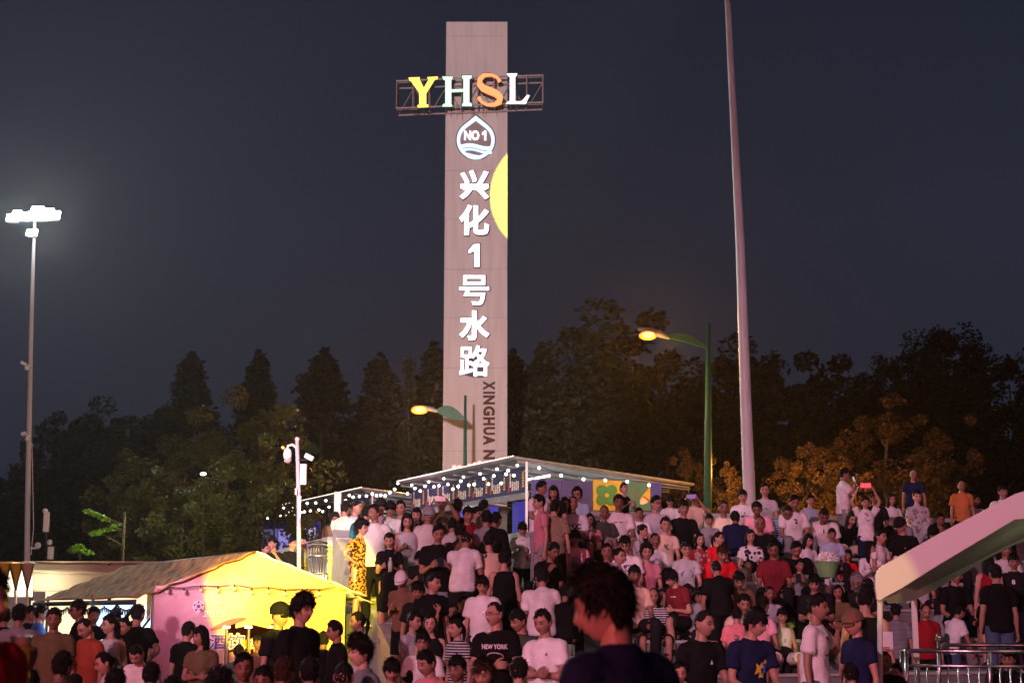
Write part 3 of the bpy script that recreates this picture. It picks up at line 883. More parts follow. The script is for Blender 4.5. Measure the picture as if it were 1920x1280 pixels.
# menu light boxes hanging in the long left side of the tent
E_menu = bpy.data.materials.new('menu_glow'); E_menu.use_nodes = True
nt = E_menu.node_tree; b = nt.nodes['Principled BSDF']
tc = nt.nodes.new('ShaderNodeTexCoord'); nz = nt.nodes.new('ShaderNodeTexNoise'); nz.inputs['Scale'].default_value = 7; nt.links.new(tc.outputs['Object'], nz.inputs[0])
cr = nt.nodes.new('ShaderNodeValToRGB'); e = cr.color_ramp.elements
e[0].position = 0.38; e[0].color = (0.25, 0.50, 1.0, 1); e[1].position = 0.52; e[1].color = (0.62, 0.84, 1.0, 1)
nt.links.new(nz.outputs[0], cr.inputs[0]); nt.links.new(cr.outputs[0], b.inputs['Emission Color']); b.inputs['Emission Strength'].default_value = 2.2
E_menu2 = emat('menu_blue_glow', (0.16, 0.38, 0.95), 1.0)
for i, (l, w0) in enumerate(((0.55, 0.42), (1.55, 0.42), (3.1, 0.42), (4.3, 0.42))):
    mb_ = empty('menu_light_box', tp_(w0, l, ZE - 0.3), ['glowing pale blue menu board nearest the tent corner', 'second glowing menu board from the tent corner', 'third glowing menu board from the tent corner, tilted', 'farthest glowing menu board under the tent eave'][i], 'menu board', 'blue menu boards under the tent eave')
    dl = 0.86 if i < 2 else 1.0
    z1, z0 = ZE - 0.20, ZE - 0.66
    fr_ = MB()
    pts = [tp_(w0 - 0.28, l, z0), tp_(w0 - 0.28, l + dl, z0), tp_(w0 + 0.05, l + dl, z1), tp_(w0 + 0.05, l, z1)]
    nrm = (pts[1] - pts[0]).cross(pts[3] - pts[0]).normalized()
    if nrm.y > 0: nrm = -nrm
    fr_.prism(pts, -nrm * 0.05); setp(fr_.build('case', M_dark), mb_)
    c_ = sum(pts, Vector()) / 4
    q = [c_ + (p - c_) * 0.95 + nrm * 0.006 for p in pts]
    pn = MB(); pn.add(q, [[0, 1, 2, 3]]); setp(pn.build('lit_panel', E_menu), mb_)
    q2 = [q[0], q[1], q[0].lerp(q[3], 0.0) if 0 else q[1].lerp(q[2], 0.16), q[0].lerp(q[3], 0.16)]
    pn = MB(); pn.add([p + nrm * 0.004 for p in q2], [[0, 1, 2, 3]]); setp(pn.build('lower_band', E_menu2), mb_)
lamp('menu_light', 'AREA', tp_(-0.1, 2.6, ZE - 0.35), tp_(-2.5, 1.0, 0.8), 22, (0.6, 0.8, 1.0), shape='RECTANGLE', size=3.5, size_y=0.4)
# shelves and bottles inside, in view between the boards
m_ = MB()
for z in (0.9, 1.25): m_.box(tp_(1.2, 3.6, z), (0.3, 6.0, 0.04), rz=math.atan2(DL.y, DL.x) - PI / 2)
setp(m_.build('shelf', M_white), tent)
M_btl = [mat('bottle_glass_green', (0.02, 0.12, 0.05), 0.1), mat('bottle_glass_brown', (0.15, 0.05, 0.01), 0.1), mat('bottle_white', (0.6, 0.6, 0.6), 0.3)]
for i in range(16):
    c = tp_(1.12, 0.9 + i * 0.36, 1.27)
    m_ = MB(); m_.tube([c, c + up * 0.14, c + up * 0.18, c + up * 0.24], [0.035, 0.035, 0.014, 0.013], 8)
    o = m_.build('bottle', M_btl[i % 3], smooth=True)
    tag(o, 'small %s bottle standing on the shelf inside the yellow tent' % ('green glass', 'brown glass', 'white')[i % 3], 'bottle', '%s bottles on the tent shelf' % ('green', 'brown', 'white')[i % 3])

# ================================================================== WHITE TENT AT THE LEFT
wt = empty('white_tent', P(150, 1170, 31), 'long cream white tent with plain front, glowing inside, behind the crowd', 'tent')
M_cream = mat('cream_canvas', (0.62, 0.52, 0.40), 0.7, var=0.08, scale=1.5, bump=0.3, bscale=3)
dw = 31
a, b_, c_, d_ = P(52, 1053, dw), P(330, 1056, dw), P(330, 1079, dw - 0.2), P(52, 1071, dw - 0.2)
cloth('upper_fascia', d_, c_, b_, a, 20, 4, 0, 0.02, M_cream, wt, 0.015)
cloth('lower_fascia', P(52, 1108, dw - .1), P(330, 1112, dw - .1), P(330, 1080, dw - .15), P(52, 1072, dw - .15), 20, 6, 0, 0.02, M_cream, wt, 0.02)
m_ = MB(); m_.box((P(190, 1060, dw).x, dw + 2.0, P(0, 1052, dw).z - 0.02), (P(330, 0, dw).x - P(52, 0, dw).x, 4.0, 0.05)); setp(m_.build('roof_sheet', M_cream), wt)
E_warm = emat('warm_interior_glow', (1.0, 0.86, 0.52), 1.25)
m_ = MB(); m_.box((P(190, 1060, dw).x, dw + 1.6, 1.5), (3.2, 0.05, 1.5)); setp(m_.build('lit_back_wall', E_warm), wt)
for px in (58, 205, 326):
    m_ = MB(); m_.tube([P(px, 1140, dw), P(px, 1056, dw)], 0.04, 6); m_.tube([P(px, 1400, dw), P(px, 1140, dw)], 0.04, 6); setp(m_.build('tent_post', M_dark), wt)
m_ = MB(); m_.box(P(63, 1131, dw - .2), (0.09, 0.05, 0.12)); setp(m_.build('notice_card', M_canvas), wt)
lamp('tent_lamp', 'POINT', P(75, 1103, dw - 0.7), None, 30, (1.0, 0.9, 0.62), shadow_soft_size=0.12)
# folded pagoda tents at the far left edge
for i in range(3):
    x0 = -5 + 22 * i; x1 = x0 + 24
    dd = 30
    pg = empty('pagoda_tent', P((x0 + x1) / 2, 1170, dd), ['narrow white tent front with yellow top at the far left edge', 'narrow white tent front with yellow valance, second from the left edge', 'narrow white tent front with cream valance beside the cream tent'][i], 'tent', 'narrow tents with pointed valances')
    xm = (x0 + x1) / 2
    m_ = MB(); m_.prism([P(x0 + 1, 1056, dd), P(x1 - 1, 1055, dd), P(xm + 1.5, 1104, dd - 0.1)], (0, 0.05, 0))
    setp(m_.build('pointed_valance', [mat('yellow_cloth', (0.75, 0.68, 0.03)), mat('yellow_cloth', (0.75, 0.68, 0.03)), M_cream][i]), pg)
    m_ = MB(); m_.prism([P(x0 - 4, 1118, dd + 0.3), P(x1 - 4, 1118, dd + 0.3), P(x1 - 4, 1056, dd + 0.3), P(x0 - 4, 1056, dd + 0.3)], (0, 0.04, 0)); setp(m_.build('lit_panel', emat('white_interior_glow', (1.0, 0.97, 0.78), 1.25)), pg)
    for (xa, xb) in ((x0, xm), (x1, xm)):
        m_ = MB(); m_.prism([P(xa - 1.2, 1056, dd - .12), P(xa + 1.2, 1056, dd - .12), P(xb + 1.4, 1106, dd - .14), P(xb - 1.2, 1106, dd - .14)], (0, 0.04, 0)); setp(m_.build('dark_border', mat('dark_trim', (0.12, 0.10, 0.08))), pg)
    m_ = MB(); m_.tube([P(xm, 1170, dd), P(xm, 1104, dd)], 0.03, 6); setp(m_.build('tent_post', M_canvas), pg)
    m_ = MB(); m_.box(P(xm, 1056, dd + 1.5) + Vector((0, 0, -0.02)), (0.25, 2.6, 0.04)); setp(m_.build('roof_sheet', M_cream), pg)

# ================================================================== UPPER STALLS
M_navyc = mat('navy_valance', (0.028, 0.034, 0.085), 0.6, var=0.15, scale=2, bump=0.3, bscale=4)
M_blue = mat('blue_panel', (0.03, 0.035, 0.32), 0.6, var=0.1)
M_purple = mat('purple_panel', (0.05, 0.035, 0.16), 0.6, var=0.12)
M_alu = mat('alu_roof', (0.22, 0.225, 0.24), 0.5, metal=0.3, var=0.2)
M_ivory = mat('ivory_print', (0.62, 0.56, 0.42), 0.7)
M_ochre = mat('ochre_print', (0.55, 0.36, 0.04), 0.7)
M_redp = mat('red_print', (0.35, 0.03, 0.03), 0.7)
LD = Vector((P(745, 905, 48).x - P(965, 857, 40).x, 8.0, 0)); LL = LD.length; LD.normalize()
RD = Vector((-LD.y * -1, LD.x * -1 * -1, 0))
RD = Vector((LD.y, -LD.x, 0))
def upper_stall(corner_px, corner_py, d, length, label, depth=5.6, quick=False):
    c = P(corner_px, corner_py, d)
    zt = c.z
    root = empty('market_stall', Vector((c.x, c.y, zrow(6))), label, 'stall', 'roofed stalls on the upper platform')
    def q(l, r_, z): return c + LD * l + RD * r_ + Vector((0, 0, z - zt))
    zr = zt - 0.52
    # corrugated roof sheets
    n = int(length / 1.1)
    for i in range(n):
        l0, l1 = length * i / n, length * (i + 1) / n - 0.01
        m_ = MB(); m_.prism([q(l0, 0, zt), q(l1, 0, zt), q(l1, depth, zr), q(l0, depth, zr)], (0, 0, -0.05))
        setp(m_.build('roof_sheet', M_alu), root)
    # edge rail along the two visible sides
    m_ = MB(); m_.tube([q(length, -0.03, zt), q(-0.03, -0.03, zt)], 0.03, 6); m_.tube([q(-0.03, -0.03, zt), q(-0.03, depth, zr)], 0.035, 6); setp(m_.build('edge_rail', M_alu), root)
    # led dots along the rail (hundreds of tiny beads)
    dots = MB(); nd = int(length / 0.14)
    for i in range(nd):
        dots.ball(q(length * i / nd, -0.05, zt + 0.03), 0.022, 6, 4)
    tag(setp(dots.build('led_dots', M_dotled), root), kind='stuff')
    # trusses under the roof
    for i in range(n + 1):
        l = min(length - 0.05, length * i / n + 0.05)
        m_ = MB(); m_.tube([q(l, 0.1, zt - 0.10), q(l, depth - 0.1, zr - 0.10)], 0.03, 5); m_.tube([q(l, 0.3, zt - 0.35), q(l, depth - .1, zr - 0.16)], 0.02, 5)
        setp(m_.build('roof_rafter', M_alu), root)
    vz1, vz0 = zt - 0.22, zt - 0.92
    # valance in panels
    vb = 0.35
    np_ = max(2, int(length / 1.15))
    for i in range(np_):
        l0, l1 = 0.02 + (length - 0.4) * i / np_, 0.02 + (length - 0.4) * (i + 1) / np_ - 0.012
        m_ = MB(); m_.prism([q(l0, vb, vz0), q(l1, vb, vz0), q(l1, vb, vz1), q(l0, vb, vz1)], RD * 0.03)
        pn = setp(m_.build('valance_panel', M_navyc), root)
        lc = (l0 + l1) / 2; w = l1 - l0
        if i % 2 == 0 or True:
            # vertical ornament and letter like marks, too small to read
            mk = MB()
            lx = l0 + w * 0.16
            for k in range(6):
                zz = vz1 - 0.12 - k * 0.075
                mk.prism([q(lx - 0.035 - 0.02 * (k % 2), vb - 0.004, zz), q(lx + 0.045 + 0.015 * (k % 3), vb - 0.004, zz), q(lx + 0.04, vb - 0.004, zz - 0.055), q(lx - 0.04, vb - 0.004, zz - 0.055)], RD * 0.004)
            setp(mk.build('ochre_ornament', M_ochre), root)
            mk = MB()
            for k in range(5):
                lx = l0 + w * (0.42 + 0.105 * k)
                h_ = 0.24 + (0.16 if k == 4 else 0) + 0.03 * (k % 2)
                for j in range(4):
                    zz = vz1 - 0.60 + h_ * j / 4 + (0.10 if k == 4 else 0)
                    wd = 0.030 + 0.014 * ((j + k) % 2)
                    mk.prism([q(lx - wd, vb - 0.004, zz), q(lx + wd, vb - 0.004, zz), q(lx + wd * 0.8, vb - 0.004, zz + h_ / 4 - 0.012), q(lx - wd * 0.7, vb - 0.004, zz + h_ / 4 - 0.008)], RD * 0.004)
            setp(mk.build('ivory_marks', M_ivory), root)
            mk = MB(); lx = l0 + w * 0.93
            mk.prism([q(lx - 0.06, vb - 0.004, vz0 + 0.10), q(lx + 0.05, vb - 0.004, vz0 + 0.08), q(lx + 0.03, vb - 0.004, vz0 + 0.30), q(lx - 0.04, vb - 0.004, vz0 + 0.26)], RD * 0.004)
            setp(mk.build('red_mark', M_redp), root)
    # steel beam under the valance
    m_ = MB(); m_.prism([q(0, vb - 0.01, vz0), q(length - 0.4, vb - 0.01, vz0), q(length - 0.4, vb - 0.01, vz0 - 0.17), q(0, vb - 0.01, vz0 - 0.17)], RD * 0.08); setp(m_.build('lower_beam', M_alu), root)
    # posts clad in blue
    for l in np.arange(0.9, length, 2.0):
        m_ = MB(); m_.box(q(l, vb + 0.25, (zrow(6) + vz0 - 0.2) / 2), (0.42, 0.30, vz0 - 0.2 - zrow(6)), rz=math.atan2(LD.y, LD.x)); setp(m_.build('clad_post', M_blue), root)
    m_ = MB(); m_.box(q(0.0, vb, (zrow(6) + zt - .1) / 2), (0.05, 0.05, zt - .1 - zrow(6)), rz=math.atan2(LD.y, LD.x)); setp(m_.build('corner_post', M_white), root)
    # bright inside: light strips and a coloured back wall
    for l in (1.0, length * 0.5, length - 1.5):
        m_ = MB(); m_.tube([q(l - 0.7, 1.2, zt - 0.42), q(l + 0.7, 1.2, zt - 0.42)], 0.03, 6); setp(m_.build('tube_light', emat('tube_glow', (0.85, 0.95, 1.0), 5)), root)
    lamp('stall_lamp', 'AREA', q(length * 0.45, 2.0, zt - 0.6), q(length * 0.45, 2.6, zrow(6)), 150, (0.85, 0.95, 1.0), shape='RECTANGLE', size=0.4, size_y=length * 0.7)
    bw = [mat('teal_wall', (0.10, 0.42, 0.36), 0.6, var=0.4, scale=3), mat('pale_wall', (0.45, 0.5, 0.48), 0.6, var=0.3, scale=5), mat('lime_wall', (0.35, 0.42, 0.08), 0.6, var=0.4, scale=3)]
    nb = int(length / 1.2)
    for i in range(nb):
        m_ = MB(); m_.prism([q(length * i / nb, depth - 1.2, zrow(6)), q(length * (i + 1) / nb - 0.02, depth - 1.2, zrow(6)), q(length * (i + 1) / nb - .02, depth - 1.2, zrow(6) + 1.35), q(length * i / nb, depth - 1.2, zrow(6) + 1.35)], RD * 0.04)
        setp(m_.build('back_wall_panel', bw[(i * 2) % 3]), root)
    return root, q, zt, zr, vz0
st1, q1, z1t, z1r, v10 = upper_stall(965, 857, 40, LL, 'large roofed stall with blue valance and string lights right of the tower foot')
# end side of the stall: purple wall, clover panel, green panel
def endwall(r0, r1, za, zb_, m, off, name='end_wall_panel'):
    m_ = MB()
    m_.prism([q1(-0.02 - off, r0, za), q1(-0.02 - off, r1, za), q1(-0.02 - off, r1, zb_), q1(-0.02 - off, r0, zb_)], LD * 0.03)
    return setp(m_.build(name, m), st1)
def on_end(px, py, off=0.0):
    o_ = q1(-0.02 - off, 0, 5); r = ray(px, py)
    k = (o_ - Vector((0, 0, CAMZ))).dot(LD) / r.dot(LD)
    return Vector((0, 0, CAMZ)) + r * k
def endpoly(pts, m, off, name):
    m_ = MB(); m_.prism([on_end(x, y, off) for x, y in pts], LD * 0.012)
    return setp(m_.build(name, m), st1)
endpoly([(996, 898), (1053, 900), (1053, 975), (996, 975)], M_purple, 0, 'end_wall_panel')
endpoly([(1053.6, 900), (1111, 902), (1111, 975), (1053.6, 975)], M_purple, 0, 'end_wall_panel')
M_yel = mat('ochre_panel', (0.52, 0.33, 0.035), 0.6)
M_grn = mat('leaf_green_panel', (0.06, 0.20, 0.045), 0.6)
M_tealp = mat('teal_panel', (0.05, 0.15, 0.11), 0.6)
endpoly([(1112, 899), (1166, 901), (1166, 957), (1112, 956)], M_yel, 0.0, 'clover_panel')
endpoly([(1111.6, 957), (1240, 958), (1240, 975), (1111.6, 975)], M_purple, 0, 'end_wall_panel')
endpoly([(1166.4, 901), (1220, 904), (1220, 957), (1166.4, 957)], M_tealp, 0.0, 'teal_panel')
endpoly([(1220.4, 904), (1240, 905), (1240, 957), (1220.4, 957)], M_blue, 0.0, 'end_wall_panel')
for k, (dx, dy) in enumerate(((-9, -9), (9, -9), (-9, 9), (9, 9))):
    endpoly([(1138 + dx + 10.5 * math.cos(2 * PI * i / 20), 928 + dy + 10.5 * math.sin(2 * PI * i / 20)) for i in range(20)], M_grn, 0.014 + 0.003 * k, 'clover_leaf')
endpoly([(1138 + 4 * math.cos(2 * PI * i / 12), 928 + 4 * math.sin(2 * PI * i / 12)) for i in range(12)], M_yel, 0.028, 'clover_centre')
endpoly([(1199, 936), (1219, 912), (1219, 935), (1212, 944)], M_yel, 0.014, 'bottle_print')
endpoly([(1200, 938), (1206, 932), (1216, 940), (1205, 946), (1200, 944)], M_ivory, 0.018, 'bottle_print')
endpoly([(1206, 931), (1208, 929), (1218, 938), (1216, 940)], M_redp, 0.021, 'bottle_print')
lamp('stall_lamp', 'AREA', q1(1.5, 2.6, z1t - 0.95), q1(1.8, 2.6, z1t + 2), 24, (0.9, 0.97, 1.0), shape='RECTANGLE', size=4, size_y=0.3)
lamp('stall_end_lamp', 'AREA', q1(-0.9, 2.4, z1r + 0.05), q1(0.3, 2.4, z1r - 1.0), 16, (1.0, 0.95, 0.85), shape='RECTANGLE', size=4.5, size_y=0.2)
st2, q2, z2t, z2r, v20 = upper_stall(680, 915, 50.8, 12.5, 'farther roofed stall with blue valance behind the camera pole')
# its lilac lit counters at the left
for i, (x0, x1, st_) in enumerate(((490, 519, 0.25), (522, 553, 0.75), (567, 591, 1.1))):
    c = MB(); c.prism([P(x0, 1062, 47), P(x1, 1062, 47), P(x1, 990 - i, 47), P(x0, 993 - i, 47)], (0, 0.1, 0))
    o = c.build('lit_counter_panel', emat('lilac_glow', (0.42, 0.36, 1.0) if i < 2 else (0.62, 0.55, 1.0), st_ * 0.8))
    setp(o, st2)
m_ = MB(); m_.box(P(543, 1022, 47.3), (1.9, 0.3, 1.5)); setp(m_.build('counter', M_blue), st2)
# pink lit pillar between the stalls
m_ = MB(); m_.box((P(633.5, 950, 40).x, 40, (2.85 + P(0, 922, 40).z) / 2), (0.18, 0.18, P(0, 922, 40).z - 2.85))
tag(m_.build('pillar', M_white, bevel=0.01), 'slim pale pillar lit pink between the two upper stalls', 'pillar')
# red globe lanterns just above the roof
for i, (x, y) in enumerate(((852, 875.5), (861.5, 876), (881, 873), (890.5, 870.5), (899.5, 867.5))):
    t_ = empty('globe_lantern', P(x, y + 12, 46), ['leftmost of the pink globe lanterns above the stall roof', 'second pink globe lantern above the stall roof, beside the leftmost', 'middle pink globe lantern above the stall roof', 'fourth pink globe lantern above the stall roof from the left', 'rightmost of the pink globe lanterns above the stall roof'][i], 'lantern', 'pink globe lanterns above the stall roof')
    m_ = MB(); m_.ball(P(x, y, 46), 0.075, 14, 8); setp(m_.build('globe', emat('pink_globe_glow', (1.0, 0.42, 0.34), 1.1), smooth=True), t_)
    m_ = MB(); m_.tube([P(x, y + 4, 46), P(x, y + 40, 46)], 0.012, 5); setp(m_.build('stem', M_dark), t_)

# ------------------------------------------------------------------ string lights
def string_lights(pts3, rad, label, group='lit string lights hung along the stalls', sag=0.12, glow=None):
    root = empty('string_lights', pts3[0], label, 'string lights', group)
    cp_ = []
    for a, b_ in zip(pts3[:-1], pts3[1:]):
        for t in np.linspace(0, 1, 6)[:-1]:
            cp_.append(Vector(a).lerp(Vector(b_), t) + Vector((0, 0, 0.07 - sag * 0.3 * math.sin(PI * t))))
    cp_.append(Vector(pts3[-1]) + Vector((0, 0, 0.07)))
    m_ = MB(); m_.tube(cp_, 0.008, 4); setp(m_.build('cable', M_wire), root)
    ball = None
    for i, p in enumerate(pts3):
        if ball is None:
            m_ = MB(); m_.ball((0, 0, 0), 1.0, 12, 8); ball = m_.mesh('bulb'); ball.materials.append(glow or M_bulb)
            ball.polygons.foreach_set('use_smooth', [True] * len(ball.polygons))
        o = link('bulb', ball); o.location = p; o.scale = (rad,) * 3
        setp(o, root)
    return root
def strpts(px, d0, d1):
    n = len(px); 
    return [P(x, y, d0 + (d1 - d0) * i / (n - 1)) for i, (x, y) in enumerate(px)]
b1 = [(746, 906), (772, 909), (804, 903), (832, 897), (869, 894), (900, 888), (932, 879), (970, 872)]
b2 = [(764, 925), (778, 915), (788, 920), (797, 911), (813.5, 912), (823, 910), (840, 907.5), (849, 916.5), (859, 911.5), (864, 901.5), (879, 909), (889, 907.5), (907, 897), (916, 907), (926, 891.5), (940, 905.5), (949, 888.5), (953, 881.5), (963.5, 891)]
string_lights(strpts(b1, 46.5, 39.0), 0.036, 'string of glowing bulbs tight under the eave of the large stall')
string_lights(strpts(b2, 46.0, 38.6), 0.04, 'zigzag string of glowing bulbs over the blue valance of the large stall')
b3 = [(1011, 877), (1052, 891), (1094, 898), (1135, 900), (1176, 902.5), (1217, 909)]
string_lights(strpts(b3, 38.9, 40.6), 0.042, 'six spaced glowing bulbs along the right end of the large stall')
b4 = [(740, 917), (731, 923), (722, 929), (714, 928), (706, 928.5), (698, 925.5), (687, 929.5), (674, 930), (662, 931.5), (655, 928), (648, 938)]
string_lights(strpts(b4, 46.5, 49.0), 0.043, 'swag of glowing bulbs on the farther stall, left of the pillar gap')
b5 = [(611, 938), (592, 942.5), (576, 943), (550, 950), (531, 952), (546, 958), (542, 961), (565, 960), (571, 959), (582, 957), (598, 955.5), (605, 958.5), (617, 950), (622, 957), (681, 938)]
string_lights(strpts(b5[:13], 50, 54), 0.043, 'string of glowing bulbs along the farther stall behind the camera pole')
b6 = [(482, 966), (493, 964), (498, 957), (502, 971), (516.5, 967.5), (525.5, 966), (535.5, 966), (553.5, 966)]
string_lights(strpts(b6, 57, 53), 0.04, 'short string of glowing bulbs at the far left end of the stalls')

# ================================================================== RIGHT CANOPY
cn = empty('shade_canopy', P(1650, 1300, 14), 'white slanting shade canopy on slim posts at the right edge', 'canopy')
M_cn = mat('canopy_white', (0.56, 0.54, 0.54), 0.5, var=0.05, scale=1)
dn, df = 14.0, 16.0
def band(px_pts_top, px_pts_bot, d, name, th=0.05):
    m_ = MB()
    pts = [P(x, y, d) for x, y in px_pts_top] + [P(x, y, d) for x, y in px_pts_bot[::-1]]
    m_.prism(pts, (0, th, 0)); return setp(m_.build(name, M_cn, bevel=0.008), cn)
# near fascia with rounded corner; it runs on out of the frame
top_n = [(1642, 1100), (1642, 1082), (1645, 1070), (1652, 1062), (1662, 1056), (1760, 1001), (1905, 925), (1925, 919), (1960, 926), (2060, 980)]
bot_n = [(1645, 1124), (1650, 1126), (1660, 1119), (1675, 1111), (1690, 1103), (1760, 1059), (1903, 974), (1925, 972), (1960, 975), (2060, 1030)]
band(top_n, bot_n, dn, 'front_fascia')
top_f = [(1712, 1105), (1713, 1095), (1720, 1089), (1760, 1072), (1800, 1052), (1850, 1027), (1900, 1003), (1960, 975), (2060, 1010)]
bot_f = [(1713, 1124), (1719, 1122), (1728, 1118), (1765, 1098), (1800, 1079), (1850, 1047), (1900, 1022), (1960, 1000), (2060, 1040)]
band(top_f, bot_f, df, 'rear_fascia')
# the slab between the two
m_ = MB()
na = [P(x, y, dn + 0.052) for x, y in [(1646, 1086), (1665, 1066), (1760, 1012), (1905, 936), (1960, 940), (2060, 990)]]
fa = [P(x, y, df - 0.002) for x, y in [(1714, 1102), (1722, 1095), (1800, 1058), (1900, 1008), (1960, 982), (2060, 1015)]]
n = len(na)
v = na + fa + [p - Vector((0, 0, 0.05)) for p in na + fa]
f = []
for i in range(n - 1):
    f.append([i, i + 1, n + i + 1, n + i]); f.append([2 * n + i, 3 * n + i, 3 * n + i + 1, 2 * n + i + 1])
f += [[0, n, 3 * n, 2 * n], [n - 1, 3 * n - 1, 4 * n - 1, 2 * n - 1]]
m_.add(v, f); setp(m_.build('canopy_slab', mat('canopy_underside', (0.38, 0.36, 0.34), 0.6)), cn)
# curved end wall linking the fascias
m_ = MB(); up_ = []; lo_ = []
for i in range(9):
    t = i / 8
    p = P(1645, 1108, dn).lerp(P(1714, 1105, df), t); bow = -0.12 * math.sin(PI * t)
    up_.append(P(1645, 1092, dn + 0.05).lerp(P(1714, 1098, df), t)); lo_.append(P(1648, 1124, dn + 0.05).lerp(P(1716, 1122, df), t) + Vector((0, 0, -0.03 * math.sin(PI * t))))
m_.prism(up_ + lo_[::-1], (0.03, 0.0, 0)); setp(m_.build('end_fascia', M_cn), cn)
m_ = MB(); m_.tube([P(1650, 1500, dn + 0.1), P(1650, 1118, dn + 0.1)], 0.026, 10); setp(m_.build('canopy_post', M_cn, smooth=True), cn)
m_ = MB(); m_.box((P(1717, 1200, df - 0.1).x, df - 0.1, 0.85), (0.052, 0.052, 1.9)); setp(m_.build('canopy_post', M_cn, bevel=0.006), cn)
lamp('canopy_bounce', 'POINT', P(1990, 1075, 15.2), None, 3.5, (0.8, 0.85, 0.45), shadow_soft_size=0.3)

# notice board
nb_ = empty('notice_board', P(1661, 1250, 14.9), 'small white notice board under the canopy beside the post', 'sign')
m_ = MB(); m_.box(P(1661, 1202, 14.9), (0.135, 0.03, 0.19)); setp(m_.build('board', M_white, bevel=0.004), nb_)
m_ = MB()
for k in range(3): m_.box(P(1661, 1213 + 3.2 * k, 14.88), (0.07, 0.006, 0.009))
setp(m_.build('printed_lines', M_redp), nb_)
m_ = MB(); m_.tube([P(1661, 1220, 14.93), P(1661, 1500, 14.93)], 0.015, 8); setp(m_.build('stand', M_steel), nb_)
# railings bottom right
rl = empty('steel_railing', P(1800, 1290, 15.5), 'stainless steel railing with vertical bars at the bottom right', 'railing')
def tube_part(name, pts, r_, m, root, n=10):
    m_ = MB(); m_.tube(pts, r_, n); return setp(m_.build(name, m, smooth=True), root)
tube_part('top_rail', [P(1690, 1222, 16.2), P(1700, 1219, 15.6), P(2050, 1222, 15.6)], 0.022, M_steel, rl)
tube_part('lower_rail', [P(1700, 1247, 15.6), P(2050, 1250, 15.6)], 0.016, M_steel, rl)
for i in range(18):
    x = 1700 + 19.5 * i
    tube_part('baluster', [P(x, 1248, 15.6), P(x, 1320, 15.6)], 0.009, M_steel, rl, 6)
for x in (1691, 1700, 1856, 2010):
    tube_part('rail_post', [P(x, 1219, 15.6), P(x, 1330, 15.6)], 0.02, M_steel, rl)
rl2 = empty('steel_railing', P(1800, 1290, 17.2), 'second steel railing behind, its corner post topped by a shiny ball', 'railing')
tube_part('top_rail', [P(1762, 1208, 17.2), P(2050, 1210, 17.2)], 0.022, M_steel, rl2)
tube_part('rail_post', [P(1761, 1200, 17.2), P(1761, 1330, 17.2)], 0.024, M_steel, rl2)
m_ = MB(); m_.ball(P(1761, 1194, 17.2), 0.042, 14, 10); m_.tube([P(1761, 1200, 17.2), P(1761, 1197, 17.2)], 0.04, 12); setp(m_.build('ball_finial', mat('chrome', (0.8, 0.8, 0.82), 0.08, metal=1), smooth=True), rl2)
m_ = MB(); m_.box(uv(9.9, 17.35, 0.15), (12, 0.15, 0.3), rz=PHI); 

# rail at the head of the stand
kr = empty('top_rail_wall', uv(10, srow(6) * cu_ + 1.5, zrow(6)), 'pale rail along the top of the seating terrace before the trees', 'rail')
u = UR2 + 1.6
m_ = MB(); m_.box(uv(11.5, srow(6) * cu_ + 1.5, zrow(6) + 0.40), (12.5, 0.10, 0.07), rz=PHI); setp(m_.build('rail_cap', M_stone2), kr)
for i in range(9):
    m_ = MB(); m_.box(uv(5.6 + i * 1.45, srow(6) * cu_ + 1.5, zrow(6) + 0.18), (0.14, 0.12, 0.36), rz=PHI); setp(m_.build('rail_post', M_stone2), kr)
# brown slatted railing left of the stair top
gr = empty('slatted_rail', P(592, 1080, 25), 'dark rounded slatted railing lit yellow left of the stair wall', 'railing')
for i in range(7):
    x = 581 + 5.0 * i
    tube_part('slat', [P(x, 1022 + (2 if i in (0, 6) else 0), 24.6 + 0.1 * math.sin(i)), P(x, 1150, 24.6 + 0.1 * math.sin(i))], 0.014, M_steel, gr, 6)
for y in (1017, 1024, 1042, 1075):
    tube_part('rail_ring', [P(579, y + 1, 24.6), P(586, y - 1, 24.5), P(605, y - 1, 24.5), P(613, y + 1, 24.6)], 0.02, M_dark if y < 1030 else M_steel, gr, 6)

# green litter bin with plastic bag on top, on the terrace
bd = 21.2
bn = empty('litter_bin', P(1551, 1130, bd), 'pale green conical litter bin standing among the seated spectators', 'bin')
M_bin = mat('bin_green', (0.16, 0.36, 0.14), 0.5)
m_ = MB(); m_.tube([P(1551, 1082, bd), P(1551, 1072, bd), P(1551, 1053, bd)], [0.11, 0.13, 0.17], 16); m_.tube([P(1551, 1054, bd), P(1551, 1052, bd)], [0.185, 0.185], 16); setp(m_.build('basket', M_bin, smooth=False), bn)
m_ = MB(); m_.tube([P(1551, 1140, bd), P(1551, 1080, bd)], 0.035, 10); setp(m_.build('post', M_white, smooth=True), bn)
def blob(name, c, r_, sc, m, amp=0.35, freq=2.2, seed=0, nu=22, nv=14):
    m_ = MB(); m_.ball((0, 0, 0), 1.0, nu, nv)
    v = []
    for p in m_.v:
        p = Vector(p); q = p * (1 + amp * noise.noise(p * freq + Vector((seed, 0, 0))))
        v.append((c[0] + q.x * r_ * sc[0], c[1] + q.y * r_ * sc[1], c[2] + q.z * r_ * sc[2]))
    m_.v = v
    return m_.build(name, m, smooth=False)
o = blob('plastic_bag', P(1551, 1044, bd), 0.085, (1.5, 1.0, 0.8), mat('plastic_bag', (0.7, 0.72, 0.7), 0.25, spec=0.8), 0.7, 3.0, 3)
tag(o, 'crumpled white plastic bag lying on top of the green litter bin', 'bag')
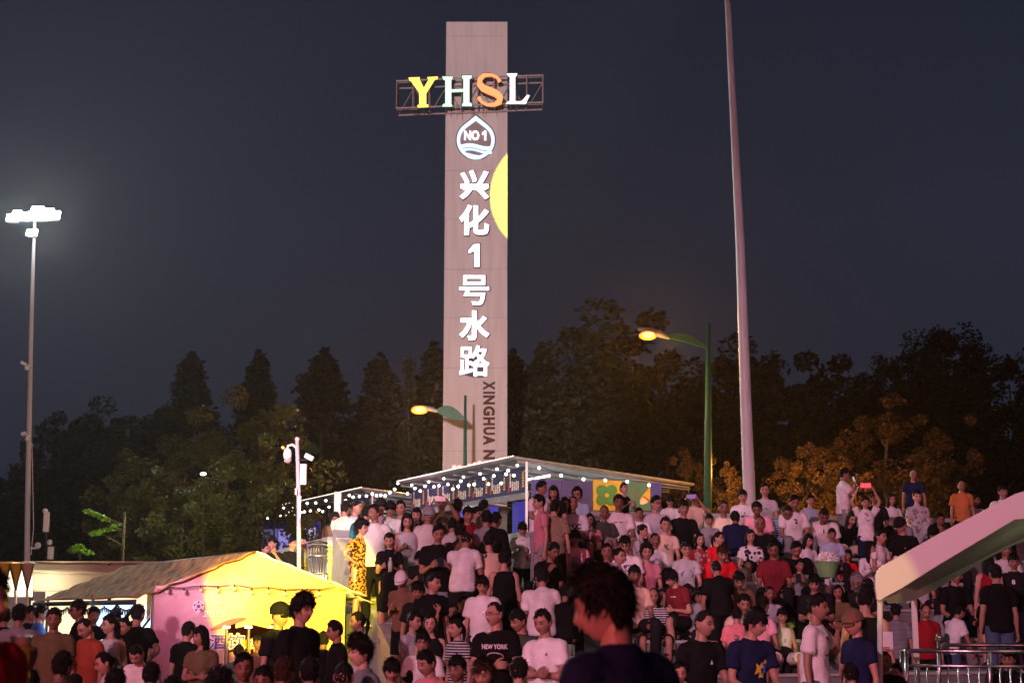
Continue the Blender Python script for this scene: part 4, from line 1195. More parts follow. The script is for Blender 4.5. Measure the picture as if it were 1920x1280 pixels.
# ================================================================== TREES
M_bark = mat('bark', (0.09, 0.075, 0.06), 0.9, var=0.4, scale=5, bump=0.5, bscale=20)
def leafmat(name, c1, c2, tr=0.3):
    m = bpy.data.materials.new(name); m.use_nodes = True
    nt = m.node_tree; b = nt.nodes['Principled BSDF']; b.inputs['Roughness'].default_value = 0.55
    b.inputs['Specular IOR Level'].default_value = 0.25
    tc = nt.nodes.new('ShaderNodeTexCoord'); nz = nt.nodes.new('ShaderNodeTexNoise'); nz.inputs['Scale'].default_value = 0.8; nz.inputs['Detail'].default_value = 6
    nt.links.new(tc.outputs['Object'], nz.inputs[0])
    cr = nt.nodes.new('ShaderNodeValToRGB'); cr.color_ramp.elements[0].position = 0.35; cr.color_ramp.elements[1].position = 0.65
    cr.color_ramp.elements[0].color = (*c1, 1); cr.color_ramp.elements[1].color = (*c2, 1)
    nt.links.new(nz.outputs[0], cr.inputs[0]); nt.links.new(cr.outputs[0], b.inputs['Base Color'])
    t = nt.nodes.new('ShaderNodeBsdfTranslucent'); nt.links.new(cr.outputs[0], t.inputs[0])
    mx = nt.nodes.new('ShaderNodeMixShader'); mx.inputs[0].default_value = tr
    nt.links.new(b.outputs[0], mx.inputs[1]); nt.links.new(t.outputs[0], mx.inputs[2]); nt.links.new(mx.outputs[0], nt.nodes['Material Output'].inputs[0])
    return m
M_conif = leafmat('conifer_foliage', (0.008, 0.013, 0.008), (0.018, 0.026, 0.014))
M_leaf = leafmat('dark_foliage', (0.012, 0.018, 0.008), (0.028, 0.036, 0.014))
M_sodium_leaf = leafmat('sodium_tinted_foliage', (0.05, 0.035, 0.012), (0.12, 0.075, 0.02))  # orange of the sodium lamps is mixed into this leaf colour
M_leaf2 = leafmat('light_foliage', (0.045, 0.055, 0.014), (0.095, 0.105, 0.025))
rs = np.random.RandomState(5)
def leaves(c, size, asp=0.5, flat=0.4):
    """c (n,3) centres -> quads, two of them crossed loosely by random turn"""
    n = len(c)
    a = rs.normal(size=(n, 3)); a[:, 2] *= flat + 0.3
    a /= np.linalg.norm(a, axis=1)[:, None]
    b = rs.normal(size=(n, 3)); b -= (b * a).sum(1)[:, None] * a
    b /= np.linalg.norm(b, axis=1)[:, None]
    s = (size * (0.6 + 0.8 * rs.rand(n)))[:, None]
    a = a * s; b = b * s * asp
    v = np.stack([c - a, c + b * 0.9, c + a, c - b], 1).reshape(-1, 3)
    f = np.arange(4 * n).reshape(-1, 4)
    return v, f
def crown_mesh(name, clumps, per, leaf, asp=0.5, mat_=None, stretch=(1, 1, 1)):
    cs = []
    for (c, r_) in clumps:
        d = rs.normal(size=(per, 3)); d /= np.linalg.norm(d, axis=1)[:, None]
        rr = r_ * (0.35 + 0.65 * rs.rand(per) ** 0.5)[:, None]
        cs.append(np.array(c) + d * rr * np.array(stretch))
    v, f = leaves(np.concatenate(cs), leaf, asp)
    me = npmesh(name, v, f); me.materials.append(mat_)
    return me
def conifer(seed, h=14, rb=3.0, k=1.0):
    q = random.Random(seed)
    cl = []
    for i in range(560):
        t = q.random() ** 1.25
        z = 1.4 + (h - 1.5) * t
        a = q.random() * 2 * PI
        lob = 1 + 0.20 * math.sin(a * 3 + z * 0.8 + seed) + 0.14 * math.sin(z * 2.7 + a * 2 + seed * 2)
        r_ = (rb * (1 - t) ** 0.82 + 0.10) * lob * math.sqrt(q.uniform(0.12, 1.0))
        cl.append(((math.cos(a) * r_, math.sin(a) * r_, z - 0.18 * r_), q.uniform(0.28, 0.55) * (1 - 0.45 * t)))
    cl.append(((0, 0, h - 0.2), 0.22)); cl.append(((0.03, 0, h + 0.2), 0.13))
    return crown_mesh('conifer_crown', cl, 30, 0.12, 0.55, M_conif, (1, 1, 1.15))
def trunk_mesh(h, r0, limbs=0, seed=1, spread=1.0, lean=0.0):
    q = random.Random(seed); m_ = MB()
    pts = [Vector((lean * z * z * 0.01 + 0.15 * math.sin(z * 0.7 + seed), 0.1 * math.sin(z * 0.9), z)) for z in np.linspace(0, h, 9)]
    m_.tube(pts, [r0 * (1 - 0.8 * i / 8) for i in range(9)], 8)
    for i in range(limbs):
        t = q.uniform(0.3, 0.92); p = pts[int(t * 8)]
        a = q.random() * 2 * PI; L = spread * q.uniform(0.6, 1.2) * (1.2 - t)
        e_ = p + Vector((math.cos(a) * L, math.sin(a) * L, L * 0.9))
        md = p.lerp(e_, 0.5) + Vector((0, 0, -0.08 * L))
        m_.tube([p, md, e_], [r0 * 0.4 * (1 - t * .5), r0 * 0.26, r0 * 0.08], 5)
    return m_.mesh('trunk')
def broad(seed, h=9, r_=3.2, n=46, per=110, leaf=0.16, mat_=None, gap=1.0, low=0.28):
    q = random.Random(seed); cl = []
    # lobes first, so that the outline is uneven, then clumps in the lobes
    lobes = []
    for i in range(9):
        a = q.random() * 2 * PI; rad = q.uniform(0.2, 0.8) * r_
        z = h * q.uniform(low + 0.12, 0.86)
        lobes.append((math.cos(a) * rad * (1.1 - z / h * 0.5), math.sin(a) * rad * (1.1 - z / h * 0.5), z))
    lobes.append((0, 0, h * 0.9))
    for i in range(n):
        l = lobes[i % len(lobes)]
        s = r_ * 0.36 * gap
        cl.append(((l[0] + q.gauss(0, s), l[1] + q.gauss(0, s), l[2] + q.gauss(0, s * 0.8)), r_ * q.uniform(0.15, 0.30)))
    return crown_mesh('crown', cl, per, leaf, 0.55, mat_, (1, 1, 0.75))
CONS = [conifer(1), conifer(2, 14, 2.5), conifer(3, 14, 3.4)]
CTR = trunk_mesh(12.5, 0.28, 0, 2); CTR.materials.append(M_bark)
BR = [broad(11, 9, 2.3, 80, 150, 0.105, M_leaf), broad(12, 9, 1.9, 75, 150, 0.10, M_leaf), broad(13, 9, 2.7, 90, 150, 0.11, M_leaf, 1.1)]
BRL = [broad(21, 8, 2.2, 60, 110, 0.10, M_leaf2, 1.1, 0.2), broad(22, 8, 2.5, 65, 110, 0.10, M_leaf2, 1.2, 0.15)]
POP = []
for sd in (31, 32, 33):
    q = random.Random(sd); cl = []
    for i in range(46):
        z = q.uniform(3, 13.6); w = 1.1 * math.sin(PI * min(1, (z - 2) / 12.6)) ** 0.7
        a = q.random() * 6.3; rr = w * q.uniform(0.1, 0.9)
        cl.append(((math.cos(a) * rr + 0.25 * math.sin(z * 0.8 + sd), math.sin(a) * rr, z), q.uniform(0.4, 0.75)))
    POP.append(crown_mesh('crown', cl, 130, 0.105, 0.6, M_leaf, (1, 1, 1.1)))
TRB = []
for sd in range(3):
    t_ = trunk_mesh(7.2, 0.2, 9, sd + 5, 2.2); t_.materials.append(M_bark); TRB.append(t_)
TRP = trunk_mesh(12.5, 0.2, 5, 9, 1.2); TRP.materials.append(M_bark)
def plant(kind, px, toppy, d, meshes, i, label, name, group, hnom, wide=1.0, base=0.0, cat='tree', m=None):
    top = P(px, toppy, d)
    s = (top.z - base) / hnom
    root = empty(name, (top.x, d, base), label, cat, group, rz=(i * 2.399) % 6.28)
    root.scale = (s * wide, s * wide, s)
    tr, cr = meshes
    o = link('trunk', tr, root)
    o = link('crown', cr, root)
    return root
GC = 'tall dark conifers behind the stalls'
for i, (px, ty, d, w, lab) in enumerate((
    (360, 661, 72, 1.0, 'tall dark conifer, leftmost of the spires, above the light green trees'),
    (486, 655, 74, 0.9, 'dark conifer spire between the leftmost spire and the wide one'),
    (608, 653, 70, 1.15, 'wide based dark conifer spire, third from the left'),
    (713, 662, 72, 1.0, 'dark conifer spire just left of the orange lamp and tower'),
    (815, 640, 74, 1.0, 'dark conifer spire partly hidden behind the tower left edge'),
    (961, 655, 76, 0.85, 'dark conifer peeping out right beside the tower edge'),
    (1017, 643, 76, 0.8, 'slim dark conifer right of the tower before the big round tree'),
    (430, 850, 80, 1.0, 'lower dark conifer in the gap between first and second spire'),
    (545, 860, 82, 1.0, 'lower dark conifer in the gap before the wide based spire'),
    (668, 835, 82, 1.0, 'lower dark conifer in the gap left of the orange lamp'))):
    plant('c', px, ty, d, (CTR, CONS[i % 3]), i, lab, 'conifer_tree', GC, 14.3, w * 1.4)
GL = 'dark trees behind the left tents'
for i, (px, ty, d, w, lab) in enumerate((
    (-10, 880, 70, 1.2, 'low dark tree at the left edge of the picture'),
    (55, 862, 74, 1.0, 'dark tree behind the foot of the left mast'),
    (118, 780, 72, 0.9, 'dark tree with a twiggy top right of the left mast'),
    (165, 755, 74, 0.9, 'highest of the dark bushy trees between mast and spires'),
    (215, 758, 72, 1.0, 'dark bushy tree beside the highest bushy one'),
    (268, 768, 74, 0.95, 'dark bushy tree just left of the first conifer spire'),
    (320, 790, 76, 1.0, 'dark bushy tree at the foot of the first conifer spire'))):
    plant('b', px, ty, d, (TRB[i % 3], BR[i % 3]), i, lab, 'broadleaf_tree', GL, 9.4, w)
GG = 'light green trees behind the yellow tent'
for i, (px, ty, d, w, lab) in enumerate((
    (275, 845, 44, 0.9, 'loose light green tree above the cream tent'),
    (375, 790, 46, 0.95, 'light green tree with open branches, second from left'),
    (430, 842, 43, 0.9, 'light green leafy tree right above the yellow tent peak'),
    (488, 752, 47, 1.0, 'tallest light green tree left of the camera pole'),
    (345, 900, 42, 0.8, 'low light green tree over the tent ridge'),
    (520, 905, 45, 0.7, 'small light green tree just left of the camera pole'),
    (232, 935, 44, 0.7, 'small light green tree at the left end of the pale ones'))):
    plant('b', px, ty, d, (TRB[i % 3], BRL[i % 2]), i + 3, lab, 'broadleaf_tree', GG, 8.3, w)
GM = 'trees in the middle behind stalls and lamps'
for i, (px, ty, d, w, me_, lab) in enumerate((
    (770, 660, 70, 0.6, 'P', 'slim feathery tree rising behind the left orange lamp'),
    (800, 785, 68, 0.9, 'B', 'bushy tree lit orange by the lamp left of the tower'),
    (720, 800, 72, 0.9, 'B', 'dark bushy tree between wide conifer and left orange lamp'),
    (640, 840, 68, 0.9, 'B', 'dark round tree above the farther stall roof'),
    (575, 880, 66, 0.8, 'B', 'low round tree just right of the camera pole'),
    (1040, 700, 70, 1.0, 'B', 'round dark tree right of the slim conifer'),
    (1130, 603, 72, 1.1, 'B', 'largest broad tree behind the right orange lamp'),
    (1075, 690, 68, 1.0, 'B', 'dark green tree below the largest broad tree'),
    (1200, 660, 70, 1.0, 'B', 'broad tree directly under the right orange lamp'),
    (1250, 700, 68, 1.0, 'B', 'broad brownish tree just left of the green lamp post'),
    (1000, 790, 70, 0.8, 'B', 'low dark tree above the large stall roof'))):
    if me_ == 'P': plant('p', px, ty, d, (TRP, POP[i % 3]), i, lab, 'poplar_tree', GM, 14.3, w)
    else: plant('b', px, ty, d, (TRB[i % 3], BR[i % 3]), i + 1, lab, 'broadleaf_tree', GM, 9.4, w)
GR = 'dark wood on the right'
for i, (px, ty, d, w, me_, lab) in enumerate((
    (1345, 660, 70, 1.0, 'B', 'dark round crown right behind the green lamp post'),
    (1420, 672, 74, 0.6, 'P', 'thin dark tree top just right of the thick mast'),
    (1452, 655, 74, 0.7, 'P', 'leaning thin dark tree right of the thick mast'),
    (1380, 690, 72, 1.0, 'B', 'dark round tree behind the thick mast'),
    (1515, 690, 74, 0.9, 'B', 'small domed dark tree left of the brown topped one'),
    (1590, 678, 72, 1.0, 'B', 'brownish domed tree in the right wood'),
    (1648, 658, 76, 0.7, 'P', 'thin spiky tree, left of the pair in the right wood'),
    (1675, 655, 76, 0.7, 'P', 'thin spiky tree, right of the pair in the right wood'),
    (1712, 620, 76, 0.9, 'P', 'tall poplar left of the great clump'),
    (1745, 608, 76, 0.95, 'P', 'tall poplar at the left of the great clump'),
    (1775, 600, 76, 1.0, 'P', 'highest poplar of the great clump on the right'),
    (1808, 606, 74, 1.0, 'P', 'tall poplar right of the highest one'),
    (1835, 640, 76, 0.9, 'P', 'shorter poplar at the right shoulder of the great clump'),
    (1893, 652, 74, 0.9, 'P', 'poplar near the right edge with a gap before it'),
    (1920, 655, 74, 1.0, 'P', 'poplar cut by the right picture edge'),
    (1470, 740, 70, 1.1, 'B', 'dark bushy tree low right of the thick mast'),
    (1550, 740, 68, 1.1, 'B', 'dark bushy tree in the middle of the right wood'),
    (1640, 720, 70, 1.1, 'B', 'dark bushy tree below the spiky pair'),
    (1760, 700, 72, 1.3, 'B', 'broad dark tree filling the foot of the great clump'),
    (1860, 730, 70, 1.2, 'B', 'broad dark tree at the right edge of the wood'))):
    if me_ == 'P': plant('p', px, ty, d, (TRP, POP[i % 3]), i, lab, 'poplar_tree', GR, 14.3, w)
    else: plant('b', px, ty, d, (TRB[i % 3], BR[i % 3]), i + 2, lab, 'broadleaf_tree', GR, 9.4, w)
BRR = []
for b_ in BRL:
    c_ = b_.copy(); c_.materials.clear(); c_.materials.append(M_sodium_leaf); BRR.append(c_)
GO = 'shrubby trees lit orange behind the stand'
for i, (px, ty, d, w, lab) in enumerate((
    (1365, 868, 40, 0.6, 'shrub with orange lit leaves left of the thick mast foot'),
    (1485, 850, 42, 0.8, 'shrub with bright orange lit leaves right of the thick mast'),
    (1545, 832, 43, 0.9, 'orange lit shrub behind the standing man in white'),
    (1660, 760, 46, 1.1, 'tall shrubby tree in orange brown light behind the raised sign'),
    (1760, 800, 47, 0.8, 'brown lit shrubby tree behind the man in orange'),
    (1600, 880, 42, 0.8, 'low shrub lit orange right behind the top row'),
    (1720, 870, 44, 0.8, 'low shrub behind the old man in navy'),
    (1290, 850, 44, 0.7, 'dark shrub between stall roof and green lamp post'))):
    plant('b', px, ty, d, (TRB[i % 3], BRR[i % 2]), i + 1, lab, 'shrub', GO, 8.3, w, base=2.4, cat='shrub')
lamp('sodium_light_right', 'POINT', P(1560, 880, 39.0), None, 900, (1.0, 0.36, 0.05), shadow_soft_size=0.3)
lamp('sodium_light_far', 'POINT', P(1350, 880, 38.6), None, 200, (1.0, 0.38, 0.05), shadow_soft_size=0.3)
# bright lime sprays low on the left, lit by a garden spot
for i, (px, ty, d, w, lab, bz) in enumerate(((150, 1012, 38, 1.0, 'small sapling lit lime green behind the cream tent', 0), (198, 955, 38, 1.0, 'young tree with lime green lit branch tips by the cream tent', 0))):
    q = random.Random(i + 4)
    root = empty('young_tree', (P(px, 1040, d).x, d, 0), lab, 'tree', 'young trees lit lime green')
    cl = []
    lv = [(148, 1023), (155, 1030), (162, 1034), (143, 1027), (138, 1032), (166, 1036)] if i == 0 else [(163, 958), (172, 961), (182, 965), (192, 970), (198, 974), (176, 1000), (186, 997), (198, 993), (208, 990), (216, 984)]
    for (x, y) in lv:
        p = P(x, y, d); cl.append(((p.x - root.location.x, q.uniform(-.1, .1), p.z), 0.10))
    me = crown_mesh('crown', cl, 60, 0.045, 0.55, mat('lime_foliage%d' % i, (0.12, 0.26, 0.02), 0.5) if i == 0 else bpy.data.materials['lime_foliage0'], (1.5, 1, 0.5))
    link('crown', me, root)
    m_ = MB(); bx = P(150 if i == 0 else 230, 1050, d).x - root.location.x
    m_.tube([(bx, 0, 0), (bx, 0, P(0, 1035 if i == 0 else 960, d).z)], [0.045, 0.03], 6)
    for (x, y) in lv[::3]:
        p = P(x, y, d); m_.tube([(bx, 0, p.z - 0.35), (p.x - root.location.x, 0, p.z)], [0.02, 0.006], 5)
    m_.build('trunk', M_bark, root)
lamp('garden_spot', 'SPOT', P(165, 1130, 36.2), P(185, 975, 38), 190, (0.85, 1.0, 0.25), spot_size=R(42), spot_blend=0.6, shadow_soft_size=0.1)
# far wood closing the horizon
cl = []
for i in range(520):
    x = rnd.uniform(-62, 68); cl.append(((x, 95 + rnd.uniform(-5, 5), rnd.uniform(0.5, 8.2 + 1.2 * math.sin(x * 0.3) + math.sin(x * 0.9))), rnd.uniform(1.2, 2.2)))
me = crown_mesh('far_wood', cl, 60, 0.55, 0.6, M_leaf)
tag(link('far_wood', me), 'far dark wood behind all the trees', 'wood', kind='stuff')
bk = MB(); bk.box((0, 106, 3.2), (330, 3, 6.4)); tag(bk.build('wooded_bank', mat('bank_earth', (0.02, 0.022, 0.015), 0.9)), kind='structure')

# a small lamp burning among the light green trees
gl_ = empty('garden_lamp', P(381, 1120, 40.5), 'small bright garden lamp glimpsed among the light green trees', 'lamp')
m_ = MB(); m_.ball(P(381, 888, 40.5), 0.055, 12, 8, (1.5, 1, 0.8)); setp(m_.build('globe', emat('garden_globe_glow', (1.0, 0.92, 0.7), 6), smooth=True), gl_)
m_ = MB(); m_.tube([P(381, 1120, 40.5), P(381, 892, 40.5)], 0.012, 6); setp(m_.build('post', M_dark), gl_)
lamp('garden_light', 'POINT', P(400, 915, 37.5), None, 420, (1.0, 0.85, 0.45), shadow_soft_size=0.3)
# ================================================================== PEOPLE
def skinmat():
    m = mat('skin', (1, 1, 1), 0.5, var=0.06, scale=9, objcol=True, spec=0.35)
    nt = m.node_tree; b = nt.nodes['Principled BSDF']
    at = nt.nodes.new('ShaderNodeAttribute'); at.attribute_name = 'tint'
    mu = nt.nodes.new('ShaderNodeVectorMath'); mu.operation = 'MULTIPLY'
    src = b.inputs['Base Color'].links[0].from_socket
    nt.links.new(src, mu.inputs[0]); nt.links.new(at.outputs['Color'], mu.inputs[1]); nt.links.new(mu.outputs[0], b.inputs['Base Color'])
    return m
M_skin = skinmat()
M_fab = mat('cotton', (1, 1, 1), 0.85, var=0.16, scale=5, bump=0.9, bscale=11, objcol=True, spec=0.03)
def add_prints(m):
    # a printed motif on the chest of some shirts, differing from person to person
    nt = m.node_tree; b = nt.nodes['Principled BSDF']; src = b.inputs['Base Color'].links[0].from_socket
    N = nt.nodes.new
    def mth(op, a, b_=None):
        n = N('ShaderNodeMath'); n.operation = op
        for k, v in enumerate((a, b_)):
            if v is None: continue
            if isinstance(v, (int, float)): n.inputs[k].default_value = v
            else: nt.links.new(v, n.inputs[k])
        return n.outputs[0]
    tc = N('ShaderNodeTexCoord'); sp = N('ShaderNodeSeparateXYZ'); nt.links.new(tc.outputs['Generated'], sp.inputs[0])
    oi = N('ShaderNodeObjectInfo'); rn = oi.outputs['Random']
    r2 = mth('FRACT', mth('MULTIPLY', rn, 17.3)); r3 = mth('FRACT', mth('MULTIPLY', rn, 53.9))
    hw = mth('ADD', mth('MULTIPLY', r2, 0.11), 0.05)
    hz_ = mth('ADD', mth('MULTIPLY', r3, 0.11), 0.03)
    mx_ = mth('LESS_THAN', mth('ABSOLUTE', mth('SUBTRACT', sp.outputs[0], 0.5)), hw)
    mz_ = mth('LESS_THAN', mth('ABSOLUTE', mth('SUBTRACT', sp.outputs[2], 0.62)), hz_)
    on = mth('GREATER_THAN', mth('FRACT', mth('MULTIPLY', rn, 7.7)), 0.66)
    vr = N('ShaderNodeTexNoise'); vr.inputs['Scale'].default_value = 24; vr.inputs['Detail'].default_value = 1
    mp_ = N('ShaderNodeMapping'); nt.links.new(tc.outputs['Object'], mp_.inputs[0])
    cb = N('ShaderNodeCombineXYZ'); nt.links.new(mth('MULTIPLY', rn, 40), cb.inputs[0]); nt.links.new(cb.outputs[0], mp_.inputs['Location']); nt.links.new(mp_.outputs[0], vr.inputs[0])
    bl = mth('GREATER_THAN', vr.outputs[0], 0.52)
    bw = N('ShaderNodeRGBToBW'); nt.links.new(oi.outputs['Color'], bw.inputs[0])
    msk = mth('MULTIPLY', mth('MULTIPLY', mx_, mz_), mth('MULTIPLY', mth('MULTIPLY', on, bl), mth('GREATER_THAN', bw.outputs[0], 0.15)))
    hsv = N('ShaderNodeCombineColor'); hsv.mode = 'HSV'; nt.links.new(r3, hsv.inputs[0]); nt.links.new(mth('MULTIPLY', r2, 0.8), hsv.inputs[1])
    nt.links.new(mth('ADD', mth('MULTIPLY', r2, 0.12), 0.06), hsv.inputs[2])
    mi = N('ShaderNodeMix'); mi.data_type = 'RGBA'; nt.links.new(msk, mi.inputs[0]); nt.links.new(src, mi.inputs[6]); nt.links.new(hsv.outputs[0], mi.inputs[7])
    nt.links.new(mi.outputs[2], b.inputs['Base Color'])
M_shirt = mat('printed_cotton', (1, 1, 1), 0.85, var=0.2, scale=4, bump=1.0, bscale=9, objcol=True, spec=0.03)
add_prints(M_shirt)
M_hair = mat('hair', (1, 1, 1), 0.62, var=0.5, scale=40, objcol=True, spec=0.12, bump=0.8, bscale=90)
M_shoe = mat('shoe', (0.2, 0.2, 0.2), 0.5, objcol=True)
def patmat(name, kind, c1, c2):
    m = bpy.data.materials.new(name); m.use_nodes = True
    nt = m.node_tree; b = nt.nodes['Principled BSDF']; b.inputs['Roughness'].default_value = 0.8; b.inputs['Specular IOR Level'].default_value = 0.03
    tc = nt.nodes.new('ShaderNodeTexCoord'); cr = nt.nodes.new('ShaderNodeValToRGB'); cr.color_ramp.interpolation = 'CONSTANT'
    if kind == 'stripe':
        w = nt.nodes.new('ShaderNodeTexWave'); w.bands_direction = 'Z'; w.inputs['Scale'].default_value = 9.5 if 'fine' not in name else 16; w.inputs['Distortion'].default_value = 0.6
        nt.links.new(tc.outputs['Object'], w.inputs[0]); nt.links.new(w.outputs['Fac'], cr.inputs[0]); pos = 0.6
    elif kind == 'spots':
        w = nt.nodes.new('ShaderNodeTexVoronoi'); w.inputs['Scale'].default_value = 13; nt.links.new(tc.outputs['Object'], w.inputs[0]); nt.links.new(w.outputs['Distance'], cr.inputs[0]); pos = 0.42
    elif kind == 'leopard':
        n_ = nt.nodes.new('ShaderNodeTexNoise'); n_.inputs['Scale'].default_value = 26; n_.inputs['Detail'].default_value = 2; nt.links.new(tc.outputs['Object'], n_.inputs[0]); nt.links.new(n_.outputs[0], cr.inputs[0]); pos = 0.5
    else:  # check
        w = nt.nodes.new('ShaderNodeTexChecker'); w.inputs['Scale'].default_value = 30; nt.links.new(tc.outputs['Object'], w.inputs[0]); nt.links.new(w.outputs['Fac'], cr.inputs[0]); pos = 0.5
    cr.color_ramp.elements[0].color = (*c1, 1); cr.color_ramp.elements[1].position = pos; cr.color_ramp.elements[1].color = (*c2, 1)
    nt.links.new(cr.outputs[0], b.inputs['Base Color'])
    return m
PAT = {
    'S1': patmat('striped_cotton', 'stripe', (0.015, 0.02, 0.04), (0.5, 0.5, 0.52)),
    'S2': patmat('blue_striped_cotton', 'stripe', (0.04, 0.16, 0.30), (0.45, 0.55, 0.6)),
    'S3': patmat('striped_cotton_fine', 'stripe', (0.05, 0.055, 0.09), (0.28, 0.28, 0.30)),
    'FL': patmat('floral_cotton', 'spots', (0.03, 0.02, 0.04), (0.6, 0.58, 0.58)),
    'LE': patmat('leopard_cloth', 'leopard', (0.03, 0.012, 0.005), (0.42, 0.20, 0.05)),
    'CH': patmat('checked_cotton', 'check', (0.25, 0.19, 0.13), (0.17, 0.13, 0.09)),
    'RF': patmat('red_floral_cotton', 'spots', (0.35, 0.30, 0.3), (0.30, 0.03, 0.04)),
    'GP': patmat('grey_print_cotton', 'spots', (0.20, 0.19, 0.21), (0.42, 0.40, 0.43)),
}

# ---------------------------------------------------------------- head
HW, HD, HH = 0.076, 0.094, 0.114
def head_grid(nu=46, nv=34):
    """unit directions of a grid denser at the face; returns dirs (nv+1, nu)"""
    u = np.arange(nu) / nu * 2 * PI - PI
    az = u - 0.42 * np.sin(u)             # az 0 = front (-Y)
    th = np.linspace(0, PI, nv + 1)
    th = th - 0.10 * np.sin(2 * th)
    T, A = np.meshgrid(th, az, indexing='ij')
    return np.stack([np.sin(T) * np.sin(A), -np.sin(T) * np.cos(A), np.cos(T)], -1)
def skull(D):
    """surface point for unit directions D (...,3)"""
    x, y, z = D[..., 0], D[..., 1], D[..., 2]
    p = np.stack([x * HW, y * HD, z * HH], -1)
    zz = p[..., 2]
    low = np.clip((-zz - 0.005) / 0.105, 0, 1)
    front = np.clip(-y, 0, 1)
    # jaw narrows, back of the skull pulls in above the neck
    p[..., 0] *= 1 - 0.30 * low ** 1.5
    back = y > 0
    p[..., 1] = np.where(back, p[..., 1] * (1 - 0.50 * low), p[..., 1] * (1 - 0.10 * low ** 2))
    # chin pushed forward and squared
    p[..., 1] += np.where(~back, -0.010 * low * front, 0)
    return p
def face(p, fem=False, child=False):
    x, z = p[..., 0], p[..., 2]
    fr = np.clip(-p[..., 1] / HD * 1.6 - 0.3, 0, 1)
    g = lambda cx, cz, sx, sz: np.exp(-(((np.abs(x) if cx else x) - cx) / sx) ** 2 - ((z - cz) / sz) ** 2)
    d = np.zeros_like(x)
    # nose: bridge to tip
    prof = np.clip((0.014 - z) / 0.048, 0, 1) * (z > -0.034) + np.exp(-((z + 0.034) / 0.006) ** 2) * (z <= -0.034)
    d += 0.022 * prof * np.exp(-(x / (0.009 + 0.008 * np.clip(-z / 0.034, 0, 1))) ** 2)
    d += 0.006 * g(0.013, -0.031, 0.007, 0.007)
    d -= 0.013 * g(0.031, 0.005, 0.016, 0.011)
    d += 0.0045 * g(0.031, 0.002, 0.010, 0.0055)       # eyeball under the lid
    d += (0.003 if fem else 0.006) * g(0.028, 0.024, 0.024, 0.009)
    d += 0.005 * g(0.040, -0.026, 0.018, 0.018)         # cheek bones
    d += 0.006 * g(0, -0.054, 0.020, 0.0055) + 0.007 * g(0, -0.067, 0.017, 0.006)
    d -= 0.005 * g(0, -0.0605, 0.021, 0.0025)
    d -= 0.004 * g(0, -0.079, 0.018, 0.006)
    d += 0.008 * g(0, -0.098, 0.020, 0.012)
    q = p.copy()
    q[..., 1] -= d * fr
    tint = np.ones(p.shape)
    def blend(w, c):
        w = np.clip(w * fr, 0, 1)[..., None]
        return tint * (1 - w) + np.array(c) * w
    lips = 1.3 * (g(0, -0.055, 0.020, 0.005) + g(0, -0.066, 0.017, 0.005)); tint = blend(lips, (0.92, 0.45, 0.42) if fem else (0.85, 0.6, 0.55))
    tint = blend(1.3 * g(0, -0.0605, 0.020, 0.0028), (0.35, 0.15, 0.13))  # shade between the lips painted into the tint
    tint = blend(1.2 * g(0.031, 0.004, 0.020, 0.010), (0.62, 0.48, 0.45))  # eye socket shade painted into the tint
    tint = blend(1.8 * g(0.031, 0.003, 0.012, 0.0055), (0.10, 0.08, 0.08))
    tint = blend(1.7 * g(0.031, 0.0225, 0.017, 0.0050), (0.10, 0.08, 0.07))
    tint = blend(0.8 * g(0.010, -0.038, 0.005, 0.004), (0.35, 0.2, 0.18))  # nostril shade painted into the tint
    return q, tint
def grid_faces(nv, nu):
    i = np.arange(nv)[:, None] * nu; k = np.arange(nu)[None, :]; k2 = (k + 1) % nu
    return np.stack([i + k, i + nu + k, i + nu + k2, i + k2], -1).reshape(-1, 4)
def make_head(fem=False, child=False):
    D = head_grid(); p = skull(D); p, t = face(p, fem, child)
    v = p.reshape(-1, 3); tint = t.reshape(-1, 3); f = grid_faces(D.shape[0] - 1, D.shape[1])
    V = [v]; T = [tint]; F = [f]; n = len(v)
    for s in (-1, 1):      # ears
        nu, nv = 10, 8
        th = np.linspace(0, PI, nv + 1)[:, None]; a = (np.arange(nu) / nu * 2 * PI)[None, :]
        e = np.stack([0.010 * np.sin(th) * np.cos(a), 0.019 * np.sin(th) * np.sin(a), 0.031 * np.cos(th) + 0 * a], -1)
        cup = np.exp(-((e[..., 1] / 0.010) ** 2 + (e[..., 2] / 0.018) ** 2))
        e[..., 0] = s * (e[..., 0] - 0.006 * cup * (e[..., 0] > 0)) 
        e[..., 1] += 0.25 * e[..., 2] + np.abs(e[..., 0]) * 0.6
        e = e + np.array([s * (HW - 0.001), 0.012, -0.008])
        V.append(e.reshape(-1, 3)); T.append(np.full((e.size // 3, 3), 0.92)); F.append(grid_faces(nv, nu) + n); n += e.size // 3
    return np.concatenate(V), np.concatenate(T), np.concatenate(F)
HEADS = {False: make_head(False), True: make_head(True)}

